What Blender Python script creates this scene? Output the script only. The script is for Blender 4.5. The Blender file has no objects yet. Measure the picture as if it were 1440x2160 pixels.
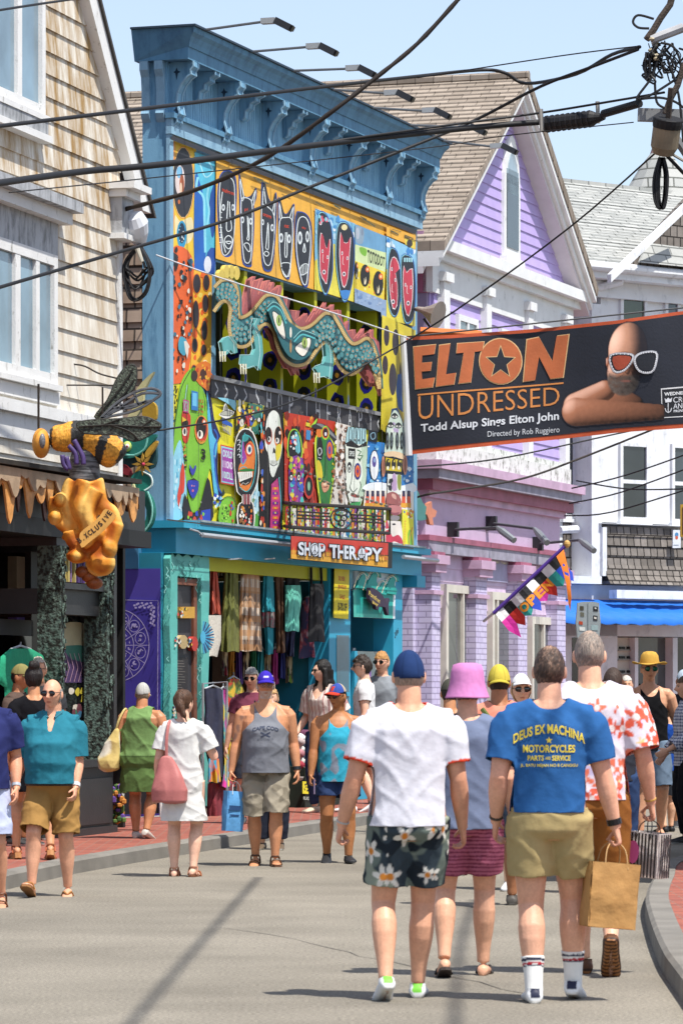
import bpy,bmesh,math,random
import numpy as np
from mathutils import Vector,Matrix,noise
from mathutils.bvhtree import BVHTree
random.seed(7);np.random.seed(7)
SC=bpy.context.scene;COL=SC.collection
R=math.radians
# ---------------------------------------------------------------- camera, sky, sun, exposure
F,CX,HY,EYE=8200.0,720.0,1457.0,1.57 # focal length in photo pixels, horizon row, eye height
cd=bpy.data.cameras.new("camera");cam=bpy.data.objects.new("camera",cd);COL.objects.link(cam)
cam.location=(0,0,EYE);cam.rotation_euler=(R(90),0,0)
cd.sensor_fit='VERTICAL';cd.sensor_height=36.0;cd.sensor_width=24.0
cd.lens=36.0*F/2160.0;cd.shift_y=(HY-1080.0)/2160.0
cd.clip_start=1.0;cd.clip_end=3000.0
cd.dof.use_dof=True;cd.dof.focus_distance=40.0;cd.dof.aperture_fstop=11.0
SC.camera=cam
SUN_EL,SUN_H=R(65),Vector((0.70,-0.71,0)).normalized()
SUNV=SUN_H*math.cos(SUN_EL)+Vector((0,0,math.sin(SUN_EL)))
W=bpy.data.worlds.new("World");SC.world=W;W.use_nodes=True
nt=W.node_tree;bg=nt.nodes['Background'];sky=nt.nodes.new('ShaderNodeTexSky')
sky.sky_type='NISHITA';sky.sun_disc=False;sky.sun_elevation=SUN_EL
sky.sun_rotation=math.atan2(SUN_H.x,SUN_H.y);sky.altitude=0;sky.air_density=1.0;sky.dust_density=1.3;sky.ozone_density=4.2
hs_=nt.nodes.new('ShaderNodeHueSaturation');hs_.inputs['Saturation'].default_value=.72;nt.links.new(sky.outputs[0],hs_.inputs['Color']);nt.links.new(hs_.outputs[0],bg.inputs[0]);bg.inputs[1].default_value=0.15
sl=bpy.data.lights.new("sun",'SUN');sl.energy=5.0;sl.angle=R(0.53);sl.color=(1.0,0.955,0.88)
so=bpy.data.objects.new("sun",sl);COL.objects.link(so)
so.rotation_euler=SUNV.to_track_quat('Z','Y').to_euler();so.location=(20,10,40)
SC.view_settings.view_transform='Standard';SC.view_settings.look='None';SC.view_settings.gamma=1
SC.view_settings.use_curve_mapping=False;SC.view_settings.exposure=0.48
# ---------------------------------------------------------------- helpers
def lin(h):
 h=h.lstrip('#');out=[]
 for i in(0,2,4):
  c=int(h[i:i+2],16)/255.0
  out.append(c/12.92 if c<=0.04045 else((c+0.055)/1.055)**2.4)
 return tuple(out)
def ray(px,py):return Vector(((px-CX)/F,1.0,(HY-py)/F))
def at(px,py,Y):return ray(px,py)*Y+Vector((0,0,EYE))
def grd(px,py,z=0.0):
 Y=(EYE-z)*F/(py-HY);return at(px,py,Y)
class Fr:
 def __init__(s,px,Y,sl):
  s.o=Vector(((px-CX)/F*Y,Y,0));L=math.hypot(sl,1)
  s.u=Vector((sl/L,1/L,0));s.n=Vector((1/L,-sl/L,0))
 def p(s,a,h,d=0):return s.o+s.u*a+s.n*d+Vector((0,0,h))
 def w(s,px,py,d=0):
  r=ray(px,py);t=(s.o.dot(s.n)+d)/(r.x*s.n.x+r.y*s.n.y)
  return r*t+Vector((0,0,EYE))
 def sh(s,px,py,d=0):
  q=s.w(px,py,d);return(q-s.o).dot(s.u),q.z
 def S(s,px,d=0):return s.sh(px,HY,d)[0]
 def H(s,px,py,d=0):return s.sh(px,py,d)[1]
_mats={}
GAIN=0.80
def mat(col,rough=0.6,var=0.10,vs=5.0,bump=0.0,bs=40.0,metal=0.0,spec=0.4,st=(1,1,1),gain=None,kind=None,c2=None,det=4):
 if isinstance(col,str):col=tuple(c*(GAIN if gain is None else gain)for c in lin(col))
 if isinstance(c2,str):c2=tuple(c*(GAIN if gain is None else gain)for c in lin(c2))
 key=(col,rough,var,vs,bump,bs,metal,spec,st,kind,c2)
 if key in _mats:return _mats[key]
 m=bpy.data.materials.new("mat");m.use_nodes=True;n=m.node_tree;L=n.links
 b=n.nodes['Principled BSDF'];b.inputs['Roughness'].default_value=rough;b.inputs['Metallic'].default_value=metal
 b.inputs['Specular IOR Level'].default_value=spec
 tc=n.nodes.new('ShaderNodeTexCoord');mp=n.nodes.new('ShaderNodeMapping');mp.inputs['Scale'].default_value=st
 L.new(tc.outputs['Object'],mp.inputs[0])
 if var>0 or c2:
  nz=n.nodes.new('ShaderNodeTexNoise');nz.inputs['Scale'].default_value=vs;nz.inputs['Detail'].default_value=det
  L.new(mp.outputs[0],nz.inputs['Vector'])
  rp=n.nodes.new('ShaderNodeValToRGB');e=rp.color_ramp.elements
  e[0].position=0.3;e[1].position=0.7
  if c2:e[0].color=(*c2,1);e[1].color=(*col,1);e[0].position=0.42;e[1].position=0.58
  else:
   e[0].color=(*[c*(1-var)for c in col],1);e[1].color=(*[min(1,c*(1+var))for c in col],1)
  L.new(nz.outputs['Fac'],rp.inputs[0]);L.new(rp.outputs[0],b.inputs['Base Color'])
 else:b.inputs['Base Color'].default_value=(*col,1)
 if bump>0:
  nb=n.nodes.new('ShaderNodeTexNoise');nb.inputs['Scale'].default_value=bs;nb.inputs['Detail'].default_value=3
  L.new(mp.outputs[0],nb.inputs['Vector'])
  bp=n.nodes.new('ShaderNodeBump');bp.inputs['Strength'].default_value=bump;bp.inputs['Distance'].default_value=0.02
  L.new(nb.outputs['Fac'],bp.inputs['Height']);L.new(bp.outputs[0],b.inputs['Normal'])
 _mats[key]=m;return m
def C(h):return mat(h,0.6,0.13,3.5,0.12,30,det=8)
def glass(tint='#182028',rough=0.06):
 return mat(tint,rough,0.3,1.5,spec=0.9)
def stained(base,stain,sc=(1.2,1.2,0.35),thr=(0.45,0.7),rough=0.7,bump=0.15,zr=None):
 """painted boards with rust-coloured runs"""
 key=('stain',base,stain,sc,thr)
 if key in _mats:return _mats[key]
 m=mat(base,rough,0.06,3.0,bump,60.0).copy();n=m.node_tree;L=n.links;b=n.nodes['Principled BSDF']
 src=b.inputs['Base Color'].links[0].from_socket
 tc=n.nodes.new('ShaderNodeTexCoord');mp=n.nodes.new('ShaderNodeMapping');mp.inputs['Scale'].default_value=sc
 nz=n.nodes.new('ShaderNodeTexNoise');nz.inputs['Scale'].default_value=3.0;nz.inputs['Detail'].default_value=8;nz.inputs['Roughness'].default_value=0.7
 L.new(tc.outputs['Object'],mp.inputs[0]);L.new(mp.outputs[0],nz.inputs['Vector'])
 rp=n.nodes.new('ShaderNodeMapRange');rp.inputs[1].default_value=thr[0];rp.inputs[2].default_value=thr[1]
 L.new(nz.outputs['Fac'],rp.inputs[0])
 mx=n.nodes.new('ShaderNodeMix');mx.data_type='RGBA';mx.inputs['B'].default_value=(*[c*GAIN for c in lin(stain)],1);fo=rp.outputs[0]
 if zr: # old runs gather on the upper boards of this wall
  sx=n.nodes.new('ShaderNodeSeparateXYZ');L.new(tc.outputs['Object'],sx.inputs[0]);zm=n.nodes.new('ShaderNodeMapRange');zm.inputs[1].default_value=zr[0];zm.inputs[2].default_value=zr[1];zm.inputs[3].default_value=.35;L.new(sx.outputs['Z'],zm.inputs[0]);mu=n.nodes.new('ShaderNodeMath');mu.operation='MULTIPLY';L.new(fo,mu.inputs[0]);L.new(zm.outputs[0],mu.inputs[1]);fo=mu.outputs[0]
 L.new(fo,mx.inputs['Factor']);L.new(src,mx.inputs['A']);L.new(mx.outputs['Result'],b.inputs['Base Color'])
 _mats[key]=m;return m
def bricky(c1,c2,mortar,bw,bh,mw=0.008,rough=0.8,off=0.5,axis=None,bump=0.4,jit=0.0,var=0.3):
 """brick / shingle pattern along (s, h) of a frame or (x, y) of the ground"""
 key=('brick',c1,c2,mortar,bw,bh,str(axis))
 if key in _mats:return _mats[key]
 m=bpy.data.materials.new("mat");m.use_nodes=True;n=m.node_tree;L=n.links;b=n.nodes['Principled BSDF']
 b.inputs['Roughness'].default_value=rough;b.inputs['Specular IOR Level'].default_value=0.25
 tc=n.nodes.new('ShaderNodeTexCoord')
 cb=n.nodes.new('ShaderNodeCombineXYZ')
 for i,ax in enumerate(axis):
  dt=n.nodes.new('ShaderNodeVectorMath');dt.operation='DOT_PRODUCT';dt.inputs[1].default_value=ax
  L.new(tc.outputs['Object'],dt.inputs[0]);L.new(dt.outputs['Value'],cb.inputs[i])
 br=n.nodes.new('ShaderNodeTexBrick');br.inputs['Scale'].default_value=1.0;br.offset=off
 br.inputs['Brick Width'].default_value=bw;br.inputs['Row Height'].default_value=bh
 br.inputs['Mortar Size'].default_value=mw;br.inputs['Mortar Smooth'].default_value=0.1
 g=lambda c:(*[v*GAIN for v in lin(c)],1)
 br.inputs['Color1'].default_value=g(c1);br.inputs['Color2'].default_value=g(c2);br.inputs['Mortar'].default_value=g(mortar)
 L.new(cb.outputs[0],br.inputs['Vector'])
 nz=n.nodes.new('ShaderNodeTexNoise');nz.inputs['Scale'].default_value=9.0;nz.inputs['Detail'].default_value=6
 L.new(tc.outputs['Object'],nz.inputs['Vector'])
 mr=n.nodes.new('ShaderNodeMapRange');mr.inputs[3].default_value=1-var;mr.inputs[4].default_value=1+var
 L.new(nz.outputs['Fac'],mr.inputs[0])
 mx=n.nodes.new('ShaderNodeVectorMath');mx.operation='SCALE'
 L.new(br.outputs['Color'],mx.inputs[0]);L.new(mr.outputs[0],mx.inputs['Scale'])
 L.new(mx.outputs[0],b.inputs['Base Color'])
 bp=n.nodes.new('ShaderNodeBump');bp.inputs['Strength'].default_value=bump;bp.inputs['Distance'].default_value=0.012;bp.invert=True
 L.new(br.outputs['Fac'],bp.inputs['Height']);L.new(bp.outputs[0],b.inputs['Normal'])
 _mats[key]=m;return m
WL={}
def tag(o,label=None,cat=None,group=None,kind=None):
 if label:o['label']=label
 if cat:o['category']=cat
 if group:o['group']=group
 if kind:o['kind']=kind
 return o
def thing(name,label,cat,loc=(0,0,0),group=None):
 o=bpy.data.objects.new(name,None);COL.objects.link(o);o.location=loc;o.empty_display_size=0.1
 WL[o]=Vector(loc);return tag(o,label,cat,group)
class MB:
 def __init__(s):s.v=[];s.f=[];s.k=[];s.mats=[]
 def mi(s,m):
  if m not in s.mats:s.mats.append(m)
  return s.mats.index(m)
 def add(s,vs,fs,m):
  b=len(s.v);i=s.mi(m);s.v+=[Vector(v)for v in vs]
  for f in fs:s.f.append([b+q for q in f]);s.k.append(i)
  return s
 def hexa(s,q,m):return s.add(q,[(0,3,2,1),(4,5,6,7),(0,1,5,4),(1,2,6,5),(2,3,7,6),(3,0,4,7)],m)
 def box(s,fr,s0,s1,h0,h1,d0,d1,m):
  P=fr.p;return s.hexa([P(s0,h0,d0),P(s1,h0,d0),P(s1,h0,d1),P(s0,h0,d1),P(s0,h1,d0),P(s1,h1,d0),P(s1,h1,d1),P(s0,h1,d1)],m)
 def cube(s,c,sx,sy,sz,m,rot=None):
  q=[Vector((x*sx/2,y*sy/2,z*sz/2))for z in(-1,1)for x,y in((-1,-1),(1,-1),(1,1),(-1,1))]
  if rot is not None:q=[rot@v for v in q]
  return s.hexa([v+Vector(c)for v in q],m)
 def poly(s,pts,m):return s.add(pts,[tuple(range(len(pts)))],m)
 def prism(s,pts,vec,m,m2=None):
  n=len(pts);vec=Vector(vec);a=[Vector(p)for p in pts];b=[p+vec for p in a]
  s.add(a+b,[tuple(range(n-1,-1,-1))]+[(i,(i+1)%n,n+(i+1)%n,n+i)for i in range(n)],m2 or m)
  return s.add(b,[tuple(range(n))],m)
 def tube(s,path,r,m,n=8,closed=False,cap=True):
  P=[Vector(p)for p in path];k=len(P);rr=r if isinstance(r,(list,tuple))else[r]*k
  up=None;vs=[]
  for i in range(k):
   if closed:t=P[(i+1)%k]-P[i-1]
   else:t=P[min(i+1,k-1)]-P[max(i-1,0)]
   t=t.normalized()if t.length>1e-9 else Vector((0,0,1))
   if up is None:up=Vector((0,0,1))if abs(t.z)<0.9 else Vector((1,0,0))
   a=up-t*up.dot(t);a=a.normalized()if a.length>1e-6 else t.orthogonal().normalized();up=a;c=t.cross(a)
   vs+=[P[i]+(a*math.cos(2*math.pi*j/n)+c*math.sin(2*math.pi*j/n))*rr[i]for j in range(n)]
  fs=[]
  for i in range(k if closed else k-1):
   i2=(i+1)%k
   for j in range(n):fs.append((i*n+j,i*n+(j+1)%n,i2*n+(j+1)%n,i2*n+j))
  if cap and not closed:fs+=[tuple(range(n-1,-1,-1)),tuple((k-1)*n+j for j in range(n))]
  return s.add(vs,fs,m)
 def rings(s,rg,m,cap=True):
  n=len(rg[0]);vs=[v for r in rg for v in r];fs=[]
  for i in range(len(rg)-1):
   for j in range(n):fs.append((i*n+j,i*n+(j+1)%n,(i+1)*n+(j+1)%n,(i+1)*n+j))
  if cap:fs+=[tuple(range(n-1,-1,-1)),tuple((len(rg)-1)*n+j for j in range(n))]
  return s.add(vs,fs,m)
 def lathe(s,c,prof,m,n=16,ax=None):
  c=Vector(c);q=ax.to_track_quat('Z','Y')if ax is not None else None;rg=[]
  for r,z in prof:
   ring=[Vector((r*math.cos(2*math.pi*j/n),r*math.sin(2*math.pi*j/n),z))for j in range(n)]
   if q:ring=[q@v for v in ring]
   rg.append([c+v for v in ring])
  return s.rings(rg,m)
 def ell(s,c,rx,ry,rz,m,n=12,rot=None):
  c=Vector(c);rg=[]
  for i in range(n//2+1):
   a=math.pi*(i/(n//2)-0.5);a=max(-1.565,min(1.565,a));ring=[]
   for j in range(n):
    t=2*math.pi*j/n;v=Vector((rx*math.cos(a)*math.cos(t),ry*math.cos(a)*math.sin(t),rz*math.sin(a)))
    ring.append(c+(rot@v if rot is not None else v))
   rg.append(ring)
  return s.rings(rg,m)
 def grid(s,g,m):
  w=len(g[0]);vs=[v for r in g for v in r]
  return s.add(vs,[(i*w+j,i*w+j+1,(i+1)*w+j+1,(i+1)*w+j)for i in range(len(g)-1)for j in range(w-1)],m)
 def build(s,name,parent=None,smooth=False,recalc=False):
  me=bpy.data.meshes.new(name);V=s.v
  if parent is not None:o0=WL[parent]
  else:
   a=np.array([tuple(v)for v in V]);o0=Vector(((a[:,0].min()+a[:,0].max())/2,(a[:,1].min()+a[:,1].max())/2,a[:,2].min()))
  me.from_pydata([v-o0 for v in V],[],s.f)
  for m in s.mats:me.materials.append(m)
  me.polygons.foreach_set('material_index',s.k)
  if smooth:me.polygons.foreach_set('use_smooth',[True]*len(s.f))
  if recalc:
   bm=bmesh.new();bm.from_mesh(me);bmesh.ops.recalc_face_normals(bm,faces=bm.faces);bm.to_mesh(me);bm.free()
  o=bpy.data.objects.new(name,me);COL.objects.link(o)
  if parent is not None:o.parent=parent;WL[o]=Vector(o0)
  else:o.location=o0;WL[o]=o0
  return o
def spl(pts,n=5,closed=True):
 """Catmull-Rom through 2-D or 3-D points"""
 P=[Vector(p)for p in pts];k=len(P);out=[]
 for i in range(k if closed else k-1):
  if closed:a,b,c,d=P[i-1],P[i],P[(i+1)%k],P[(i+2)%k]
  else:a,b,c,d=P[max(i-1,0)],P[i],P[i+1],P[min(i+2,k-1)]
  for j in range(n):
   t=j/n
   out.append(0.5*((2*b)+(c-a)*t+(2*a-5*b+4*c-d)*t*t+(3*b-a-3*c+d)*t**3))
 if not closed:out.append(P[-1])
 return out
_txt={}
def text2d(st,bold=0.0):
 key=(st,bold)
 if key in _txt:return _txt[key]
 cu=bpy.data.curves.new("t",'FONT');cu.body=st;cu.offset=bold;cu.resolution_u=3
 o=bpy.data.objects.new("t",cu);COL.objects.link(o)
 dg=bpy.context.evaluated_depsgraph_get();me=bpy.data.meshes.new_from_object(o.evaluated_get(dg))
 v=[(p.co.x,p.co.y)for p in me.vertices];f=[tuple(p.vertices)for p in me.polygons]
 bpy.data.objects.remove(o);bpy.data.curves.remove(cu);bpy.data.meshes.remove(me)
 xs=[a for a,b in v];ys=[b for a,b in v];x0,x1,y0,y1=min(xs),max(xs),min(ys),max(ys)
 v=[((a-x0)/(x1-x0),(b-y0)/(y1-y0))for a,b in v]
 _txt[key]=(v,f,(x1-x0)/(y1-y0));return _txt[key]
class Art:
 """flat artwork drawn on a plane; coordinates are pixels of the photograph carried onto the wall, each stroke a film proud of the last"""
 def __init__(s,fr,d0,step=0.00016,mb=None):s.fr=fr;s.d=d0;s.step=step;s.mb=mb or MB()
 def T(s,ox=0,oy=0,k=1.0):s.t=(ox,oy,k);return s
 t=(0,0,1.0)
 def P(s,x,y):return s.fr.w(s.t[0]+x/s.t[2],s.t[1]+y/s.t[2],s.d)
 def fill(s,col,pts,sm=0):
  if sm:pts=[tuple(p)for p in spl(pts,sm)]
  s.d+=s.step;s.mb.poly([s.P(p[0],p[1])for p in pts],C(col)if isinstance(col,str)else col);return s
 def ell(s,col,cx,cy,rx,ry,rot=0,n=18,sk=0):
  c,q=math.cos(R(rot)),math.sin(R(rot));pts=[]
  for i in range(n):
   a=2*math.pi*i/n;x,y=rx*math.cos(a),ry*math.sin(a);pts.append((cx+x*c-y*q,cy+x*q+y*c+x*sk))
  return s.fill(col,pts)
 def line(s,col,pts,w,closed=False,sm=0):
  sm=int(sm)
  if sm:pts=[tuple(p)for p in spl(pts,sm,closed)]
  s.d+=s.step;k=len(pts);A=[];B=[]
  for i in range(k):
   p=pts[i];a=pts[i-1]if(closed or i)else p;b=pts[(i+1)%k]if(closed or i<k-1)else p
   tx,ty=b[0]-a[0],b[1]-a[1];l=math.hypot(tx,ty)or 1;ww=w[i]if isinstance(w,(list,tuple))else w
   A.append(s.P(p[0]-ty/l*ww/2,p[1]+tx/l*ww/2));B.append(s.P(p[0]+ty/l*ww/2,p[1]-tx/l*ww/2))
  n=k if closed else k-1
  s.mb.add(A+B,[(i,(i+1)%k,k+(i+1)%k,k+i)for i in range(n)],C(col)if isinstance(col,str)else col);return s
 def text(s,col,st,tl,tr,br,bl,bold=0.0):
  v,f,_=text2d(st,bold);s.d+=s.step;out=[]
  if len(bl)>2:bl=bl[:2]
  for a,b in v:
   x=(1-b)*((1-a)*bl[0]+a*br[0])+b*((1-a)*tl[0]+a*tr[0])
   y=(1-b)*((1-a)*bl[1]+a*br[1])+b*((1-a)*tl[1]+a*tr[1]);out.append(s.P(x,y))
  s.mb.add(out,f,C(col)if isinstance(col,str)else col);return s
 def blobs(s,cols,quad,n,rmin,rmax,seed=1,asp=1.6,streak=0):
  """loose brush marks inside a quad (tl, tr, br, bl)"""
  rn=random.Random(seed);tl,tr,br,bl=quad
  for i in range(n):
   a,b=rn.random(),rn.random()
   x=(1-b)*((1-a)*tl[0]+a*tr[0])+b*((1-a)*bl[0]+a*br[0])
   y=(1-b)*((1-a)*tl[1]+a*tr[1])+b*((1-a)*bl[1]+a*br[1])
   r=rn.uniform(rmin,rmax);k=rn.randint(5,8)
   pts=[(x+r*rn.uniform(.6,1.3)*math.cos(2*math.pi*j/k),y+r*asp*rn.uniform(.6,1.3)*math.sin(2*math.pi*j/k))for j in range(k)]
   s.fill(rn.choice(cols),pts,2)
  return s
S=Fr(352,44.9,.331);P_=Fr(925,56.5,.331);Lh=Fr(252,41.5,.26)
UP=Vector((0,0,1))
WHITE=mat('#e4e6e8',0.6,0.05,4.0,0.08,50);OLDW=stained('#e6e6e2','#8d8b80',(2,2,1.2),(0.56,0.75))
def siding(mb,fr,sl_,sr_,h0,h1,step,d,m,lap=0.02):
 """lapped boards; sl_, sr_ give the left and right ends at a height"""
 n=max(1,round((h1-h0)/step));st=(h1-h0)/n
 for i in range(n):
  a,b=h0+i*st,h0+(i+1)*st;e=b-0.001
  l0,r0,l1,r1=sl_(a),sr_(a),sl_(e),sr_(e)
  if r1-l1<0.02:r1=l1=(l1+r1)/2;r1+=.01
  mb.hexa([fr.p(l0,a,d-.03),fr.p(r0,a,d-.03),fr.p(r0,a,d+lap),fr.p(l0,a,d+lap),
fr.p(l1,e,d-.03),fr.p(r1,e,d-.03),fr.p(r1,e,d+.002),fr.p(l1,e,d+.002)],m)
def window(parent,fr,s0,s1,h0,h1,d,fm,gm,fw=0.07,mul=(),rail=(),sill=True,proud=0.05,name='window'):
 g=MB();g.box(fr,s0+fw*.4,s1-fw*.4,h0+fw*.4,h1-fw*.4,d-.02,d+.026,gm);w=g.build(name,parent)
 f=MB();a,b=d-.02,d+proud
 f.box(fr,s0,s0+fw,h0,h1,a,b,fm);f.box(fr,s1-fw,s1,h0,h1,a,b,fm)
 f.box(fr,s0+fw,s1-fw,h0,h0+fw,a,b-.002,fm);f.box(fr,s0+fw,s1-fw,h1-fw,h1,a,b-.002,fm)
 for m_,ww in mul:f.box(fr,m_-ww/2,m_+ww/2,h0+fw,h1-fw,a,b-.006,fm)
 for r_,ww in rail:f.box(fr,s0+fw,s1-fw,r_-ww/2,r_+ww/2,a,b-.012,fm)
 f.build('frame',w)
 if sill:MB().box(fr,s0-.04,s1+.04,h0-.06,h0-.002,a,b+.04,fm).build('sill',w)
 return w
def drape(mb,fn,maxlen=.12):
 """cut the faces small and push every vertex by fn"""
 me=bpy.data.meshes.new('t');me.from_pydata(mb.v,[],mb.f);me.polygons.foreach_set('material_index',mb.k)
 bm=bmesh.new();bm.from_mesh(me);bmesh.ops.triangulate(bm,faces=bm.faces)
 for _ in range(7):
  ed=[e for e in bm.edges if e.calc_length()>maxlen]
  if not ed:break
  bmesh.ops.subdivide_edges(bm,edges=ed,cuts=1);bmesh.ops.triangulate(bm,faces=[f for f in bm.faces if len(f.verts)>3])
 bm.verts.index_update();mb.v=[v.co+fn(v.co)for v in bm.verts];mb.f=[tuple(v.index for v in f.verts)for f in bm.faces];mb.k=[f.material_index for f in bm.faces]
 bm.free();bpy.data.meshes.remove(me);return mb
def frame2(o,u,n):
 f=Fr(720,10,0);f.o,f.u,f.n=Vector(o),Vector(u),Vector(n);return f
# ---------------------------------------------------------------- ground, road, pavements
ASPH=mat('#9a9386',0.92,0.10,1.3,0.5,110.0,spec=0.15,gain=0.66)
def road_mat():
 m=ASPH;n=m.node_tree;L=n.links;b=n.nodes['Principled BSDF'];src=b.inputs['Base Color'].links[0].from_socket
 tc=n.nodes.new('ShaderNodeTexCoord');nz=n.nodes.new('ShaderNodeTexNoise');nz.inputs['Scale'].default_value=48;nz.inputs['Detail'].default_value=4;nz.inputs['Roughness'].default_value=.75
 L.new(tc.outputs['Object'],nz.inputs['Vector'])
 mr=n.nodes.new('ShaderNodeMapRange');mr.inputs[1].default_value=.3;mr.inputs[2].default_value=.72;mr.inputs[3].default_value=.48;mr.inputs[4].default_value=1.55
 L.new(nz.outputs['Fac'],mr.inputs[0]);n2=n.nodes.new('ShaderNodeTexNoise');n2.inputs['Scale'].default_value=.55;n2.inputs['Detail'].default_value=5
 L.new(tc.outputs['Object'],n2.inputs['Vector']);m2=n.nodes.new('ShaderNodeMapRange');m2.inputs[1].default_value=.35;m2.inputs[2].default_value=.65;m2.inputs[3].default_value=.88;m2.inputs[4].default_value=1.1
 L.new(n2.outputs['Fac'],m2.inputs[0]);mm=n.nodes.new('ShaderNodeMath');mm.operation='MULTIPLY'
 L.new(mr.outputs[0],mm.inputs[0]);L.new(m2.outputs[0],mm.inputs[1])
 vm=n.nodes.new('ShaderNodeVectorMath');vm.operation='SCALE';L.new(src,vm.inputs[0]);L.new(mm.outputs[0],vm.inputs['Scale']);L.new(vm.outputs[0],b.inputs['Base Color'])
road_mat()
GRASSY=mat('#6f6a58',0.95,0.2,0.3)
mb=MB();mb.poly([(-600,-200,-.02),(600,-200,-.02),(600,900,-.02),(-600,900,-.02)],GRASSY);tag(mb.build('ground'),'sandy town ground far beyond the street','ground',kind='structure')
mb=MB();mb.poly([(-6,-20,0),(30,-20,0),(30,110,0),(-6,110,0)],ASPH);tag(mb.build('road'),'sunlit grey asphalt street full of walkers','road',kind='structure')
GRAN=mat('#98938a',0.85,0.2,2.5,0.4,90,gain=.56)
BRK=bricky('#a8604e','#8c4c42','#8a7468',0.21,0.105,0.007,axis=((1,0,0),(0,1,0)),bump=.25,var=.25)
kl=[(-5.4,-5),(-4.2,18),(-3.2,26.5)]+[grd(x,y).xy for x,y in((0,1880),(160,1843),(287,1820),(480,1788),(644,1761),(775,1740))]+[(2.35,54),(5.6,64),(9.5,75)]
kl=[Vector(p)for p in kl]
kr=[(1.05,-5),(1.35,8)]+[grd(x,y).xy for x,y in((1440,2117),(1388,2034),(1362,1955),(1359,1919),(1375,1880),(1404,1843))]+[(3.7,36.2),(6,37.5),(30,38)]
kr=[Vector(p)for p in spl(kr,5,False)]
def kerb(line,side,name,lab):
 mb=MB();n=len(line);off=[]
 for i in range(n):
  t=(line[min(i+1,n-1)]-line[max(i-1,0)]).normalized();off.append(line[i]+Vector((-t.y,t.x))*.17*side)
 rg=[[Vector((*a,-.01)),Vector((*(a+(b-a)*.05),.105)),Vector((*(a+(b-a)*.2),.125)),Vector((*b,.125)),Vector((*b,-.01))]for a,b in zip(line,off)]
 mb.rings(rg,GRAN);tag(mb.build(name),lab,'kerb',kind='structure');return off
ol=kerb(kl,1,'kerb','granite kerb along the brick pavement on the left of the street')
orr=kerb(kr,-1,'kerb','granite kerb curving round the pavement corner at the right edge')
mb=MB();mb.prism([Vector((*p,.05))for p in ol]+[Vector((-30,90,.05)),Vector((-30,-5,.05))],(0,0,.067),BRK)
tag(mb.build('pavement'),'red brick pavement in front of the painted shop','pavement',kind='structure')
mb=MB();mb.prism([Vector((*p,.05))for p in orr]+[Vector((30,-5,.05))],(0,0,.067),BRK)
tag(mb.build('pavement'),'brick pavement at the right edge beside the walkers','pavement',kind='structure')
TAR=mat('#57534d',.8,.2,9);rn=random.Random(14);mb=MB()
for x0,y0,dx,dy,n in((1.0,20.0,-.11,.4,14),(-2.2,24.0,.34,.14,12),(.2,27.0,.22,-.05,9),(-1.6,19.2,.2,.02,10)):
 P=[Vector((x0,y0,.003))]
 for i in range(n):P.append(P[-1]+Vector((dx+rn.uniform(-.07,.07),dy+rn.uniform(-.1,.1),0)))
 w=[rn.uniform(.002,.005)for _ in P];mb.add([p+Vector((-q,0,0))for p,q in zip(P,w)]+[p+Vector((q,q,0))for p,q in zip(P,w)],[(i,i+1,n+2+i,n+1+i)for i in range(n)],TAR)
tag(mb.build('road_cracks'),'thin dark cracks wandering over the asphalt','road',kind='structure')
# ---------------------------------------------------------------- cream clapboard house, left
L_=Lh
CREAM=stained('#efebe0','#a5824a',(1.6,1.6,.35),(.36,.62),zr=(4.4,7.0));LW=stained('#eeeeec','#9a9890',(3,3,1.5),(.58,.7))
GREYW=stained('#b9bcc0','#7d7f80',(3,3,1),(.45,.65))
hs=thing('clapboard_house','cream clapboard house with rust-stained gable and black shop front below','house',L_.p(-4,0,-2))
RD=.12
rk=[L_.sh(208,0,RD),L_.sh(305,385,RD)];rsl=(rk[1][1]-rk[0][1])/(rk[1][0]-rk[0][0])
def rakeS(h,off=0):return min(0.0,(h-rk[1][1])/rsl+rk[1][0]-.05+off)
mb=MB();siding(mb,L_,lambda h:-9,lambda h:rakeS(h)if h>6.9 else 0.0,3.2,12.6,.232,0,CREAM,.022)
mb.box(L_,-.2,-.04,3.2,6.9,-8,-.031,CREAM)
mb.build('wall',hs)
# rake of the gable: board, soffit and roof slope
h0,h1=6.75,13.0;mb=MB()
s0,s1=rakeS(h0+.25,.1)+.02,(h1-rk[1][1])/rsl+rk[1][0]
s0=(h0-rk[1][1])/rsl+rk[1][0];w=.34
mb.hexa([L_.p(s0-w,h0,.0),L_.p(s0,h0,.0),L_.p(s0,h0,RD),L_.p(s0-w,h0,RD),L_.p(s1-w,h1,.0),L_.p(s1,h1,.0),L_.p(s1,h1,RD),L_.p(s1-w,h1,RD)],LW)
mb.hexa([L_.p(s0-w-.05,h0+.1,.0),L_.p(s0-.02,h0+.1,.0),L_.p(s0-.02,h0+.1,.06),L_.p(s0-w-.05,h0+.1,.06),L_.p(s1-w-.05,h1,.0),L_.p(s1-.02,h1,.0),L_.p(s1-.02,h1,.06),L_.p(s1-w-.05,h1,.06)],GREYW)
mb.build('rake_board',hs)
mb=MB();ROOFD=mat('#4a4744',.9,.2,8,.3,60)
mb.hexa([L_.p(s0+.003,h0-.04,-8),L_.p(s0+.06,h0-.04,-8),L_.p(s0+.06,h0-.04,RD+.03),L_.p(s0+.003,h0-.04,RD+.03),L_.p(s1+.003,h1,-8),L_.p(s1+.06,h1,-8),L_.p(s1+.06,h1,RD+.03),L_.p(s1+.003,h1,RD+.03)],ROOFD);mb.build('roof',hs)
mb=MB();a,h=L_.sh(232,412,.12),0
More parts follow.
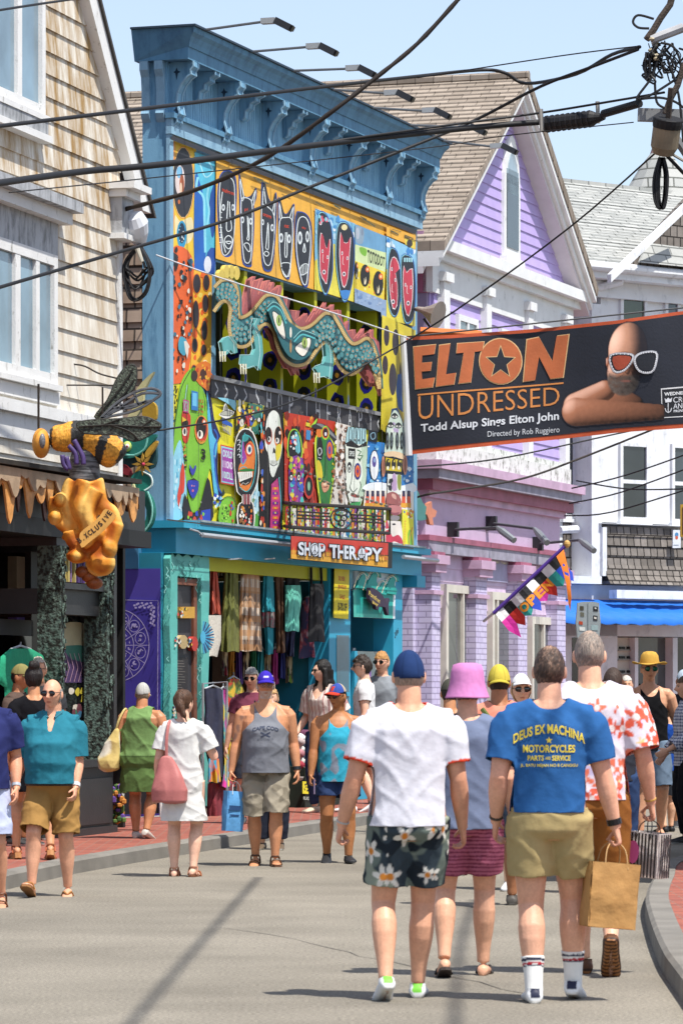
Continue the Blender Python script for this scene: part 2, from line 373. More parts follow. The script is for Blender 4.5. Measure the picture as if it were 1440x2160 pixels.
mb.box(L_,-.34,.06,6.42,6.88,-.3,.14,GREYW);mb.box(L_,-.42,.2,6.88,6.95,-.34,.3,LW);mb.box(L_,-.38,.12,6.80,6.878,-.32,.2,LW);mb.box(L_,-.36,.08,6.36,6.418,-.3,.17,LW)
mb.build('cornice_return',hs)
mb=MB();mb.box(L_,-.11,.012,3.2,6.36,-.1,.035,LW);mb.build('corner_board',hs)
GL=glass('#7e99a8',.08)
def px_win(fr,x0,y0,x1,y1,d):
 a=fr.sh(x0,y0,d);b=fr.sh(x1,y1,d);return a[0],b[0],b[1],a[1]
sR=L_.S(93,.05);hB=L_.H(93,246,.05)
window(hs,L_,sR-1.75,sR,hB,hB+2.1,.0,LW,GL,.10,[(L_.S(40,.05),.13)],[],proud=.07)
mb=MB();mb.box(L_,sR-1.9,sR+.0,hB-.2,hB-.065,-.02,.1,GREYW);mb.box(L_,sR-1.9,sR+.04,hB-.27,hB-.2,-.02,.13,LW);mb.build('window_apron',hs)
sR=L_.S(119,.05);hB=L_.H(112,812,.05);hT=L_.H(119,540,.05)
window(hs,L_,sR-2.1,sR,hB,hT,.0,LW,GL,.11,[(L_.S(36,.05),.15),(L_.S(78,.05),.11)],[],proud=.07)
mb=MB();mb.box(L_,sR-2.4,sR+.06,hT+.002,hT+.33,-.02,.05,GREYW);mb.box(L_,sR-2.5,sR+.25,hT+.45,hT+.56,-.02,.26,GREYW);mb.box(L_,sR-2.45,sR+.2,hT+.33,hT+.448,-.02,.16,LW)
mb.build('window_hood',hs)
mb=MB();mb.box(L_,sR-2.4,sR+.1,hB-.2,hB-.065,-.02,.06,LW);mb.box(L_,-5,-.1,hB-.36,hB-.24,-.02,.1,LW);mb.box(L_,-5,-.12,hB-.62,hB-.36,-.02,.045,LW);mb.build('belt_board',hs)
# drip fascia over the shop front
dF=.55;ed=[(x,L_.sh(x,968+x*44/290.,dF))for x in range(-120,292,6)]
TANW,HONEY,DK=mat('#b9a084',.7,.2,6,.2),mat('#d99a55',.6,.35,7,.2),mat('#16130f',.7,.2)
mb=MB();rn=random.Random(3)
up=[L_.p(s,h,dF)for x,(s,h)in ed]
mb.prism([L_.p(ed[0][1][0],ed[0][1][1],-.02),L_.p(ed[-1][1][0],ed[-1][1][1],-.02),L_.p(ed[-1][1][0],ed[-1][1][1],dF+.06),L_.p(ed[0][1][0],ed[0][1][1],dF+.06)],(0,0,-.045),mat('#2b2722',.8,.4,8));mb.build('shop_roof',hs)
def drips(dd,col,drop,amp,seed,per=17.):
 rn=random.Random(seed);lo=[]
 x=-120.
 while x<291:
  L0=rn.choice([.12,.25,.4,.6,.8,1.])*amp*rn.uniform(.7,1.1);wv=per*rn.uniform(.6,1.5)
  for k in range(6):
   t=k/6;xx=min(290,x+wv*t);s_,h_=L_.sh(xx,968+xx*44/290.,dd)
   lo.append((s_,h_-drop*(1+.3*math.sin(x*.11))-L0*math.sin(math.pi*t)**1.2))
  x+=wv
 m=MB();e0=L_.sh(-120,968-120*44/290.,dd);hh=e0[1]-.05
 m.prism([L_.p(s_,hh,dd)for s_,h_ in(lo[0],lo[-1])]+[L_.p(s_,h_,dd)for s_,h_ in reversed(lo)],L_.n*.02,col);return m
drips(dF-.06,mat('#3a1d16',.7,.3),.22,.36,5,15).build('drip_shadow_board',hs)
drips(dF-.03,HONEY,.21,.34,4,19).build('honey_drip',hs);drips(dF,TANW,.17,.12,9,16).build('wax_drip',hs)
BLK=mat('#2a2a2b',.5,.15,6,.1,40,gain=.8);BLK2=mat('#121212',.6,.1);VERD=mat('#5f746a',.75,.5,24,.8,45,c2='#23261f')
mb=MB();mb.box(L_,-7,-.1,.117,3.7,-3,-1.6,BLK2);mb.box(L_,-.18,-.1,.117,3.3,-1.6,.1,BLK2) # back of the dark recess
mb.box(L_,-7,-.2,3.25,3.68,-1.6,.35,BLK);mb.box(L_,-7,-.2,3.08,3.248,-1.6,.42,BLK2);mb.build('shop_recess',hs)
cx0,cx1=L_.S(120,.4),L_.S(239,.4)
mb=MB()
mb.box(L_,cx0,cx1,.117,.80,-1.5,.40,BLK);mb.box(L_,cx0+.12,cx1-.12,.22,.68,.40,.43,BLK);mb.box(L_,cx0-.03,cx1+.03,.80,.87,-1.5,.46,BLK)
for a,b in((.12,.20),):mb.box(L_,cx0,cx1,.117,.19,.40,.45,BLK)
mb.box(L_,cx0,cx1,2.33,2.58,-1.5,.36,BLK);mb.box(L_,cx0+.06,cx1-.1,2.58,2.64,.2,.42,BLK);mb.box(L_,cx0,cx1,3.0,3.1,-1.5,.4,BLK)
mb.build('shop_front',hs)
for a,b in((cx0,cx0+.12),(cx1-.34,cx1-.24),(cx1-.1,cx1)):
 c=MB();c.box(L_,a,b,.87,3.0,.2,.44,VERD if a!=cx1-.1 else BLK)
 rn=random.Random(int(a*100))
 if a!=cx1-.1:
  for i in range(34):
   q=L_.p(rn.uniform(a,b+(.1 if a>cx0 else 0)),rn.uniform(.95,2.95),.44+rn.uniform(0,.02));r=rn.uniform(.02,.05)
   c.tube([q+(L_.u*math.cos(t)*r+UP*math.sin(t)*r*1.5)for t in[k*.8 for k in range(7)]],.011,VERD,5)
 c.build('carved_column',hs)
g=MB();g.box(L_,cx0+.12,cx1-.34,.87,2.33,.1,.16,glass('#1b1c1e'));g.build('display_window',hs)
g=MB();rn=random.Random(8);cols=['#5a3f7d','#b9a04a','#8a6a9a','#c7b36a','#3a2c4e','#8c5d3c']
for i in range(13):
 a=cx0+.13+(cx1-.36-cx0-.13)*i/13;g.box(L_,a,a+rn.uniform(.025,.05),2.66,2.98,.2,.3+rn.uniform(0,.02),C(rn.choice(cols)))
g.build('transom_slats',hs)
dr=MB();GF=mat('#6c6d70',.45,.08);a0,a1=L_.S(-60,-.2),L_.S(97,-.2);t=L_.H(97,1310,-.2)
dr.box(L_,a1-.16,a1,.117,t,-.26,-.2,GF);dr.box(L_,a0,a1-.16,t-.16,t,-.26,-.203,GF);dr.box(L_,a0,a1-.16,.117,t-.16,-.25,-.22,glass('#0d0d0f'));dr.build('shop_door',hs)
pn=MB();pn.box(L_,L_.S(36,-1.0),L_.S(56,-1.0),2.55,3.0,-1.1,-1.0,C('#b9ac92'));pn.box(L_,L_.S(36,-1.0),L_.S(56,-1.0),1.95,2.5,-1.1,-1.0,C('#6a5fa6'));pn.build('transom_poster',hs)
pn=MB();pn.box(L_,L_.S(66,-.4),L_.S(116,-.4),.117,3.05,-.46,-.4,BLK);pn.build('side_panel',hs)
# ---------------------------------------------------------------- painted shop with false front
BLU=stained('#7db0cf','#4f82a6',(3,3,.5),(.48,.7),bump=.1);BLUD=stained('#5f93b4','#466f90',(2,2,.6),(.45,.7));BLUL=stained('#8fb7cf','#6790ae',(2,2,.8),(.5,.7))
TUR=mat('#2fa3c6',.5,.08,3);TURD=mat('#1f7f96',.6,.1,3)
sh_=thing('painted_shop','tall shop with blue false front covered in bright face murals','shop',S.p(4.8,0,-2))
YEL=mat('#c3c41d',.6,.06,4);HT,HBm=7.98,3.54;W1=9.66
bs0,bh1=S.sh(455,552);bs1=S.S(804);bh0=S.H(447,800)
mb=MB();B2=mat('#5d90b0',.6,.1,3)
mb.box(S,0,bs0,3.3,9.0,-.3,0,BLU);mb.box(S,bs1,W1+.1,3.3,9.0,-.3,0,BLU);mb.box(S,bs0,bs1,3.3,bh0,-.3,0,BLU);mb.box(S,bs0,bs1,bh1,9.0,-.3,0,BLU)
n=128;st=(W1+.1)/n
for i in range(n):mb.box(S,.05+i*st,.05+i*st+st*.86,8.1,8.82,0,.018,BLU) # tongue and groove
mb.build('false_front',sh_)
mb=MB();SHG=bricky('#a99686','#94806f','#4b423b',.2,.24,.012,axis=((.949,-.314,0),(0,0,1)),bump=1.0)
k=6
mb.box(S,.03,.3,3.0,7.1,-9,-.302,SHG)
n=18
for i in range(n):
 a=3.2+i*.22
 mb.hexa([S.p(-.01,a,-3.2),S.p(.03,a,-3.2),S.p(.03,a,-.303),S.p(-.01,a,-.303),S.p(.02,a+.219,-3.2),S.p(.03,a+.219,-3.2),S.p(.03,a+.219,-.303),S.p(.02,a+.219,-.303)],SHG)
mb.build('shingle_wall',sh_)
mb=MB();EV=mat('#5d4038',.7,.2)
mb.hexa([S.p(-.12,7.1,-4),S.p(W1,7.1,-4),S.p(W1,7.1,-.31),S.p(-.12,7.1,-.31),S.p(-.12,7.22,-4),S.p(W1,8.9,-4),S.p(W1,7.22,-.31),S.p(-.12,7.22,-.31)],EV)
mb.build('eave_roof',sh_)
# frieze moulding and frame of the mural
mb=MB();mb.box(S,-.03,W1+.14,HT+.02,HT+.20,0,.07,BLUL);mb.box(S,-.05,W1+.16,HT+.20,HT+.26,0,.11,BLUD);mb.box(S,-.02,.10,HBm-.02,HT+.018,0,.045,BLUL);mb.build('frieze_moulding',sh_)
# cornice
def profile_run(mb,prof,s0,s1,m):
 a=[S.p(s0,h,d)for d,h in prof];b=[S.p(s1,h,d)for d,h in prof];n=len(prof)
 mb.add(a+b,[(i,i+1,n+i+1,n+i)for i in range(n-1)]+[tuple(range(n-1,-1,-1)),tuple(range(n,2*n))],m)
cp=[(-.36,8.84),(.30,8.84),(.30,8.98),(.315,8.98),(.33,9.03),(.36,9.09),(.40,9.13),(.41,9.17),(.41,9.19),(-.36,9.19)]
mb=MB();e=[.10,.10,.10,.115,.13,.16,.20,.21,.21,.21]
a=[S.p(-e[min(i,9)]+(0 if i else 0),h,d)for i,(d,h)in enumerate(cp)];b=[S.p(W1+.10+e[i],h,d)for i,(d,h)in enumerate(cp)]
n=len(cp);mb.add(a+b,[(i,(i+1)%n,n+(i+1)%n,n+i)for i in range(n)]+[tuple(range(n-1,-1,-1)),tuple(range(n,2*n))],BLUD)
# lip line and roof edge
mb.box(S,-.24,W1+.34,9.192,9.215,-.36,.44,mat('#2e4152',.6,.1));mb.build('cornice',sh_)
def bracket_mesh(s,w,big):
 mb=MB()
 if big:o=[(0,8.838),(.28,8.838),(.285,8.78),(.25,8.74),(.255,8.69),(.20,8.66),(.13,8.58),(.085,8.48),(.075,8.38),(.10,8.30),(.115,8.24),(.075,8.20),(.08,8.15),(.03,8.10),(0,8.10)]
 else:o=[(0,8.838),(.26,8.838),(.265,8.80),(.20,8.77),(.20,8.73),(.13,8.70),(.12,8.64),(.07,8.61),(.06,8.53),(.03,8.50),(0,8.50)]
 mb.prism([S.p(s,h,d+.019)for d,h in o],S.u*w,BLU)
 rib=[(d+.022,h)for d,h in o[1:-1]]
 for q in(0,w):mb.tube([S.p(s+q,h,d)for d,h in rib],.016,BLUL,5)
 if big:
  for hc in(8.72,8.28):mb.prism([S.p(s-.004,hc+y,.10+x)for x,y in((0,.05),(.015,.015),(.05,0),(.015,-.015),(0,-.09),(-.015,-.015),(-.04,0),(-.015,.015))],S.u*.005,mat('#1f3a50',.8,.1))
 return mb
for i in range(7):
 s=.06+i*(W1-.1)/6;bracket_mesh(s,.16,True).build('bracket',sh_)
 if i<6:bracket_mesh(s+(W1-.1)/12-.02,.14,False).build('small_bracket',sh_)
for d in(-.12,-.30):
 mb=MB();o=[(0,8.838),(.10,8.838),(.10,8.74),(.05,8.66),(.03,8.5),(.03,8.3),(.06,8.24),(.03,8.18),(0,8.14)]
 mb.prism([S.p(-x,h,d)for x,h in o],S.n*.1,BLUL);mb.build('side_bracket',sh_)
# beam under the mural, ledge and light tube
mb=MB();mb.box(S,-.02,W1-.08,3.16,3.45,-.3,.12,TUR);mb.box(S,-.08,W1-.02,3.45,3.535,-.3,.24,TUR);mb.box(S,.45,W1-.3,3.5355,3.56,-.05,.26,mat('#8f9ea3',.6,.3,9));mb.box(S,W1-.42,W1-.03,3.0,3.158,-.3,.16,TUR);mb.build('beam',sh_)
mb=MB();ALU=mat('#b9c0c6',.4,.08,3,metal=.3)
mb.tube([S.p(.35,3.38,.30),S.p(W1-3.95,3.38,.30)],.028,ALU,8);mb.tube([S.p(W1-1.5,3.38,.30),S.p(W1+.1,3.38,.30)],.028,ALU,8);mb.tube([S.p(.12,3.44,.24),S.p(.30,3.42,.27),S.p(.36,3.38,.3)],.012,ALU,6)
mb.build('light_tube',sh_)
# balcony opening
mb=MB();IN=mat('#8f9415',.7,.08,3);DGR=mat('#2c2f10',.8,.1)
zb=bh0-.02
mb.box(S,bs0,bs1,zb-.1,zb,-1.5,-.302,IN);mb.box(S,bs0-.1,bs1+.1,zb,bh1+.2,-1.65,-1.5,IN);mb.box(S,bs0-.3,bs0,zb,bh1+.2,-1.5,-.302,IN);mb.box(S,bs1,bs1+.3,zb,bh1+.2,-1.5,-.302,YEL)
mb.box(S,bs0,bs1,bh1,bh1+.1,-1.5,-.302,DGR);mb.build('balcony_recess',sh_)
for i,q in enumerate((470,605,672,742)):
 a=S.S(q,-1.4)
 g=MB();g.box(S,a,a+.75,zb,bh1-.12,-1.49,-1.44,mat('#5b5f60',.5,.1));w_=g.build('balcony_window',sh_);g=MB();g.box(S,a+.07,a+.68,zb+.1,bh1-.2,-1.44,-1.425,glass('#0b0d10'));g.build('pane',w_)
PB,PK='#15158a','#101018'
for q in(520,596,667,736,797):
 a=S.S(q,-.02);p=MB();p.box(S,a-.11,a,zb,bh1,-.29,-.012,YEL);po=p.build('balcony_post',sh_)
 rn=random.Random(q);p=MB();hh=zb+.12
 while hh<bh1-.2:
  for c_,e_,off in((PB,.0,1.),(PK,.002,.7),('#a8791d',.004,.28)):
   k=10;cy=hh+rn.uniform(-.02,.02)
   p.poly([S.p(a-.1105-e_-.001,cy+off*.13*math.sin(t*2*math.pi/k)*rn.uniform(.8,1.2),-.15+off*.10*math.cos(t*2*math.pi/k))for t in range(k)],C(c_))
   if c_==PB:p.poly([S.p(a-.055+.04*math.cos(t*6.283/k),cy+.11*math.sin(t*6.283/k),-.0105)for t in range(k)],C(rn.choice([PB,'#8ba8c8',PK])))
  hh+=.34
 p.build('painted_spots',po)
# end wall facing the camera
PUR=mat('#4a3f9e',.6,.08,3);PUR2=mat('#39308f',.6,.1,3)
mb=MB();zs=S.S(345)-.012;mb.box(S,zs,.16,.117,2.98,-3,-.035,PUR);mb.box(S,zs-.01,.16,2.98,3.47,-3,-.302,mat('#3f7fa6',.6,.1));mb.box(S,zs-.012,zs,2.42,2.45,-3,-.05,mat('#8a86a8',.6));mb.build('purple_end_wall',sh_)
# ground floor
PT=S.S
for a,b,m in((345,428,TURD),(697,742,TUR),(832,851,TUR)):MB().box(S,PT(a),PT(b),.117,3.16,-.3,-.02 if m is TUR else-.03,m).build('pilaster',sh_)
MB().box(S,PT(428),PT(697),3.0,3.16,-.3,-.05,YEL).build('lintel',sh_);MB().box(S,PT(742),PT(832),2.92,3.16,-.3,-.03,mat('#8fc6d8',.6)).build('lintel',sh_)
mb=MB();mb.box(S,PT(428),PT(832),.117,3.0,-2.6,-2.4,mat('#16343a',.7,.2,4));mb.box(S,PT(428),PT(697),3.0,3.1,-2.4,-.3,mat('#6f7216',.7,.1));mb.box(S,PT(428),PT(832),.06,.119,-2.4,.0,mat('#5d5148',.8,.2));mb.box(S,PT(700),PT(712),.12,3.,-2.4,-.3,TURD);mb.box(S,PT(832)-.02,PT(832)+.1,.12,3.,-2.5,-.3,TURD)
for i in range(16):mb.box(S,PT(430)+i*.11,PT(430)+i*.11+.03,2.96,2.995,-1.6,-.1,mat('#2b2a12',.7))
mb.build('shop_interior',sh_)
mb=MB();a=PT(630,-1.0);mb.box(S,a,a+.9,.12,2.4,-1.1,-1.02,glass('#2a4f56'));mb.box(S,a+.9,a+1.05,.12,2.5,-1.12,-.98,mat('#d8d4c8',.6,.1));mb.box(S,a-.1,a,.12,2.5,-1.12,-.98,TURD);mb.build('glass_door',sh_)
mb=MB();a=PT(520,-1.6);mb.box(S,a-1.6,a-1.2,.12,2.2,-1.5,-1.3,C('#b09a84'));mb.box(S,a-.2,a+.35,.12,2.1,-1.6,-1.4,C('#8e8377'));mb.build('wall_panel',sh_)
# narrow door side right: jewellery door and window
mb=MB();a,b=PT(742,-.12),PT(832,-.12)
mb.box(S,a,b,.117,.45,-.2,-.08,TUR);mb.box(S,a,a+.12,.45,2.1,-.2,-.08,TUR);mb.box(S,b-.3,b,.45,2.1,-.2,-.09,TUR);mb.box(S,a+.12,b-.3,.45,2.1,-.18,-.11,glass('#66797e'));mb.box(S,a+.5,a+.8,.7,1.9,-.1095,-.108,C('#7a5a9a'));mb.box(S,a+.55,a+.65,.9,1.8,-.1075,-.107,C('#6fb9d0'));mb.box(S,a+1.0,a+1.08,.8,1.9,-.1095,-.107,C('#d8d0c4'));mb.build('jewellery_door',sh_)
mb=MB();mb.box(S,PT(712),PT(738),.9,2.3,-.02,-.012,glass('#3f6f84'));mb.box(S,PT(712),PT(738),1.5,1.55,-.012,.0,TUR);mb.build('narrow_window',sh_)
# ---------------------------------------------------------------- lilac gable house
P=P_
LIL=mat('#bba8e0',.6,.06,4);LILD=mat('#a994b8',.65,.14,3,.15);MAUVE=mat('#a05c78',.65,.15,3);MAUV2=mat('#b086a6',.7,.18,3,.1)
PW=stained('#eceeee','#9aa0a0',(2,2,1.4),(.6,.75));PWD=stained('#e2e4e0','#78796c',(2,2,2),(.5,.66))
ph=thing('lilac_house','lilac and white house with brown shingled gable and pink shop front','house',P.p(4.4,0,-4))
dW=-.27;s0,hG=P.sh(934,504,0);s1=P.S(1242,0);sc_=(s0+s1)/2
sa,ha=P.sh(1112,163,.1);sc_=(sc_+sa)/2
sE,hE=P.sh(1257,610,.1);slope=(ha-hE)/(sE-sc_)
gL=lambda h:sc_-(ha-.42-h)/slope;gR=lambda h:sc_+(ha-.42-h)/slope
mb=MB();siding(mb,P,gL,gR,hG+.05,ha-.45,.165,dW,LIL,.02)
hb=P.H(934,985,0);hb=4.95
siding(mb,P,lambda h:s0+.4,lambda h:s1-.35,hb+.1,hG-.6,.165,dW,LIL,.02)
mb.box(P,s0+.3,s1-.2,hb,hG-.02,-9,dW-.031,LIL);mb.build('wall',ph)
mb=MB();SIDEW=mat('#9b8aa6',.7,.12,2)
mb.box(P,s0+.22,s0+.3,4.9,hG-.75,-9,dW-.05,SIDEW);mb.box(P,s0+.2,s0+.3,hG-.75,hG-.1,-9,dW-.05,MAUVE);mb.box(P,s0-.02,s0+.22,hG-.35,hG-.08,-9,dW,mat('#c8bfc6',.6,.1));mb.box(P,s0-.1,s0+.2,hG-.08,hG+.12,-9,dW,MAUV2);mb.build('side_wall',ph)
ROOF=bricky('#ada092','#8f8376','#5a5048',.30,.14,.006,axis=(tuple(P.n),tuple((P.u+UP*slope).normalized())),bump=.8,var=.22,off=.37)
for sg in(-1,1):
 nm=MB();hl=ha;e=(sc_+sg*(ha-hE+.0)/slope)
 if sg<0:e=sc_-(ha-(hG-.0))/slope-.12
 hh=ha-abs(e-sc_)*slope;cN=max(2,int(math.hypot(e-sc_,ha-hh)/.14));mR=ROOF
 if sg<0:
  for i in range(cN): # courses of shingles
   t0,t1=i/cN,(i+1)/cN;A=(sc_+(e-sc_)*t0,ha+(hh-ha)*t0);B=(sc_+(e-sc_)*t1,ha+(hh-ha)*t1)
   nm.hexa([P.p(A[0],A[1]-.12,-10),P.p(B[0],B[1]-.12,-10),P.p(B[0],B[1]-.12,.12),P.p(A[0],A[1]-.12,.12),P.p(A[0],A[1],-10),P.p(B[0],B[1]+.022,-10),P.p(B[0],B[1]+.022,.12),P.p(A[0],A[1],.12)],mR)
 else:
  nm.hexa([P.p(sc_,ha-.12,-10),P.p(e,hh-.12,-10),P.p(e,hh-.12,.12),P.p(sc_,ha-.12,.12),P.p(sc_,ha,-10),P.p(e,hh,-10),P.p(e,hh,.14),P.p(sc_,ha,.14)],mR)
 nm.build('roof',ph)
 w=.34;rb=MB() # rake trim: outer board, inner step, soffit
 def rk_(o,d0,d1,th,m):
  a0=(sc_,ha-.125-o);a1=(e,hh-.125-o)
  rb.hexa([P.p(a0[0],a0[1]-th,d0),P.p(a1[0],a1[1]-th,d0),P.p(a1[0],a1[1]-th,d1),P.p(a0[0],a0[1]-th,d1),P.p(a0[0],a0[1],d0),P.p(a1[0],a1[1],d0),P.p(a1[0],a1[1],d1),P.p(a0[0],a0[1],d1)],m)
 rk_(0,dW-.02,.10,.10,PW);rk_(.10,dW-.02,.03,.12,PW);rk_(.22,dW-.02,-.02 if sg>0 else dW+.06,.10,mat('#d9d2d6',.6,.05))
 rb.build('rake',ph)
mb=MB();mb.tube([P.p(sc_,ha+.03,-10),P.p(sc_,ha+.03,.13)],.07,ROOF,6);mb.build('ridge_cap',ph)
mb=MB();mb.box(P,s0,s1,hG-.14,hG+.03,dW-.1,.0,PW);mb.box(P,s0+.08,s1-.08,hG-.26,hG-.142,dW-.1,-.12,PW);mb.box(P,s0+.2,s1-.2,hG-.74,hG-.262,dW-.1,dW+.05,PW);mb.build('gable_cornice',ph)
for x in(940,1029,1117,1194):
 a=P.S(x,dW+.1);mb=MB();w=.30 if x<1000 else .26;mb.box(P,a-w/2,a+w/2,hb,hG-.4,dW-.02,dW+.12,PW);mb.box(P,a-w/2-.05,a+w/2+.05,hG-.55,hG-.42,dW-.02,dW+.17,PW);mb.build('pilaster',ph)
# arched gable window
a0,a1=P.S(1055,dW),P.S(1089,dW);hb_,hm=P.H(1058,540,dW),P.H(1058,370,dW);aw=MB()
ac=(a0+a1)/2;r=(a1-a0)/2;hA=P.H(1070,285,dW)
arch=[(a0,hb_),(a1,hb_),(a1,hA-r*2)]+[(ac+r*math.cos(t*math.pi/10),hA-r*2+r*2*math.sin(t*math.pi/10))for t in range(1,10)]+[(a0,hA-r*2)]
aw.prism([P.p(s,h,dW)for s,h in arch],P.n*.06,PW);w_=aw.build('gable_window',ph)
g=MB();i_=.13
for h0_,h1_ in((hb_+.15,hb_+1.2),(hb_+1.3,hm-.1)):g.box(P,a0+i_,a1-i_,h0_,h1_,dW+.05,dW+.072,glass('#39434a'))
ar=[(ac-r+i_,hm+.12),(ac+r-i_,hm+.12),(ac+r-i_,hA-2*r)]+[(ac+(r-i_)*math.cos(t*math.pi/8),hA-r*2+(r-i_)*2*math.sin(t*math.pi/8))for t in range(1,8)]+[(ac-r+i_,hA-2*r)]
g.prism([P.p(s,h,dW+.05)for s,h in ar],P.n*.022,glass('#9fb4c0'));g.build('pane',w_)
g=MB();g.box(P,a0-.06,a1+.06,hb_-.1,hb_-.002,dW-.02,dW+.12,PW);g.build('sill',w_)
for x0,y0,x1,y1 in((958,662,1000,760),(1049,692,1076,780)):
 a=P.S(x0,dW);b=P.S(x1,dW);t=P.H(x0,y0,dW);window(ph,P,a,b,t-1.3,t,dW+.02,PW,glass('#7b8c90'),.09,[((a+b)/2,.08)])
# white dirty ledge and pink shop front
hc=P.H(940,978,0);mb=MB();e1=P.S(1206,-.1)
mb.box(P,s0+.05,e1,hc+.03,hc+.32,-.6,-.12,PWD);mb.box(P,s0+.1,e1-.05,hc+.32,hc+.42,-.6,-.2,PWD);mb.build('ledge',ph)
dC=.12;mb=MB();x1=P.S(1234,dC);sF=.0;xF=P.S(1192,-.1)
PINK=mat('#cbaac6',.65,.18,3,.15);PINKD=mat('#a35f76',.6,.2,3);GRL=mat('#9b98a8',.7,.25,5)
PINKS=stained('#cdb4d2','#5c5560',(6,6,5),(.62,.68))
mb.box(P,-.25,x1,hc-.10,hc+.028,-.9,dC,PINK);mb.box(P,-.22,x1-.05,hc-.24,hc-.10,-.9,dC-.05,GRL);mb.box(P,-.16,x1-.15,hc-.40,hc-.24,-.9,dC-.16,PINKD);mb.box(P,-.08,xF+.1,hc-.5,hc-.40,-.9,-.12,PINK)
hf=hc-1.05;mb.box(P,-.02,xF,hf,hc-.5,-.9,-.2,PINKS);mb.box(P,-.08,xF+.05,hf-.08,hf,-.9,-.12,PINKD);mb.box(P,-.06,xF+.02,hf-.25,hf-.08,-.9,-.14,GRL)
mb.build('shop_cornice',ph)
mb=MB();hs2=hf-.25
siding(mb,P,lambda h:.1,lambda h:xF-.1,2.6,hs2,.2,-.32,mat('#d3bedb',.65,.15,4,.1),.02);mb.build('clapboard_panel',ph)
BRP=bricky('#d6d0ec','#cac2e4','#a8a0c0',.24,.085,.008,axis=(tuple(P.u+P.n),(0,0,1)),bump=.9,var=.12)
for x0,x1_,d in((900,928,-.05),(1003,1026,-.12),(1092,1111,-.12),(1174,1192,-.12)):
 a,b=P.S(x0,d),P.S(x1_,d);m_=MB()
 if x0==900:a=b-.42
 m_.box(P,a,b,.117,hs2-.3,-1.2 if x0==900 else-.4,d,BRP);m_.box(P,a-.06,b+.06,hs2-.3,hs2-.18,-.9,d+.08,PINK);m_.box(P,a-.1,b+.1,hs2-.18,hs2-.05,-.9,d+.12,PINK);m_.box(P,a-.05,b+.05,hs2-.05,hs2,-.9,d+.06,PINKD);m_.box(P,a-.03,b+.03,hs2-.62,hs2-.56,-.4,d+.04,PINK)
 m_.build('brick_pier',ph)
for x0,y0,x1_,y1,mu in((930,1232,998,1500,[(.55,.06)]),(1028,1248,1088,1500,[(.2,.08),(.75,.1)]),(1112,1300,1170,1500,[(.45,.08),(.8,.1)])):
 a,b=P.S(x0,-.3),P.S(x1_,-.3);t=P.H(x0,y0,-.3)
 window(ph,P,a,b,.6,t,-.3,mat('#d8d4c8',.6,.1),glass('#5e6260'),.12,[(a+(b-a)*q,w)for q,w in mu],proud=.08)
 m_=MB();m_.box(P,b-.005,b+.1,.2,t,-.35,-.15,mat('#c25fb0',.6,.05));m_.build('pink_jamb',ph)
 m_=MB();rn=random.Random(x0)
 for i in range(22):
  q=rn.uniform(a+.1,b-.35);hh=rn.choice([.75,1.1,1.5,1.9]);m_.box(P,q,q+rn.uniform(.08,.22),hh,hh+rn.uniform(.1,.32),-.29,-.2855+i*.0004,C(rn.choice(['#8a3540','#3c7a94','#cfc9b8','#b5824a','#4a5f7c','#d4d7da','#7a6b8e'])))
 m_.build('shop_display',ph)
m_=MB();m_.box(P,-.3,-.0,.117,4.2,-1.3,-.3,BRP);m_.build('brick_return',ph)
# ---------------------------------------------------------------- white shingled corner house beyond
Wf=Fr(1200,70.0,1.2);q=Wf
WW=stained('#e9ecf0','#b4b8be',(1.5,1.5,.8),(.55,.75));SHN=bricky('#8d8680','#6b655f','#2f2b28',.17,.21,.012,axis=(tuple(Wf.u),(0,0,1)),bump=1.2,var=.4)
RFG=bricky('#b9bab6','#a3a5a2','#6c6e6c',.45,.17,.012,axis=(tuple(Wf.u),tuple((UP*.7-Wf.n*.7).normalized())),bump=.8,var=.12,off=.4)
wh=thing('white_house','white corner house with grey shingles, turret and blue awning','house',q.p(3,0,-3))
def WB(x0,y0,x1,y1,d0,d1,m,mb):a=q.sh(x0,y0,d1);b=q.sh(x1,y1,d1);mb.box(q,a[0],b[0],b[1],a[1],d0,d1,m)
mb=MB();WB(1150,600,1560,1450,-6,-.5,WW,mb);WB(1266,565,1500,1110,-.5,0,WW,mb);mb.build('wall',wh)
mb=MB();WB(1188,640,1262,1230,-.5,-.47,SHN,mb)
n=6;a,b=q.S(1276,.1),q.S(1500,.1);ht,hb2=q.H(1300,1110,.1),q.H(1300,1232,.1);mb2=mb
for i in range(n):
 t=(ht-hb2)/n;h=hb2+i*t;fl=.16 if i==0 else(.07 if i==1 else .0)
 mb.hexa([q.p(a,h,-.02),q.p(b,h,-.02),q.p(b,h,.07+fl),q.p(a,h,.07+fl),q.p(a,h+t-.001,-.02),q.p(b,h+t-.001,-.02),q.p(b,h+t-.001,.045+(fl*.5 if i else .08)),q.p(a,h+t-.001,.045+(fl*.5 if i else .08))],SHN)
mb.build('shingle_skirt',wh)
mb=MB();WB(1247,640,1268,1216,-.5,.06,WW,mb);WB(1268,1104,1500,1112,-.02,.14,WW,mb);WB(1270,1112,1279,1215,0,.12,WW,mb);WB(1200,1214,1268,1232,-.5,.15,WW,mb);mb.build('corner_board',wh)
for x0,y0,x1,y1,tint,rl in((1308,606,1364,740,'#2d3d24',None),(1402,612,1434,740,'#4d5a68',None),(1307,932,1368,1100,'#2b3034',.5),(1416,936,1462,1104,'#3a4248',.5)):
 a,b,h0,h1=px_win(q,x0,y0,x1,y1,.05);window(wh,q,a,b,h0,h1,0,WW,glass(tint),.07,[],[((h0+h1)/2,.07)]if rl else[],proud=.06)
a,b,h0,h1=px_win(q,1188,900,1216,1095,-.4);window(wh,q,a,b,h0,h1,-.46,WW,glass('#30353a'),.08,[],[(h0+.5,.05)])
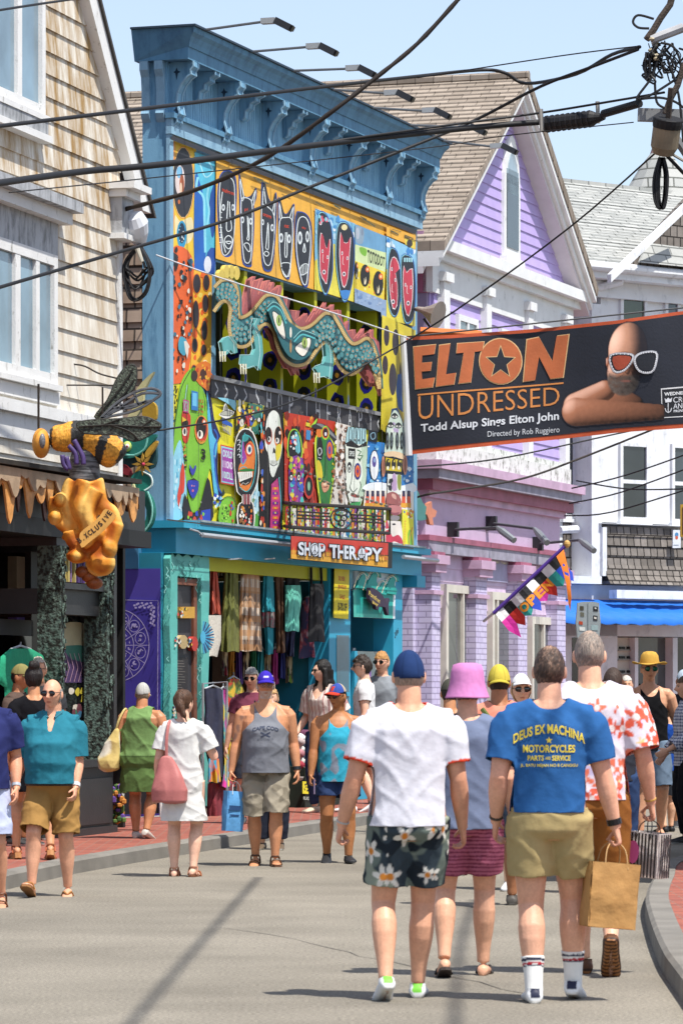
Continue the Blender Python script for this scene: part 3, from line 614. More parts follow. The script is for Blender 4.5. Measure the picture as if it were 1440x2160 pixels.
mb=MB();WB(1214,640,1226,1110,-.5,-.36,WW,mb);mb.build('casing',wh)
# main roof, eaves, gutters
eh=q.H(1290,552,.35);rh=q.H(1290,394,-3.0);a,b=q.S(1180,.35)-2,q.S(1500,.35)+3
mb=MB();n=26
for i in range(n):
 t0,t1=i/n,(i+1)/n;f=lambda t:(.35+(-3.35)*t,eh+(rh-eh)*t);A,B=f(t0),f(t1)
 mb.hexa([q.p(a,A[1]-.15,A[0]),q.p(b,A[1]-.15,A[0]),q.p(b,B[1]-.15,B[0]),q.p(a,B[1]-.15,B[0]),q.p(a,A[1]+.02,A[0]),q.p(b,A[1]+.02,A[0]),q.p(b,B[1],B[0]),q.p(a,B[1],B[0])],RFG)
mb.box(q,a,b,rh-.06,rh+.05,-3.15,-2.95,RFG);mb.build('roof',wh)
mb=MB();mb.box(q,a,b,eh-.32,eh-.152,-.3,.42,WW);mb.tube([q.p(a,eh-.12,.46),q.p(b,eh-.12,.46)],.09,WW,10);mb.box(q,a,b,eh-.62,eh-.322,-.3,.12,WW);mb.build('eave_gutter',wh)
mb=MB();hp=q.H(1240,595,.2)
mb.tube([q.p(q.S(1318,.45),eh-.2,.45),q.p(q.S(1318,.45),hp+.25,.4),q.p(q.S(1308,.3),hp+.05,.3),q.p(q.S(1258,.1),hp-.08,.1)],.075,WW,8)
xp=q.S(1239,-.3);mb.tube([q.p(xp,hp-.2,-.3),q.p(xp,q.H(1239,1105,-.3),-.3),q.p(xp-.1,q.H(1239,1116,-.3),-.3),q.p(q.S(1180,-.3),q.H(1239,1120,-.3),-.3)],.07,WW,8);mb.build('downspout',wh)
# turret
tc=at(1392,420,76.5);mb=MB();ppm=F/76.5;prof=[]
for y,hw in((560,130),(470,105),(425,84),(400,72),(380,60),(355,45),(335,30),(322,20)):prof.append((hw/ppm,(HY-y)/ppm+EYE))
RFC=bricky('#b4b5b1','#a0a29f','#62645f',.5,.2,.014,axis=((1,0,0),(0,0,1)),bump=1.0,var=.12)
mb.lathe((tc.x,tc.y,0),prof,RFC,14);mb.lathe((tc.x,tc.y,0),[(22/ppm,(HY-324)/ppm+EYE),(15/ppm,(HY-303)/ppm+EYE),(5/ppm,(HY-296)/ppm+EYE)],mat('#8e6a66',.6,.1),12);mb.build('turret_roof',wh)
# cross gable on the right
dg=.9;mb=MB();p0,p1=q.sh(1288,578,dg),q.sh(1450,425,dg)
def band(o0,o1,d0,d1,m):mb.hexa([q.p(p0[0],p0[1]-o1,d0),q.p(p1[0],p1[1]-o1,d0),q.p(p1[0],p1[1]-o1,d1),q.p(p0[0],p0[1]-o1,d1),q.p(p0[0],p0[1]-o0,d0),q.p(p1[0],p1[1]-o0,d0),q.p(p1[0],p1[1]-o0,d1),q.p(p0[0],p0[1]-o0,d1)],m)
band(.0,.15,dg-.1,dg,WW);mb.build('gable_rake',wh)
mb=MB();mb.prism([q.p(p0[0]+.5,p0[1],.3),q.p(p1[0]+1,p0[1],.3),q.p(p1[0]+1,p1[1]+.6,.3)],q.n*.1,SHN);mb.build('gable_face',wh)
mb=MB();a=q.S(1332,.4);mb.prism([q.p(a,eh,.55),q.p(a+3,eh,.55),q.p(a+3,eh+.45,.3),q.p(a+.5,eh+.5,.3)],q.n*.05,RFG);mb.build('bay_roof',wh)
# shop below: sign board, awning, windows
mb=MB();WB(1190,1232,1520,1275,-.5,-.1,mat('#cfd2d6',.6,.1),mb);mb.box(q,q.S(1300,.5),q.S(1520,.5),q.H(1300,1262,.5),q.H(1300,1244,.5),.3,.5,WW);mb.build('sign_board',wh)
mb=MB();BLA=mat('#1f6fd0',.55,.05,3);a,b=q.S(1150,1.2),q.S(1560,1.2);t=q.H(1250,1264,0);m_=q.H(1250,1303,1.2);l=q.H(1250,1316,1.2)
g=[]
for i in range(41):
 s=a+(b-a)*i/40;wv=.015*math.sin(i*1.9)
 g.append([q.p(s,t,-.09),q.p(s,m_+(t-m_)*.5-.03+wv,.55),q.p(s,m_+wv,1.2),q.p(s,l+wv,1.2)])
mb.grid(g,BLA);mb.build('awning',wh,True)
mb=MB();WB(1190,1316,1301,1760,-.3,.0,WW,mb);WB(1190,1316,1560,1345,-.3,.0,WW,mb);WB(1418,1345,1428,1760,-.3,.0,WW,mb);WB(1338,1345,1345,1760,-.3,-.05,WW,mb);WB(1190,1560,1560,1800,-.3,.0,WW,mb);mb.build('shop_wall',wh)
mb=MB();WB(1301,1345,1338,1560,-.5,-.2,mat('#c9c3b8',.7),mb);WB(1345,1345,1418,1560,-.5,-.2,glass('#555c5e'),mb);WB(1428,1345,1560,1560,-.5,-.2,glass('#3e4446'),mb)
WB(1206,1345,1226,1560,-.5,.01,glass('#35383a'),mb);mb.build('shop_window',wh)
for yy in(1364,1384,1414,1438):
 m_=MB()
 for xx in(1305,1321):
  for k in(0,6):m_.box(q,q.S(xx+k,-.19),q.S(xx+k+5,-.19),q.H(xx,yy+5,-.19),q.H(xx,yy,-.19),-.2,-.17,mat('#1b1718',.3))
 m_.box(q,q.S(1301,-.19),q.S(1338,-.19),q.H(1300,yy+9,-.19),q.H(1300,yy+7,-.19),-.2,-.15,mat('#a8a298',.6));m_.build('sunglasses_shelf',wh)
# ---------------------------------------------------------------- house across the street, right of the frame: it shades the road
rb=thing('clapboard_shop','white clapboard shop standing beyond the right edge, shading the road','shop',(6.5,34,0));mb=MB()
RX=Fr(720,30,0);RX.o=Vector((3.75,30.5,0));RX.u=Vector((.05,1,0)).normalized();RX.n=Vector((-1,.05,0)).normalized()
siding(mb,RX,lambda h:0,lambda h:8,.12,5.4,.2,0,WHITE);mb.box(RX,0,8,.05,5.4,-6,-.031,WHITE);mb.build('wall',rb)
mb=MB();mb.prism([RX.p(-.3,5.4,.35),RX.p(-.3,5.55,.35),RX.p(-.3,7.6,-3),RX.p(-.3,5.4,-6.3)],RX.u*8.6,ROOFD);mb.build('roof',rb)
RE=frame2(RX.p(0,0,0),-RX.n,-RX.u);mb=MB();siding(mb,RE,lambda h:.0,lambda h:6.0,.12,5.4,.2,.01,WHITE);siding(mb,RE,lambda h:(h-5.4)*3.35/2.2+.0,lambda h:6.3-(h-5.4)*3.3/2.2,5.4,7.4,.2,.01,WHITE);mb.build('end_wall',rb);window(rb,RE,.8,1.8,1.,2.6,.01,WHITE,glass(),.09,[],[(1.8,.06)]);window(rb,RE,2.6,3.6,5.2,6.5,.01,WHITE,glass(),.09,[],[(5.8,.06)])
for i in range(3):window(rb,RX,.8+i*2.4,2.2+i*2.4,.9,2.6,0,WHITE,glass(),.09,[(1.5+i*2.4,.06)])
# ---------------------------------------------------------------- murals on the false front (painted boards)
ORG,INK,BLUI,PALE='#eeb340','#2a2d35','#27459a','#e4ecec'
a=Art(S,.004);up=mural=None
a.T();a.fill('#efc736',[(362,284),(414,306),(412,560),(410,810),(356,805)])
a.T(340,280,5.143)
a.fill('#f3e3b0',[(150,900),(210,960),(330,920),(350,1100),(290,1200),(170,1150)],4)
a.fill('#f0a13c',[(100,50),(160,160),(130,400),(110,700),(150,900),(100,1200)],3)
a.ell('#e2713a',240,540,124,396).ell('#f0d27c',240,540,118,388).ell('#33343b',240,540,112,380)
a.ell('#ead9d4',205,520,52,168).ell('#7fbde0',200,430,32,66).ell('#b4623c',225,560,26,112).ell('#e8c8a8',215,600,14,60).ell('#d8763c',195,750,12,24)
a.ell('#2f9cc9',225,1105,54,152).ell('#16324c',225,1090,36,112);a.blobs(['#7fd0ea','#e8f0f0'],[(195,1000),(255,1000),(255,1180),(195,1180)],12,3,7,4)
a.fill('#58bdd9',[(365,205),(595,290),(582,1530),(362,1480)])
a.fill('#1f63ba',[(370,470),(425,560),(450,640),(465,900),(480,1490),(364,1475)],3).fill('#1d4f9c',[(520,760),(585,560),(582,1050),(545,1120)],3)
a.line('#8fdcee',[(400,480),(385,600),(460,700),(470,900),(480,1300)],25,sm=4).line('#8fdcee',[(520,560),(500,700),(520,850),(500,1000)],22,sm=4).line('#a7e4f0',[(420,330),(480,480),(560,420),(520,320)],14,sm=4)
a.fill('#2452a8',[(500,1300),(580,1250),(582,1520),(480,1500)],2).ell('#e6eaf4',505,1430,40,92)
a.T(0,400,3);a.fill('#e5662e',[(1090,370),(1190,385),(1235,520),(1230,780),(1215,1000),(1175,1200),(1068,1200),(1075,900),(1100,600)],3)
a.fill('#f0b83a',[(1228,505),(1342,540),(1335,1200),(1205,1180),(1215,900)]).blobs(['#e8652a','#f4dc70','#f6e9b8'],[(1225,520),(1330,545),(1325,1180),(1210,1150)],22,8,20,9)
for x,y,rx,ry in((1246,595,24,60),(1306,588,20,50),(1240,790,20,88),(1300,722,19,56),(1294,890,18,62),(1233,985,18,44),(1290,1015,16,36),(1228,1150,18,40)):a.ell('#e0742c',x,y,rx+4,ry+5).ell('#35333a',x,y,rx,ry)
a.blobs(['#1d1b1e','#2a2a30','#4b2a1c'],[(1075,360),(1130,330),(1110,640),(1068,650)],16,8,18,2).blobs(['#1d1b1e','#e6e2d0','#3a7288'],[(1160,400),(1215,430),(1215,1150),(1080,1150)],46,5,13,12)
a.fill('#4aa0b8',[(1140,930),(1185,960),(1170,1050),(1130,1010)],3).fill('#e4dcd0',[(1165,960),(1195,980),(1185,1070)],2)
a.T();a.fill(ORG,[(456,322),(877,488),(872,690),(806,657),(455,545)])
a.T(340,280,5.143)
def head(o,wh,ey,nose,lips,txt=None,k=1.0,rim=12):
 a.fill(BLUI,[(x*1.0,y)for x,y in o],3);cx=sum(p[0]for p in o)/len(o);cy=sum(p[1]for p in o)/len(o)
 a.fill(INK,[(cx+(x-cx)*.90,cy+(y-cy)*.965)for x,y in o],3)
 for w_ in wh:a.line(PALE,w_[0],9*k,w_[1],3)
 for x,y,rx,ry in ey:a.ell(PALE,x,y,rx,ry).ell('#8a8f98',x,y,rx*.6,ry*.6).ell(INK,x,y,rx*.3,ry*.35)
 a.line(PALE,nose,9*k,False,3)
 for l in lips:a.line(PALE,l,9*k,True,3)
 if txt:a.text('#d2482e',*txt,.02)
head([(625,500),(650,440),(690,405),(740,405),(790,440),(815,520),(822,700),(805,950),(790,1150),(775,1300),(740,1345),(690,1345),(650,1290),(625,1100),(608,850),(610,650)],
[([(645,520),(690,470),(755,490),(792,560),(800,760),(798,1000),(780,1180),(740,1290),(690,1330),(660,1280),(650,1100),(640,900),(632,700)],True),([(665,640),(640,900),(665,1150),(700,1300)],False)],
[(675,810,18,36),(780,810,17,36)],[(725,740),(715,900),(708,1040),(732,1070),(765,1035),(748,900),(742,750)],[[(690,1150),(730,1115),(770,1150),(765,1220),(730,1260),(692,1215)],[(700,1180),(760,1180),(735,1205)]],('mushroom',(662,590),(792,640),(792,682),(662,635)))
for i in range(7):a.line(PALE,[(632,860+i*55),(662,866+i*55)],8)
head([(842,450),(870,520),(900,680),(960,690),(1000,640),(1032,596),(1036,700),(1008,790),(1012,950),(1002,1200),(985,1380),(975,1455),(890,1425),(868,1250),(858,1000),(848,750)],
[([(868,740),(905,705),(960,720),(985,770),(990,960),(985,1200),(965,1390),(910,1400),(885,1250),(872,1000)],True),([(855,520),(872,730),(895,690),(858,500)],False),([(985,740),(1025,620),(1000,790)],False)],
[(884,945,17,36),(972,960,17,38)],[(935,905),(942,1100),(930,1150),(955,1150),(945,920)],[[(900,1210),(935,1195),(965,1230),(960,1290),(930,1270)]],('pi',(905,815),(940,815),(940,855),(905,855)))
head([(1090,540),(1130,548),(1165,700),(1210,760),(1238,648),(1256,700),(1252,950),(1237,1200),(1212,1440),(1180,1505),(1110,1480),(1085,1300),(1078,1000),(1085,700)],
[([(1095,790),(1150,800),(1215,870),(1230,1000),(1215,1250),(1180,1430),(1120,1400),(1095,1200),(1088,1000)],True),([(1100,780),(1112,590),(1140,800)],False),([(1205,860),(1240,720),(1225,920)],False)],
[(1103,970,14,32),(1205,1030,18,40)],[(1158,975),(1140,1200),(1135,1250),(1165,1250),(1162,990)],[[(1115,1310),(1140,1285),(1170,1310),(1145,1340)]],('orange',(1105,870),(1195,905),(1195,945),(1105,915)))
head([(1272,690),(1330,860),(1370,870),(1440,765),(1446,900),(1430,1200),(1408,1450),(1388,1590),(1330,1540),(1290,1400),(1272,1100)],
[([(1285,960),(1350,920),(1415,940),(1425,1100),(1410,1350),(1385,1560),(1310,1480),(1285,1250)],True),([(1285,930),(1282,760),(1310,930)],False),([(1395,920),(1435,800),(1420,960)],False)],
[(1302,1140,22,52),(1388,1150,19,48)],[(1350,1080),(1340,1320),(1365,1330),(1365,1080)],[[(1300,1430),(1350,1410),(1400,1430),(1370,1560),(1330,1540)]],('cat',(1335,990),(1385,1000),(1385,1035),(1335,1025)))
for i in range(5):a.line(INK,[(1310+i*19,1420),(1316+i*17,1500)],5)
a.line(INK,[(1300,1465),(1395,1470)],12)
a.T(600,380,4.8)
head([(115,350),(150,316),(220,340),(268,430),(278,650),(256,900),(236,1075),(180,1050),(128,850),(108,650)],
[([(135,430),(175,370),(230,400),(260,520),(262,700),(240,900),(220,1050),(180,1030),(140,850),(120,650)],True)],
[(157,585,23,66),(232,572,19,58)],[(200,640),(188,720),(212,720),(202,640)],[[(155,900),(195,850),(240,860),(230,930),(170,960)]],('sky',(175,465),(218,475),(218,505),(175,495)))
for i in range(5):a.line(PALE,[(170+i*15,860),(172+i*15,950)],5)
a.fill('#e6d94e',[(310,285),(712,440),(706,1235),(304,1105)]).fill('#86c4e4',[(310,285),(712,440),(710,700),(480,640),(306,820)],0)
a.blobs(['#e8f2f8','#4a92cc','#bfe0f0','#2c62b4'],[(315,310),(708,460),(706,640),(315,560)],26,10,26,5)
RED='#c43a4c'
def devil(o,f,m,e):
 cx=sum(p[0]for p in o)/len(o);cy=sum(p[1]for p in o)/len(o)
 a.fill('#2a5fae',[(cx+(x-cx)*1.1,cy+(y-cy)*1.05)for x,y in o],3).fill('#8ed2dc',[(cx+(x-cx)*1.03-4,cy+(y-cy)*1.02)for x,y in o],3).fill('#232730',o,3)
 fx=sum(p[0]for p in f)/len(f);fy=sum(p[1]for p in f)/len(f)
 a.fill('#f0e6e6',[(fx+(x-fx)*1.12,fy+(y-fy)*1.04)for x,y in f],2).fill(RED,f,2)
 for x,y in e:a.ell('#e9e2e4',x,y,8,20).ell('#3a3a50',x,y,4,10)
 a.ell('#e9e2e4',m[0],m[1],17,24).ell('#2a2a38',m[0],m[1],10,14);a.line('#e9c8c8',[(m[0]-10,m[1]-180),(m[0]-14,m[1]-110),(m[0],m[1]-95)],6,sm=3)
devil([(345,370),(390,330),(440,390),(478,540),(484,900),(440,1110),(400,1132),(352,950),(332,600)],[(370,540),(395,580),(412,660),(432,690),(450,605),(460,640),(440,900),(425,1040),(400,1010),(366,930),(360,700)],(400,930),[(385,720),(435,780)])
a.blobs(['#e8e4e8','#d8506a','#8cc8d8'],[(355,360),(450,400),(455,480),(355,450)],10,8,15,3)
devil([(540,480),(600,430),(660,480),(700,640),(692,950),(642,1180),(590,1200),(545,1000),(522,750)],[(570,530),(600,630),(640,632),(666,580),(655,750),(640,980),(605,1080),(576,1000),(560,750)],(602,950),[(583,740),(635,790)])
a.ell('#e8d9a0',605,478,30,30);a.fill('#3f86cc',[(565,1120),(665,1120),(640,1190),(590,1205)],2)
a.fill('#6da2c8',[(712,445),(1030,570),(1028,735),(713,650)]).fill('#8fa6b8',[(720,470),(800,500),(790,640),(722,620)],3).ell('#b8c0cc',740,540,18,60).ell('#7f8ea2',785,520,12,40)
a.fill('#cfe0a6',[(713,650),(1028,735),(1018,930),(712,815)]).fill('#7fb93a',[(760,680),(830,700),(820,770),(770,740)],3).text('#26301c','TOTODOT',(838,700),(1016,782),(1012,880),(838,835),.03)
a.fill('#ead03c',[(712,815),(1018,930),(1008,1215),(710,1095)]).blobs(['#f2e7a0','#e8973a','#c9503a'],[(715,850),(1005,950),(1000,1180),(715,1080)],18,6,16,7)
for x,y,rx,ry in((728,915,16,90),(815,965,48,112),(948,1045,52,125)):a.ell('#1d1a18',x,y,rx,ry).ell('#e0682c',x+rx*.5,y-ry*.55,rx*.42,ry*.26).ell('#f3d6a0',x+rx*.5,y-ry*.55,rx*.2,ry*.12).fill('#f0e4c0',[(x-rx*.2,y+ry*.2),(x,y+ry*.6),(x+rx*.15,y+ry*.1),(x+rx*.25,y+ry*.5),(x+rx*.1,y+ry*.8),(x-rx*.2,y+ry*.8)])
a.fill('#8fa8c8',[(710,1095),(1010,1212),(1030,1215),(1030,1420),(985,1440),(975,1338),(709,1238)]).blobs(['#7c96ba','#a9bcd4','#6a88b4'],[(715,1110),(1020,1220),(1020,1330),(715,1220)],14,10,24,8,.7)
a.fill('#e4d850',[(1030,568),(1325,705),(1320,1478),(1030,1412)]).fill('#8cc6e6',[(1030,568),(1325,705),(1323,960),(1030,900)]).blobs(['#e8f2f8','#3f86c8','#c4e2f2'],[(1040,600),(1315,720),(1315,900),(1040,760)],22,8,22,15);a.fill(ORG,[(1030,560),(1220,640),(1225,600),(1320,640),(1320,560),(1030,470)])
a.fill('#ead450',[(1215,590),(1318,610),(1315,700),(1220,650)]).ell('#3a3430',1265,640,30,40)
devil([(1075,700),(1140,740),(1166,900),(1170,1200),(1130,1362),(1080,1340),(1050,1200),(1045,900)],[(1090,790),(1130,800),(1160,900),(1122,940),(1140,1060),(1136,1260),(1095,1290),(1066,1100),(1066,900)],(1098,1230),[(1085,900),(1120,1010)])
devil([(1190,780),(1280,785),(1312,900),(1322,1150),(1300,1380),(1232,1440),(1192,1300),(1182,1050)],[(1210,870),(1235,940),(1290,900),(1290,1200),(1255,1370),(1216,1280),(1200,1050)],(1250,1245),[(1222,1060),(1278,1085)])
for i in range(4):a.fill('#9fd2dc',[(1205+i*24,785),(1225+i*24,787),(1222+i*24,830),(1207+i*24,828)])
a.T();a.fill('#dac93c',[(805.5,664),(876,697),(873,790),(804,770)]).fill('#d8c63a',[(804.5,760),(873,785),(872,960),(803,905)])
for x,y,rx,ry in((815,708,6,22),(834,722,7,28),(860,735,8,26),(812,770,6,20),(828,800,8,34),(850,790,8,36),(866,800,5,34)):a.ell('#3d3740',x,y,rx,ry)
a.fill('#2a66b4',[(838,790),(872,800),(872,870),(840,862)],2).ell('#1c2a44',862,830,9,30)
lo_blk='#1b1b20'
a.line('#33343a',[(362,290),(877,490)],9);rn=random.Random(2)
for i in range(16):
 t=rn.random();x=470+400*t;y=330+(x-456)*.387+rn.uniform(3,16);a.line('#5a5638',[(x,y),(x+rn.uniform(10,26),y+rn.uniform(4,11))],rn.uniform(1.2,3))
a.mb.build('upper_mural',sh_)
# lower mural
a=Art(S,.004);a.T();a.fill('#e4dc30',[(354,800),(447,838),(803,905),(872,945),(872,1158),(352,1097)])
a.T(345,760,5.236)
a.fill('#d9cf2a',[(45,225),(175,265),(110,900),(40,900)]).blobs(['#1c1a14'],[(55,250),(170,280),(110,800),(45,800)],70,4,11,21,1.8)
a.fill('#7fbf36',[(350,80),(260,130),(190,260),(160,450),(130,640),(108,850),(104,1090),(180,1000),(240,1240),(262,1450),(300,1640),(340,1682),(395,1630),(445,1500),(490,1290),(520,1200),(570,1440),(640,1520),(610,1400),(585,1250),(560,1000),(520,700),(480,450),(420,290),(350,215)],3)
a.line('#2a3a1c',[(300,110),(200,300),(150,560),(112,850),(95,1300),(70,1740)],9,sm=4)
a.fill('#8fd0e4',[(108,1080),(178,880),(215,1000),(240,1250),(258,1450),(235,1600),(205,1745),(78,1735),(92,1400)],3).blobs(['#d4ecf2','#5fb0d0','#b8e2ee'],[(130,1050),(220,1050),(220,1720),(90,1720)],22,7,14,3,3.2)
a.fill('#d9452f',[(215,1130),(236,1250),(228,1450),(200,1480),(170,1620),(152,1500),(180,1360),(185,1250)],2)
a.fill('#1c2258',[(470,300),(530,440),(560,650),(632,840),(600,880),(600,1050),(600,1250),(622,1420),(655,1500),(600,1520),(540,1300),(520,900),(490,500)],2).fill('#58b8dc',[(480,350),(512,560),(540,800),(592,900),(588,1010),(560,1200),(610,1510),(560,1460),(525,1100),(495,800)],3).line('#2c62c0',[(560,760),(600,850),(560,1000),(590,1350),(650,1480)],16,sm=3)
a.fill('#e07a28',[(350,90),(410,20),(520,40),(515,330),(440,300),(360,220)],2).ell('#3a2a26',342,170,36,60).ell('#4a2c20',440,160,38,66).blobs(['#f0b43a','#c4481e'],[(360,30),(510,40),(505,280),(400,260)],14,8,18,6)
a.fill('#2e2e34',[(525,190),(545,200),(545,380),(500,360)])
a.fill('#c83a2c',[(210,560),(290,590),(300,700),(270,900),(220,890),(205,760)],3).ell('#e8a63a',420,765,76,158).ell('#c8402a',420,765,68,148).ell('#1d1412',416,742,56,124).ell('#f0e8d8',406,820,32,48).ell('#16100e',402,812,12,34).fill('#e0a23a',[(360,860),(400,905),(450,880),(420,915)],2).ell('#d9683c',452,680,26,36).ell('#f2e6d8',450,680,12,18)
a.ell('#1d1412',240,700,34,44,20).ell('#f0e8d8',238,790,28,46).ell('#1d2a30',234,785,12,34).fill('#e8c23a',[(205,620),(260,660),(210,680)])
a.blobs(['#e2b33a','#c8402a','#1d1412','#7fbf36'],[(215,900),(250,920),(255,1180),(235,1180)],22,5,11,31)
a.text('#1d2412','3',(415,975),(466,980),(466,1104),(415,1098),.03)
a.fill('#3a40ae',[(290,1150),(325,1205),(352,1155),(362,1195),(325,1272),(296,1222)],2).fill('#2a1a20',[(255,1335),(335,1300),(400,1345),(330,1325)],0).fill('#2b3bac',[(265,1340),(330,1325),(390,1345),(380,1440),(330,1525),(288,1460)],3).ell('#d88aa0',315,1385,8,10).ell('#d88aa0',340,1388,6,8).ell('#d86a8a',325,1440,12,16)
a.fill('#2f78bc',[(310,333),(382,350),(380,558),(308,545)]).fill('#6fc2e6',[(322,355),(370,366),(368,510),(320,500)]).fill('#c33a8a',[(218,430),(284,446),(277,582),(220,570)]).fill('#9ab0a4',[(226,445),(274,458),(270,566),(226,558)]).text('#b8327e','X',(230,460),(268,470),(265,555),(230,548),.03)
for i,t in enumerate(('18 2','2 M','3 H')):a.text('#a83a2a',t,(386,425+i*58),(442,437+i*58),(440,475+i*58),(386,463+i*58),.04)
a.line('#3a5a2c',[(270,255),(258,600),(262,900),(255,1180)],4).line('#a8d0e0',[(262,270),(240,430)],6)
a.fill('#1a1a20',[(236,1470),(300,1650),(340,1695),(400,1640),(485,1290),(530,1440),(545,1620),(525,1795),(232,1775)],2).fill('#2444b4',[(420,1660),(520,1640),(520,1792),(400,1780)]).blobs(['#2444b4','#7fbf36','#c8402a'],[(250,1680),(520,1660),(515,1780),(250,1760)],12,8,18,5,1.8)
a.blobs(['#e8ecec','#2444b4','#7fc4dc','#1a1a20'],[(540,1480),(660,1500),(660,1620),(545,1620)],20,10,18,6)
a.fill('#79bb33',[(632,1580),(715,1505),(790,1570),(805,1815),(615,1800)],3).blobs(['#24401a','#9fd455'],[(640,1600),(720,1580),(730,1790),(630,1780)],34,4,9,8).blobs(['#c8402a','#3a5ac0'],[(720,1540),(780,1580),(790,1780),(740,1780)],9,8,15,9,2).line('#23331c',[(620,1560),(715,1500),(800,1570),(808,1815)],7,sm=3)
a.fill('#1f3320',[(640,1490),(660,1410),(680,1470),(660,1500)])
a.fill('#8ccfe2',[(600,410),(795,445),(795,560),(740,500),(660,450)],2).fill('#eceae4',[(612,602),(655,560),(668,500),(690,474),(715,535),(782,570),(745,622),(690,645)],2).fill('#b4b4a6',[(625,598),(680,550),(772,575),(725,612)],2).fill('#8e8e88',[(665,550),(690,488),(712,552)],2).line('#1f1f1f',[(625,598),(680,555),(772,575),(725,614)],5,True,2)
a.fill('#2a5cb6',[(650,635),(755,700),(765,742),(648,695)],1)
for i in range(6):a.line('#a9a4bc',[(655+i*18,702+i*8),(665+i*15,780+i*10)],6)
a.fill('#c8453a',[(630,928),(782,965),(786,1388),(632,1358)]).fill('#8cc8d8',[(638,945),(776,978),(780,1372),(640,1345)]).fill('#a348a6',[(648,965),(768,992),(772,1358),(648,1332)])
for i,t in enumerate(('OXXLOI','111OND','100DLL')):a.text('#bfe6e2' if i%2==0 else '#e9e6f2',t,(655,985+i*118),(764,1010+i*118),(764,1090+i*118),(655,1065+i*118),.03)
a.fill('#c8bd2c',[(805,440),(1110,500),(1110,800),(805,800)]).blobs(['#18161a','#e8c838','#18161a','#2c7a68','#b8342c','#3a5ab0','#e6e2d0'],[(812,455),(1085,500),(1075,780),(815,780)],90,9,24,14,2.0)
a.fill('#3a7468',[(930,470),(1100,500),(1085,640),(1000,640)],1).blobs(['#e6e6e0','#b83a34','#c8c23a'],[(940,490),(1080,520),(1070,680),(960,680)],12,6,14,3)
a.fill('#b9dce4',[(970,1420),(1040,1300),(1060,1850),(985,1860)],0).blobs(['#8cc0d4','#7a9a6a','#e4f0f0'],[(985,1450),(1050,1400),(1055,1830),(995,1830)],20,7,14,17,2.2).fill('#4f9a3c',[(990,1720),(1030,1690),(1058,1730),(1058,1860),(985,1855)],1)
a.fill('#f0ece0',[(790,900),(830,790),(900,750),(990,790),(1045,960),(1062,1150),(1040,1350),(990,1475),(972,1500),(972,1560),(1000,1600),(1000,1855),(820,1830),(822,1600),(862,1570),(862,1500),(808,1450),(785,1250),(775,1050)],2).fill('#17171c',[(800,900),(840,800),(900,762),(980,800),(1032,960),(1050,1150),(1030,1350),(980,1470),(962,1500),(962,1560),(988,1605),(990,1850),(832,1828),(834,1605),(870,1575),(870,1500),(820,1450),(797,1250),(786,1050)],2)
a.fill('#e07c2e',[(828,1200),(866,1100),(940,900),(1000,940),(1012,1060),(1000,1200),(962,1390),(905,1445),(842,1400)],3).fill('#2f8f8c',[(870,830),(940,830),(930,880),(885,900)],3).fill('#973a9c',[(880,880),(895,1000),(918,1080),(890,1145),(850,1120),(862,1000)],3)
for l in([(900,800),(870,900),(860,1100),(880,1150),(910,1090)],[(900,820),(960,850),(1010,960),(1020,1150),(990,1350),(920,1450),(840,1400)],[(840,1200),(880,1175),(920,1190)]):a.line('#48b4b8',l,9,sm=4)
a.ell('#c9402e',945,985,44,78).ell('#f0ecd8',947,985,30,54).ell('#2c6a9a',950,985,18,34).ell('#101014',950,985,9,18)
for y in(890,940,990,1050):a.line('#e4e6ea',[(818,y),(835,y-14),(850,y+6),(838,y+24)],8,sm=2)
a.fill('#2a7a30',[(820,1225),(900,1195),(990,1200),(985,1225)],2).fill('#f0eee4',[(820,1235),(978,1228),(982,1285),(935,1305),(840,1345)],1).fill('#15151a',[(840,1345),(940,1305),(980,1290),(960,1350),(900,1380)],2)
for i in range(7):a.line('#3a3a40',[(838+i*21,1238),(845+i*20,1318-i*5)],3)
a.line('#d8d4c8',[(850,1385),(880,1350),(905,1370),(940,1345)],6)
for i in range(5):a.line('#c05a64' if i%2 else '#d9b8b4',[(880+i*18,1480),(882+i*18,1590)],9)
a.blobs(['#d98a2c','#c9402e','#e8e4d8','#8a5a2c'],[(850,1620),(975,1625),(978,1835),(845,1815)],36,7,15,41,1.6)
a.fill('#141418',[(1105,515),(1318,545),(1340,900),(1310,1885),(1050,1868),(1075,1400),(1060,1000),(1090,700)],0).blobs(['#c8402a','#3458c0','#e07c2e','#58b8c0'],[(1075,620),(1115,560),(1105,1000),(1065,1000)],16,5,12,44,5).blobs(['#e08a34','#b8382a','#3c64c4','#e8d8c0'],[(1075,1200),(1110,1230),(1120,1840),(1065,1820)],22,6,13,46,3)
a.fill('#e4e7de',[(1150,620),(1212,552),(1272,600),(1292,720),(1314,900),(1290,1080),(1250,1200),(1212,1292),(1176,1230),(1160,1050),(1122,950),(1126,780)],3).fill('#c4cfbe',[(1262,600),(1290,700),(1312,900),(1290,1070),(1262,1180),(1270,900)],2)
a.ell('#b8442c',1160,835,40,100).ell('#151216',1158,820,34,86).ell('#e07c34',1268,850,46,122).ell('#151216',1265,830,38,100).ell('#e8e4dc',1168,872,20,30).ell('#e8e4dc',1256,888,22,32).ell('#151216',1164,868,9,20).ell('#151216',1250,884,9,20).ell('#f0dcd0',1285,800,12,20).fill('#141418',[(1205,1030),(1214,960),(1232,985),(1238,1030),(1220,1018)])
a.line('#20202a',[(1175,1140),(1215,1165),(1260,1140)],5,sm=3)
for i in range(6):a.line('#7a807a',[(1180+i*14,1105),(1182+i*14,1150)],3)
a.fill('#d8c838',[(1240,950),(1300,930),(1290,1060),(1245,1110)],2).fill('#b8347a',[(1190,1370),(1260,1300),(1285,1500),(1290,1882),(1175,1870)],0)
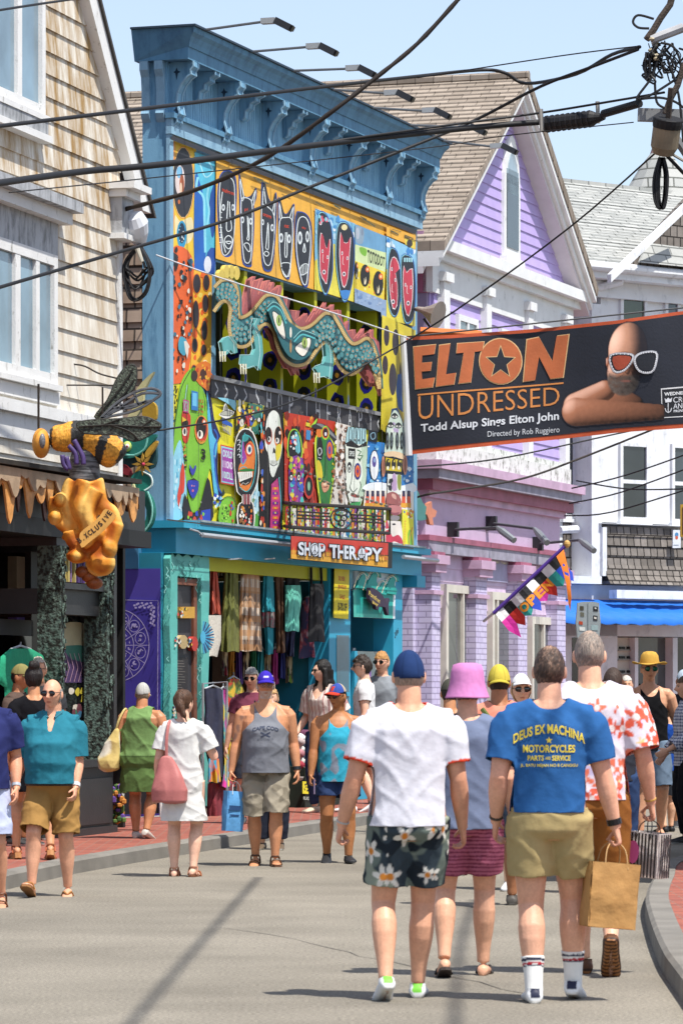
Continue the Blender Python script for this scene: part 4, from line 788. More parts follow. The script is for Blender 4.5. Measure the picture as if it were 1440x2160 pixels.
for i in range(9):a.fill('#6a2a8c' if i%2 else '#e06a3a',[(1205,1400+i*54),(1265,1400+i*54),(1265,1430+i*54),(1203,1430+i*54)]);a.ell('#d8c038',1235,1414+i*54,9,11)
a.line('#4ab4b8',[(1275,1290),(1295,1550),(1300,1880)],9,sm=3)
a.T(600,840,4.966)
a.fill('#bf3a26',[(0,145),(330,205),(530,245),(545,1140),(0,1095)]).blobs(['#3a1612','#7a2218','#d8542c','#1a1214','#e0a03a'],[(10,160),(330,215),(330,700),(10,650)],46,10,26,51,3.2).blobs(['#1a1214','#8a261a','#3a1612'],[(180,650),(360,680),(370,1100),(190,1090)],22,12,26,52,2.4)
a.fill('#d9c93a',[(225,252),(268,260),(266,300),(224,290)]).fill('#3f8ac0',[(228,330),(275,340),(270,440),(225,430)],0)
a.fill('#9ad43a',[(38,600),(44,380),(108,318),(168,400),(184,620)],3).fill('#16161c',[(48,600),(52,390),(108,330),(160,405),(174,610)],3).fill('#6fc4d0',[(110,350),(150,400),(165,560),(120,560)],2).blobs(['#8ac8d8','#d8402c','#e6e6e0','#2c5aa8'],[(62,380),(120,370),(120,540),(62,550)],20,7,15,53)
a.fill('#7a3a9a',[(62,620),(190,630),(200,850),(180,1090),(60,1090),(45,850)],2).blobs(['#8ac23a','#4ac0b4','#d8c83a','#c84a9a','#3a64c0','#d8502c'],[(60,640),(190,640),(190,1080),(50,1080)],44,9,22,54,1.8)
for x in(72,150):a.ell('#141216',x,820,20,52).ell('#f0eae0',x,832,13,28).ell('#141216',x,830,6,14)
a.fill('#c8342c',[(80,1050),(105,1030),(130,1052),(105,1080)],2)
a.ell('#c8382a',255,925,52,130).ell('#18141a',255,925,40,100).ell('#8ab89a',255,920,14,50)
a.fill('#d8e03a',[(320,420),(395,310),(520,460),(548,600),(535,760),(512,900),(478,1140),(378,1148),(350,990),(330,800),(318,620)],3).fill('#2f7a38',[(335,420),(400,330),(505,470),(530,640),(515,800),(490,960),(462,1135),(392,1140),(368,1000),(345,760)],3)
a.fill('#e0c82e',[(340,660),(380,680),(400,820),(360,870)],3).fill('#e07a2e',[(335,330),(400,300),(390,400),(340,400)],2).fill('#17171c',[(345,440),(385,420),(405,560),(385,650),(345,620)],3)
a.line('#d8dce0',[(350,540),(375,520),(390,560),(365,600)],7,True,3).line('#d8dce0',[(352,620),(385,630)],6)
a.fill('#9fd63a',[(268,300),(300,260),(340,210),(335,250),(300,300)],2).fill('#2c2e34',[(280,290),(360,262),(460,300),(560,420),(572,470),(540,490),(470,400),(400,330),(320,320)],3).fill('#85888c',[(330,270),(400,275),(500,360),(545,430),(480,380),(400,310)],3)
a.ell('#9fd63a',428,362,42,74).ell('#d8502c',428,362,34,60).ell('#141216',428,362,26,48).ell('#e8e2ea',430,375,12,20)
for c_,k in(('#3a2a86',1.),('#e0702c',.78),('#c8442c',.5),('#3a62b8',.36),('#8a2a5a',.2)):a.ell(c_,472,545,38*k,112*k)
a.line('#1c4a24',[(430,600),(425,800),(400,830)],8,sm=3).fill('#d89a78',[(385,900),(420,862),(470,890),(455,960),(410,985)],3).fill('#e8c8a8',[(400,905),(425,885),(455,900),(430,915)],2).fill('#7a3a30',[(390,930),(465,920),(430,938)],0)
a.blobs(['#e0c82e','#d86a2e','#8ac23a'],[(500,560),(528,580),(515,880),(500,880)],12,5,12,56,2)
a.fill('#d9d2c8',[(540,250),(690,290),(660,700),(660,1125),(480,1115),(525,800),(545,520)],0).blobs(['#6a3c24','#4a2a20','#efe9e2','#8a6248','#b89a8a','#efe9e2'],[(545,270),(670,300),(650,1110),(500,1100)],110,5,17,57,1.8)
a.fill('#e6ecdf',[(635,480),(865,480),(858,800),(835,1000),(790,1135),(690,1130),(650,960),(640,700)],0).fill('#b8cdb6',[(800,500),(865,480),(855,800),(830,1010),(785,1135),(770,1000),(815,800)],0)
a.fill('#a9d2d8',[(665,300),(850,320),(862,490),(640,470),(650,380)],0)
for x in(690,735,775,825):a.line('#1c1e22',[(x-16,480),(x-12,340),(x,300),(x+14,345),(x+12,480)],7,sm=3);a.ell('#1c1e22',x,440,7,14)
a.fill('#1c1e22',[(640,470),(700,440),(780,500),(860,450),(862,500),(760,520),(650,500)],0).fill('#15151a',[(668,522),(742,530),(740,638),(668,630)]).text('#dfe6df','5PS9',(676,550),(734,556),(734,612),(676,606),.02)
a.line('#3f7a4a',[(760,540),(800,560),(770,600),(820,600),(780,650)],9,sm=2).fill('#2c5a34',[(760,620),(800,640),(790,665)])
a.ell('#20242a',680,722,24,56).ell('#e8eee4',678,735,17,34).ell('#14161a',678,738,9,22)
for c_,k in(('#2a2a7a',1.),('#e0782c',.72),('#c83a2c',.48),('#2a2a7a',.24)):a.ell(c_,765,765,36*k,88*k)
a.line('#3a4a3c',[(725,640),(700,870),(685,930),(720,980),(760,940)],6,sm=3).line('#3a4a3c',[(790,870),(800,930),(770,1000)],5,sm=3).fill('#a84a44',[(690,1010),(735,1000),(790,1030),(740,1040)],2).fill('#f0eee8',[(680,1035),(780,1045),(770,1085),(690,1080)],0).fill('#16161a',[(690,1085),(775,1082),(730,1110)],0).fill('#3c9a52',[(685,1100),(800,1080),(790,1138),(690,1132)],0)
for i in range(5):a.line('#5a5a58',[(698+i*18,1038),(700+i*17,1082)],3)
a.fill('#2b7ec6',[(868,440),(1060,470),(1350,560),(1350,990),(860,960)],0).blobs(['#e6f2f8','#1f62b4','#8cc8e6','#4a9cd8'],[(875,460),(1345,560),(1340,950),(870,930)],60,10,26,61,.9).fill('#eef4f8',[(860,900),(1000,880),(1200,920),(1345,890),(1345,990),(850,965)],3)
a.fill('#16222e',[(880,330),(975,345),(970,465),(868,445)],0).line('#8ab4c8',[(900,380),(940,360),(950,410),(915,430)],8,True,3)
a.ell('#16161c',940,702,50,162).ell('#eef2f6',940,702,43,152).ell('#5a4a9a',938,665,22,58).ell('#9ab8e0',940,650,10,24)
a.fill('#f2ece2',[(845,955),(1350,985),(1350,1175),(825,1130)],0)
for i in range(9):
 x=852+i*54
 if 1040<x<1220:continue
 a.fill('#e0a02a',[(x-14,1095),(x+40,1100),(x+38,1150),(x-14,1140)]).fill('#d8542c',[(x,1000),(x+34,1003),(x+36,1100),(x-4,1098)]).fill('#2a2448',[(x+2,968),(x+32,970),(x+32,1030),(x+2,1028)])
a.fill('#e2dc30',[(1232,1160),(1350,1180),(1348,1590),(1225,1570)]).blobs(['#3a6ab0','#e07a2c','#e9e4c8','#2a2a2c'],[(1250,1150),(1345,1170),(1345,1260),(1245,1240)],12,7,14,66).fill('#7ab83a',[(1290,1420),(1320,1380),(1340,1590),(1300,1580)],2).line('#d8703a',[(1340,1350),(1310,1450),(1300,1580)],7,sm=3)
a.fill('#22426a',[(1060,480),(1120,110),(1180,100),(1260,300),(1262,620),(1055,600)],0).fill('#cadccf',[(1145,125),(1205,185),(1238,300),(1245,500),(1236,600),(1056,590),(1060,450),(1078,280)],3).blobs(['#9ab8b0','#e4ece4','#b8a8cc'],[(1090,250),(1220,260),(1230,580),(1065,570)],18,8,18,67)
for x,y in((1152,190),(1110,285),(1192,290)):a.fill('#2a3236',[(x-38,y),(x,y-40),(x+38,y),(x,y+24)],2).fill('#eceee8',[(x-30,y+2),(x,y-8),(x+30,y+4),(x,y+16)],2).ell('#20262a',x,y+2,9,12)
for x in(1077,1120,1180,1226):a.ell('#1a1c22',x,445,17,92).ell('#6a7a80',x,445,8,64).ell('#1a1c22',x,455,5,20)
a.ell('#c98a6a',1034,715,20,110).ell('#8a5040',1036,715,10,80).ell('#c98a6a',1262,700,24,105).ell('#8a5040',1262,700,12,78)
a.fill('#e4c8a4',[(1048,570),(1150,555),(1245,585),(1240,640),(1140,610),(1050,610)],2).fill('#17161a',[(1045,605),(1240,640),(1230,805),(1052,780)],0).fill('#cbb420',[(1058,620),(1228,652),(1220,770),(1062,755)],0)
for x in(1085,1142,1200):a.ell('#15151a',x,690,24,56).ell('#f0ecd0',x-4,730,12,20).ell('#d8c84a',x+6,660,7,12)
a.fill('#dfe2dc',[(1078,790),(1225,805),(1222,1010),(1075,1000)],0).fill('#b89ac0',[(1130,800),(1165,800),(1175,960),(1120,950)],2).fill('#8a9440',[(1180,810),(1222,812),(1215,960),(1185,940)],2).blobs(['#22242a','#eceee8','#22242a'],[(1082,830),(1125,830),(1120,960),(1082,950)],14,6,14,68,2)
a.fill('#9a5654',[(1068,1010),(1130,980),(1190,1010),(1222,1080),(1200,1130),(1120,1110),(1070,1120)],3).fill('#d8a89a',[(1120,1000),(1160,1010),(1170,1060),(1130,1040)],2).fill('#6a3434',[(1066,1100),(1130,1110),(1205,1125),(1140,1130)],2).fill('#c07a7a',[(1090,1125),(1210,1130),(1220,1200),(1150,1230),(1100,1190)],3).fill('#8c4a54',[(1100,1190),(1150,1200),(1205,1195),(1160,1240)],2).fill('#8a8488',[(1105,1230),(1200,1235),(1190,1280),(1120,1280)],2)
a.fill('#e6dfd8',[(1060,1280),(1215,1290),(1235,1420),(1235,1560),(1045,1530)],0).fill('#c5344e',[(1050,1400),(1100,1380),(1130,1450),(1190,1430),(1235,1490),(1230,1530),(1150,1500),(1100,1520),(1048,1490)],3).fill('#c5344e',[(1048,1290),(1075,1280),(1090,1360),(1050,1360)],2).ell('#22222a',1145,1320,18,10)
rn=random.Random(77);x=10;cs=['#17161a','#e6e2d0','#d8c23a','#c8382c','#2f7ab0','#58a03a','#e08a34','#7a3a9a','#e8e8e4','#17161a','#4ab0a8','#b8d83a']
while x<1045:
 w=rn.uniform(14,34);y0=1135+x*.012+rn.uniform(-14,20);y1=1420+x*.118;a.fill(rn.choice(cs),[(x,y0),(x+w,y0+3),(x+w,y1+w*.118),(x,y1)])
 for k in range(7):a.blobs(cs,[(x+2,y0+10),(x+w-2,y0+10),(x+w-2,y1-10),(x+2,y1-10)],2,4,9,rn.randint(0,9999),2.0)
 x+=w*.9
a.line('#2c2a2e',[(1040,1280),(1050,1545)],8)
for i in range(10):a.ell('#d8a838',1262-i*1.2,1290+i*27,8,11)
a.T();a.line('#3a3a3a',[(352,1096),(872,1157)],3)
rn=random.Random(31)
for x in(420,497,566,628,690,748,806):a.line('#4a4640',[(x,800+(x-352)*.21),(x-2,1104+(x-352)*.115)],.8)
for i in range(70):x,y=rn.uniform(360,868),rn.uniform(850,1090)+0;a.fill(rn.choice(['#d8d4c8','#8a8478','#b8b2a4']),[(x,y),(x+rn.uniform(.6,1.8),y+.5),(x+rn.uniform(.4,1.6),y+rn.uniform(1,5))])
a.mb.build('lower_mural',sh_)
# balcony band with the shop name
mb=MB();s0_,s1_=S.S(446,.03),S.S(801.5,.03);hA,hB_=S.H(447,800,.03),S.H(447,838,.03);BAND=mat('#45464b',.7,.12,5,.1)
mb.box(S,s0_,s1_,hB_,hA,-.02,.03,BAND);mb.box(S,s0_,s1_,hA,hA+.05,-.06,.06,mat('#8e9094',.6,.1));bd=mb.build('balcony_band',sh_)
a=Art(S,.032);ws=s1_-s0_
def sq(st,s_,w_,h0_,h1_,bold):
 v,f,_=text2d(st,bold);a.d+=a.step;a.mb.add([S.p(s_+x*w_,h0_+y*(h1_-h0_),a.d)for x,y in v],f,C('#c3c5c8'))
hm_=(hA+hB_)/2
for i,c in enumerate('>>>>'):sq(c,s0_+.12+i*.34,.11,hm_-.09,hm_+.09,.0)
for i,c in enumerate('SHOP'):sq(c,s0_+1.55+i*.42,.16,hm_-.14,hm_+.14,.0)
for i,c in enumerate('THERAPY'):sq(c,s0_+3.42+i*.44,.16,hm_-.14,hm_+.14,.0)
for i,c in enumerate('<<<<<<<<'):sq(c,s0_+6.45+i*(ws-6.6)/8,.1,hm_-.09,hm_+.09,.0)
a.mb.build('lettering',bd)
# ---------------------------------------------------------------- cut-out dragon across the balcony
Dd=.16
def dragon():
 root=thing('dragon_sculpture','painted teal dragon cut-out with pink crest winding across the balcony','sculpture',S.w(440+700/3.789,540+900/3.789,Dd))
 k=3.789;w_=lambda x,y,d=Dd:S.w(440+x/k,540+y/k,d)
 top=[(46,250),(100,197),(160,190),(205,220),(230,290),(235,380),(235,440),(250,490),(290,482),(340,450),(400,380),(450,322),(500,310),(550,330),(590,400),(620,460),(650,520),(690,560),(740,580),(800,565),(850,530),(900,480),(940,455),(990,470),(1020,510),(1060,580),(1100,650),(1150,700),(1200,690),(1250,660),(1290,670),(1320,740),(1345,830),(1360,930),(1366,1060)]
 bot=[(42,445),(80,390),(120,360),(160,375),(175,430),(165,520),(168,600),(190,670),(230,720),(280,725),(330,700),(380,620),(420,560),(470,545),(520,600),(540,680),(570,770),(610,830),(670,870),(730,875),(790,850),(850,770),(890,720),(930,690),(970,720),(1000,800),(1040,880),(1090,930),(1140,945),(1190,920),(1230,870),(1265,850),(1300,890),(1330,960),(1362,1062)]
 top=[tuple(p)for p in spl(top,3,False)];bot=[tuple(p)for p in spl(bot,3,False)]
 TEAL,PNK,GOLD=C('#3c767a'),C('#cf6a5c'),C('#d2b06a')
 body=MB();body.prism([w_(x,y,Dd)for x,y in top+bot[::-1]],S.n*.05,TEAL);body.build('body',root)
 a=Art(S,Dd+.051);a.T(440,540,k);rn=random.Random(5)
 n=len(top)
 for i in range(2,n-4):
  for f in(.24,.42,.60,.78):
   j=int((i+(.5 if int(f*100)%36 else 0))%n);x=top[i][0]+(bot[i][0]-top[i][0])*f;y=top[i][1]+(bot[i][1]-top[i][1])*f
   if 440<x<830 and y<830 and 40<i<72:continue
   if i%2==(int(f*10)%2):
    a.ell('#1d4f58',x+4,y+7,17,22).ell(rn.choice(['#56979a','#649f9e','#4a8a8e']),x,y,15,20)
    if rn.random()<.7:a.ell('#d9b98c',x,y+2,6,8).ell('#9a2c24',x,y+2,3.4,5)
 a.fill('#28666c',[(470,400),(560,380),(640,520),(760,600),(850,620),(830,760),(740,830),(640,800),(560,660)],3)
 for e,lid in(([(512,450),(545,460),(590,520),(612,660),(570,620),(535,550)],[(470,440),(520,400),(580,440),(620,540)]),([(692,740),(740,690),(800,655),(815,690),(790,760),(750,800)],[(680,690),(740,630),(800,640),(850,660)])):
  a.line('#123036',e,16,True,3).fill('#efe9da',e,3);cx=sum(p[0]for p in e)/6;cy=sum(p[1]for p in e)/6
  a.ell('#8fae4e',cx+2,cy-28,22,46).ell('#b9cf74',cx+2,cy-30,13,30).ell('#2c3a1c',cx+2,cy-30,6,26);a.line('#57b9bd',lid,13,False,4).line('#1d4f58',[(x,y-18)for x,y in lid],7,False,4).line('#9fdcd8',[(x,y-32)for x,y in lid],5,False,4)
 a.ell('#e9e4d4',656,610,9,42).ell('#b08a5a',656,720,9,55)
 a.mb.build('painted_scales',root)
 a=Art(S,Dd+.056);a.T(440,540,k)
 for ln in(top,bot):
  a.line('#9c7f45',ln,30).line('#dcbf80',ln,22)
  for i in range(0,len(ln)-1):
   for f in(.2,.7):
    x=ln[i][0]+(ln[i+1][0]-ln[i][0])*f;y=ln[i][1]+(ln[i+1][1]-ln[i][1])*f;tx,ty=ln[i+1][0]-ln[i][0],ln[i+1][1]-ln[i][1];l=math.hypot(tx,ty)or 1
    a.line('#8a6d38',[(x-ty/l*10,y+tx/l*10),(x+ty/l*10,y-tx/l*10)],2.6)
 a.mb.build('rope_border',root)
 c1=[(240,465),(300,190),(350,163),(336,215),(325,350),(356,200),(412,178),(386,260),(396,310),(430,205),(466,194),(447,285),(490,208),(502,220),(488,290),(550,234),(562,260),(545,325),(450,325),(400,383),(340,453),(290,484)]
 c2=[(560,320),(600,325),(626,350),(612,430),(702,438),(690,520),(762,458),(775,530),(850,402),(853,468),(917,368),(905,440),(977,388),(972,440),(1032,432),(1036,490),(1058,560),(1094,520),(1085,605),(1147,588),(1157,662),(1217,580),(1212,650),(1292,588),(1292,645),(1335,690),(1350,820),(1340,820),(1318,742),(1288,673),(1250,664),(1200,694),(1150,704),(1100,654),(1060,584),(1020,514),(990,474),(940,459),(900,484),(850,534),(800,569),(740,584),(690,564),(650,524),(590,404)]
 c3=[(440,575),(500,575),(522,602),(545,690),(572,775),(612,835),(670,874),(770,866),(750,902),(690,888),(702,955),(668,900),(660,955),(630,900),(600,895),(560,830),(530,772),(500,740),(480,650)]
 c4=[(1195,925),(1230,872),(1265,852),(1300,892),(1332,962),(1356,1120),(1310,1000),(1302,1042),(1275,960),(1282,1046),(1240,990)]
 for c in(c1,c2,c3,c4):
  m=MB();m.prism([w_(x,y,Dd-.035)for x,y in c],S.n*.045,C('#a85c5c'));cr=m.build('crest',root)
  a=Art(S,Dd+.011);a.T(440,540,k).line('#dd8270',c,9,True);a.mb.build('crest_edge',cr)
 for L in([(160,640),(200,690),(207,772),(180,782),(150,750),(132,780),(100,802),(78,690),(110,655)],[(350,498),(388,500),(360,560),(402,650),(412,780),(392,914),(360,878),(320,892),(290,902),(243,862),(250,790),(330,790),(350,740),(334,650),(335,550)],[(915,588),(942,576),(930,640),(967,700),(977,830),(962,984),(920,962),(870,972),(828,900),(850,880),(900,860),(915,800),(903,680)]):
  m=MB();m.prism([w_(x,y,Dd+.05)for x,y in L],S.n*.04,C('#5fa8a6'));lg=m.build('leg',root)
  a=Art(S,Dd+.092);a.T(440,540,k).line('#bfe6e4',L,5,True);y0=max(p[1]for p in L if p[0]<min(q_[0]for q_ in L)+70);x0=min(p[0]for p in L)
  for i in range(3):a.line('#efe8cc',[(x0+14+i*20,y0-40),(x0+16+i*20,y0+42)],[13,7])
  a.mb.build('claw',lg)
 for x,y in((75,165),(115,128),(155,128),(195,138)):
  m=MB();m.prism([w_(x+25*math.cos(t*.5236),y+55*math.sin(t*.5236),Dd-.03)for t in range(12)],S.n*.05,C('#d8bf5a'));m.build('top_knob',root)
dragon()
tl_=thing('dragon_tail','small teal tail tip with pink flower end on the pink corner','sculpture',P_.w(895,1110,.1));mb=MB();mb.prism([P_.w(x,y,.05)for x,y in spl([(872,1035),(884,1060),(900,1078),(898,1092),(880,1098),(871,1090)],3)],P_.n*.05,C('#4c8a86'));mb.build('tail',tl_)
mb=MB();mb.prism([P_.w(x,y,.07)for x,y in[(893,1085),(896,1062),(903,1058),(904,1072),(914,1078),(911,1090),(905,1092),(907,1108),(899,1106),(897,1096)]],P_.n*.05,C('#cf8468'));mb.build('flower',tl_)
# ---------------------------------------------------------------- hanging shop sign in its iron frame
sg=thing('hanging_sign','red and yellow hanging board with white bubble lettering','sign',S.w(716,1180,.5));dS=.5;k=4.8
w_=lambda x,y,d:S.w(600+x/k,1100+y/k,d)
mb=MB();mb.prism([w_(*p,dS)for p in((60,136),(1056,212),(1050,474),(58,382))],S.n*.05,C('#1c1a1a'));mb.build('board',sg)
a=Art(S,dS+.051);a.T(600,1100,k).fill('#c23a2a',[(68,146),(1048,219),(1046,340),(66,290)]).fill('#d9a02e',[(66,290),(1046,352),(1043,464),(66,374)])
rn=random.Random(4)
for i in range(64):
 x=72+i*15.2;y=300+i*.95;h=rn.uniform(20,62);a.fill(rn.choice(['#c9742a','#d9a02e','#8a3a1c']),[(x,y+30),(x+4,y-h*.4),(x+7,y-h),(x+10,y-h*.3),(x+15,y+30)])
for i in range(22):x=rn.uniform(110,1000);y=320+x*.06;a.ell('#e8b84a',x,y,7,22)
def bub(st,x0,y0,x1,y1,dy):
 for col,b in(('#17151a',.085),('#d4dbe4',.03)):
  g=9 if b>.05 else 0;a.text(col,st,(x0-g,y0-g),(x1+g,y0+dy-g),(x1+g,y1+dy+g),(x0-g,y1+g),b)
xs=[(140,205),(205,262),(262,352),(348,412)]
for c,(x0,x1)in zip('SHOP',xs):bub(c,x0,205+(x0-140)*.08,x1,340+(x0-140)*.08,(x1-x0)*.07)
xs=[(455,545),(540,610),(605,665),(655,735),(735,825),(815,885),(880,990)]
for c,(x0,x1)in zip('THERAPY',xs):bub(c,x0,232+(x0-455)*.075,x1,368+(x0-455)*.075,(x1-x0)*.07)
for cx,cy,rx,ry in((307,285,40,58),(780,320,42,60)):
 a.ell('#17151a',cx,cy,rx,ry,8).ell('#d4dbe4',cx,cy,rx-7,ry-8,8).line('#17151a',[(cx,cy-ry+8),(cx,cy+ry-8)],6)
 if cx<500:a.line('#17151a',[(cx-rx*.6,cy+ry*.6),(cx,cy),(cx+rx*.6,cy+ry*.65)],6)
 else:a.line('#17151a',[(cx-rx*.7,cy+ry*.2),(cx+rx*.75,cy+ry*.25)],6).line('#17151a',[(cx-22,cy+45),(cx,cy-50),(cx+22,cy+48)],6)
a.fill('#c23a2a',[(378,260),(362,238),(372,228),(380,238),(390,230),(398,242)],0).fill('#c23a2a',[(826,272),(836,290),(850,296),(838,306),(840,322),(826,312),(814,322),(818,304),(806,294),(820,288)])
a.mb.build('lettering',sg)
IRON=mat('#2a2322',.6,.2,8,.2);mb=MB();k5=4.966;v_=lambda x,y,d=dS:S.w(600+x/k5,840+y/k5,d)
fr_=[(55,1100),(1105,1160),(1098,1415),(60,1350)]
iron=thing('iron_sign_frame','wrought iron frame with ring ornament above the hanging sign','sign bracket',v_(580,1400))
mb.tube([v_(*p)for p in fr_],.022,IRON,6,True);mb.tube([v_(-5,1092,.02),v_(55,1100),v_(60,1350),v_(-5,1338,.02)],.022,IRON,6);mb.build('frame',iron)
mb=MB()
for i,y in enumerate((1180,1215,1250)):
 for x0,x1 in((130,470),(700,1030)):mb.tube([v_(x0,y+x0*.057),v_(x1,y+x1*.057)],.012,IRON,5)
for x in(130,210,290,380,760,850,940,1030):mb.tube([v_(x,1105+x*.057),v_(x,1350+x*.057)],.010,IRON,5)
cx,cy=592,1262
for rx,ry,ox,oy in((112,108,0,0),(34,34,-35,-10),(30,30,30,-8),(28,30,5,45),(60,30,0,-60)):mb.tube([v_(cx+ox+rx*math.cos(t*.349),cy+oy+ry*math.sin(t*.349))for t in range(18)],.011,IRON,5,True)
mb.build('ornament',iron)
mb=MB()
for i in range(22):
 t=i/22;p=v_(20+1090*t,660+480*t+40*math.sin(math.pi*t),.03+(dS-.03)*t);mb.ell(p,.028,.028,.02,mat('#8a857c',.5,.2,metal=.6),6)
mb.build('chain',iron)
mb=MB()
for x in(95,578,1040):mb.tube([v_(x,1352+x*.06),v_(x,1440+x*.07)],.012,IRON,5)
mb.build('hook',iron)
# yellow sale banner, wave panel, whale sign, house number
Y1=.03;sb=MB();P4=lambda x,y,d:S.w(600+x/4.8,1100+y/4.8,d)
sb.prism([P4(*p,Y1)for p in((502,470),(650,482),(640,990),(492,975))],S.n*.008,C('#f0dc1e'));a=Art(S,Y1+.009,mb=sb);a.T(600,1100,4.8)
for st,y,h,x0,x1,c in(('SILVER',550,46,545,612,'#c43a24'),('JEWELRY',640,48,540,628,'#c43a24'),('SALE',735,44,560,612,'#c43a24'),('50-70% OFF',820,82,540,632,'#3a3416')):a.text(c,st,(x0,y),(x1,y+10),(x1,y+h+10),(x0,y+h),.02)
tag(sb.build('sale_banner'),'narrow yellow hanging banner lettered SILVER JEWELRY SALE beside the door','banner')
wp=thing('wave_sign','turquoise panel with four curling waves above the jewellery door','sign',P4(900,980,.0));mb=MB()
mb.prism([P4(*p,-.03)for p in((692,490),(1102,530),(1096,985),(700,968))],S.n*.03,C('#dfe8ee'));mb.build('board',wp)
a=Art(S,.001);a.T(600,1100,4.8).fill('#4fc0b0',[(694,690),(1100,740),(1096,983),(700,966)]).fill('#1fa79e',[(720,640),(1095,740),(1090,945),(725,930)]);a.mb.build('sea',wp)
for x,y,s in((770,510,1.),(880,495,1.25),(975,590,.85),(1065,540,1.15)):
 o=[(-70,150),(-40,60),(-10,8),(25,-8),(52,20),(58,50),(40,34),(22,40),(18,80),(40,130),(30,165)]
 m=MB();m.prism([P4(x+a_*s,y+b_*s+12,.003)for a_,b_ in o],S.n*.04,C('#22a79c'));w0=m.build('wave',wp)
 a=Art(S,.044);a.T(600,1100,4.8).line('#e6ddb8',[(x+a_*s,y+b_*s+12)for a_,b_ in o[:6]],8).line('#f2f4f2',[(x+a_*s+8,y+b_*s+22)for a_,b_ in o[1:5]],5);a.mb.build('foam',w0)
wl=thing('whale_sign','dark purple wooden whale sign with gold lettering on the wave panel','sign',P4(920,950,.06));mb=MB()
mb.prism([P4(x,y,.06)for x,y in((830,670),(860,672),(930,715),(985,790),(1000,830),(1018,775),(1028,790),(1016,850),(1020,950),(1005,940),(985,870),(950,860),(920,865),(915,895),(890,885),(885,850),(850,820),(826,785))],S.n*.05,C('#34263e'));mb.build('board',wl)
a=Art(S,.111);a.T(600,1100,4.8).text('#d9bd5a','Pomfret',(855,695),(970,790),(962,830),(850,745),.02).text('#d9bd5a','Bay',(890,800),(950,830),(945,865),(890,840),.02);a.mb.build('lettering',wl)
a=Art(S,-.019);a.T(600,1100,4.8)
for i,c in enumerate('286'):a.text('#1c1c22',c,(1112+i*14,1120-i*22),(1124+i*14,1118-i*22),(1124+i*14,1178-i*22),(1112+i*14,1182-i*22),.03)
a.mb.build('house_number',sh_)
a=Art(S,-.011);a.T(600,1100,4.8);a.text('#dfe6ea','jewelry',(690,1270),(720,1272),(720,1320),(690,1318));a.mb.build('door_lettering',sh_)
# ---------------------------------------------------------------- carved frame, menu boards and mask plaques
SW=C('#5fb9ae');wf=[(345,1178),(350,1165),(356,1176),(362,1166),(372,1175),(382,1168),(392,1178),(402,1166),(412,1176),(424,1166),(428,1180),(429,1240),(427,1300),(429,1360),(426,1440),(428,1515),(427,1700),(411,1700),(411,1220),(361,1215),(361,1700),(345,1700),(347,1600),(344,1500),(347,1400),(344,1320),(347,1240)]
cf=thing('carved_surround','turquoise swirl-carved wooden surround with ragged crest round a dark door','door surround',S.w(386,1700,.1));mb=MB();mb.prism([S.w(x,y,-.02)for x,y in wf],S.n*.08,SW);mb.build('carving',cf)
a=Art(S,.0605);rn=random.Random(12)
for i in range(120):
 x,y=(rn.uniform(347,360)if i%2 else rn.uniform(413,427)),rn.uniform(1190,1690)
 if i%4==0:x,y=rn.uniform(350,425),rn.uniform(1178,1215)
 ph_=rn.uniform(0,6);L_n=rn.uniform(8,22);a.line(rn.choice(['#2a7f7a','#9adcd2','#2f8f88','#226b68']),[(x+2.2*math.sin(ph_+t*.9),y+L_n*t/7)for t in range(8)],1.1)
a.mb.build('swirls',cf)
mb=MB();BRN=mat('#7a4a36',.6,.2,6);mb.prism([S.w(*p,-.019)for p in((361,1218),(411,1222),(411,1700),(361,1700))],S.n*.02,mat('#3a3a3e',.6,.1))
for q in(((361,1218),(411,1222),(411,1236),(361,1232)),((361,1232),(366,1232),(366,1700),(361,1700)),((404,1236),(411,1236),(411,1700),(404,1700))):mb.prism([S.w(*p,.002)for p in q],S.n*.03,BRN)
mb.build('door_panel',cf)
mb=MB();mb.prism([S.w(*p,.003)for p in((371,1385),(395,1388),(394,1476),(370,1476))],S.n*.012,C('#2a2626'));mn=mb.build('menu_board',cf);a=Art(S,.016)
for i in range(14):a.line('#7d766e',[(374,1394+i*5.6),(374+rn.uniform(8,17),1394.5+i*5.6)],1.1)
a.mb.build('menu_text',mn)
for x,y,w,h,c,nm in((386,1292,15,12,'#c99a3a','plaque'),(377,1354,10,15,'#b8a070','mask'),(401,1358,7,16,'#b8382c','mask'),(368,1500,4,13,'#c98a3a','mask')):
 m=MB();o=[(x+w*math.cos(t*.628),y+h*math.sin(t*.628))for t in range(10)]if nm=='mask' else[(x-w,y-h),(x+w,y-h),(x+w,y+h),(x-w,y+h)]
 m.prism([S.w(px,py,.012)for px,py in o],S.n*.06,C(c));pl=m.build('painted_'+nm,cf);a=Art(S,.073)
 a.blobs(['#2a2a2a','#e6e0d0','#c8382c','#3a7ab0','#e0b83a'],[(x-w*.7,y-h*.7),(x+w*.7,y-h*.7),(x+w*.7,y+h*.7),(x-w*.7,y+h*.7)],14,1.2,2.6,x+y,1.5);a.mb.build('painting',pl)
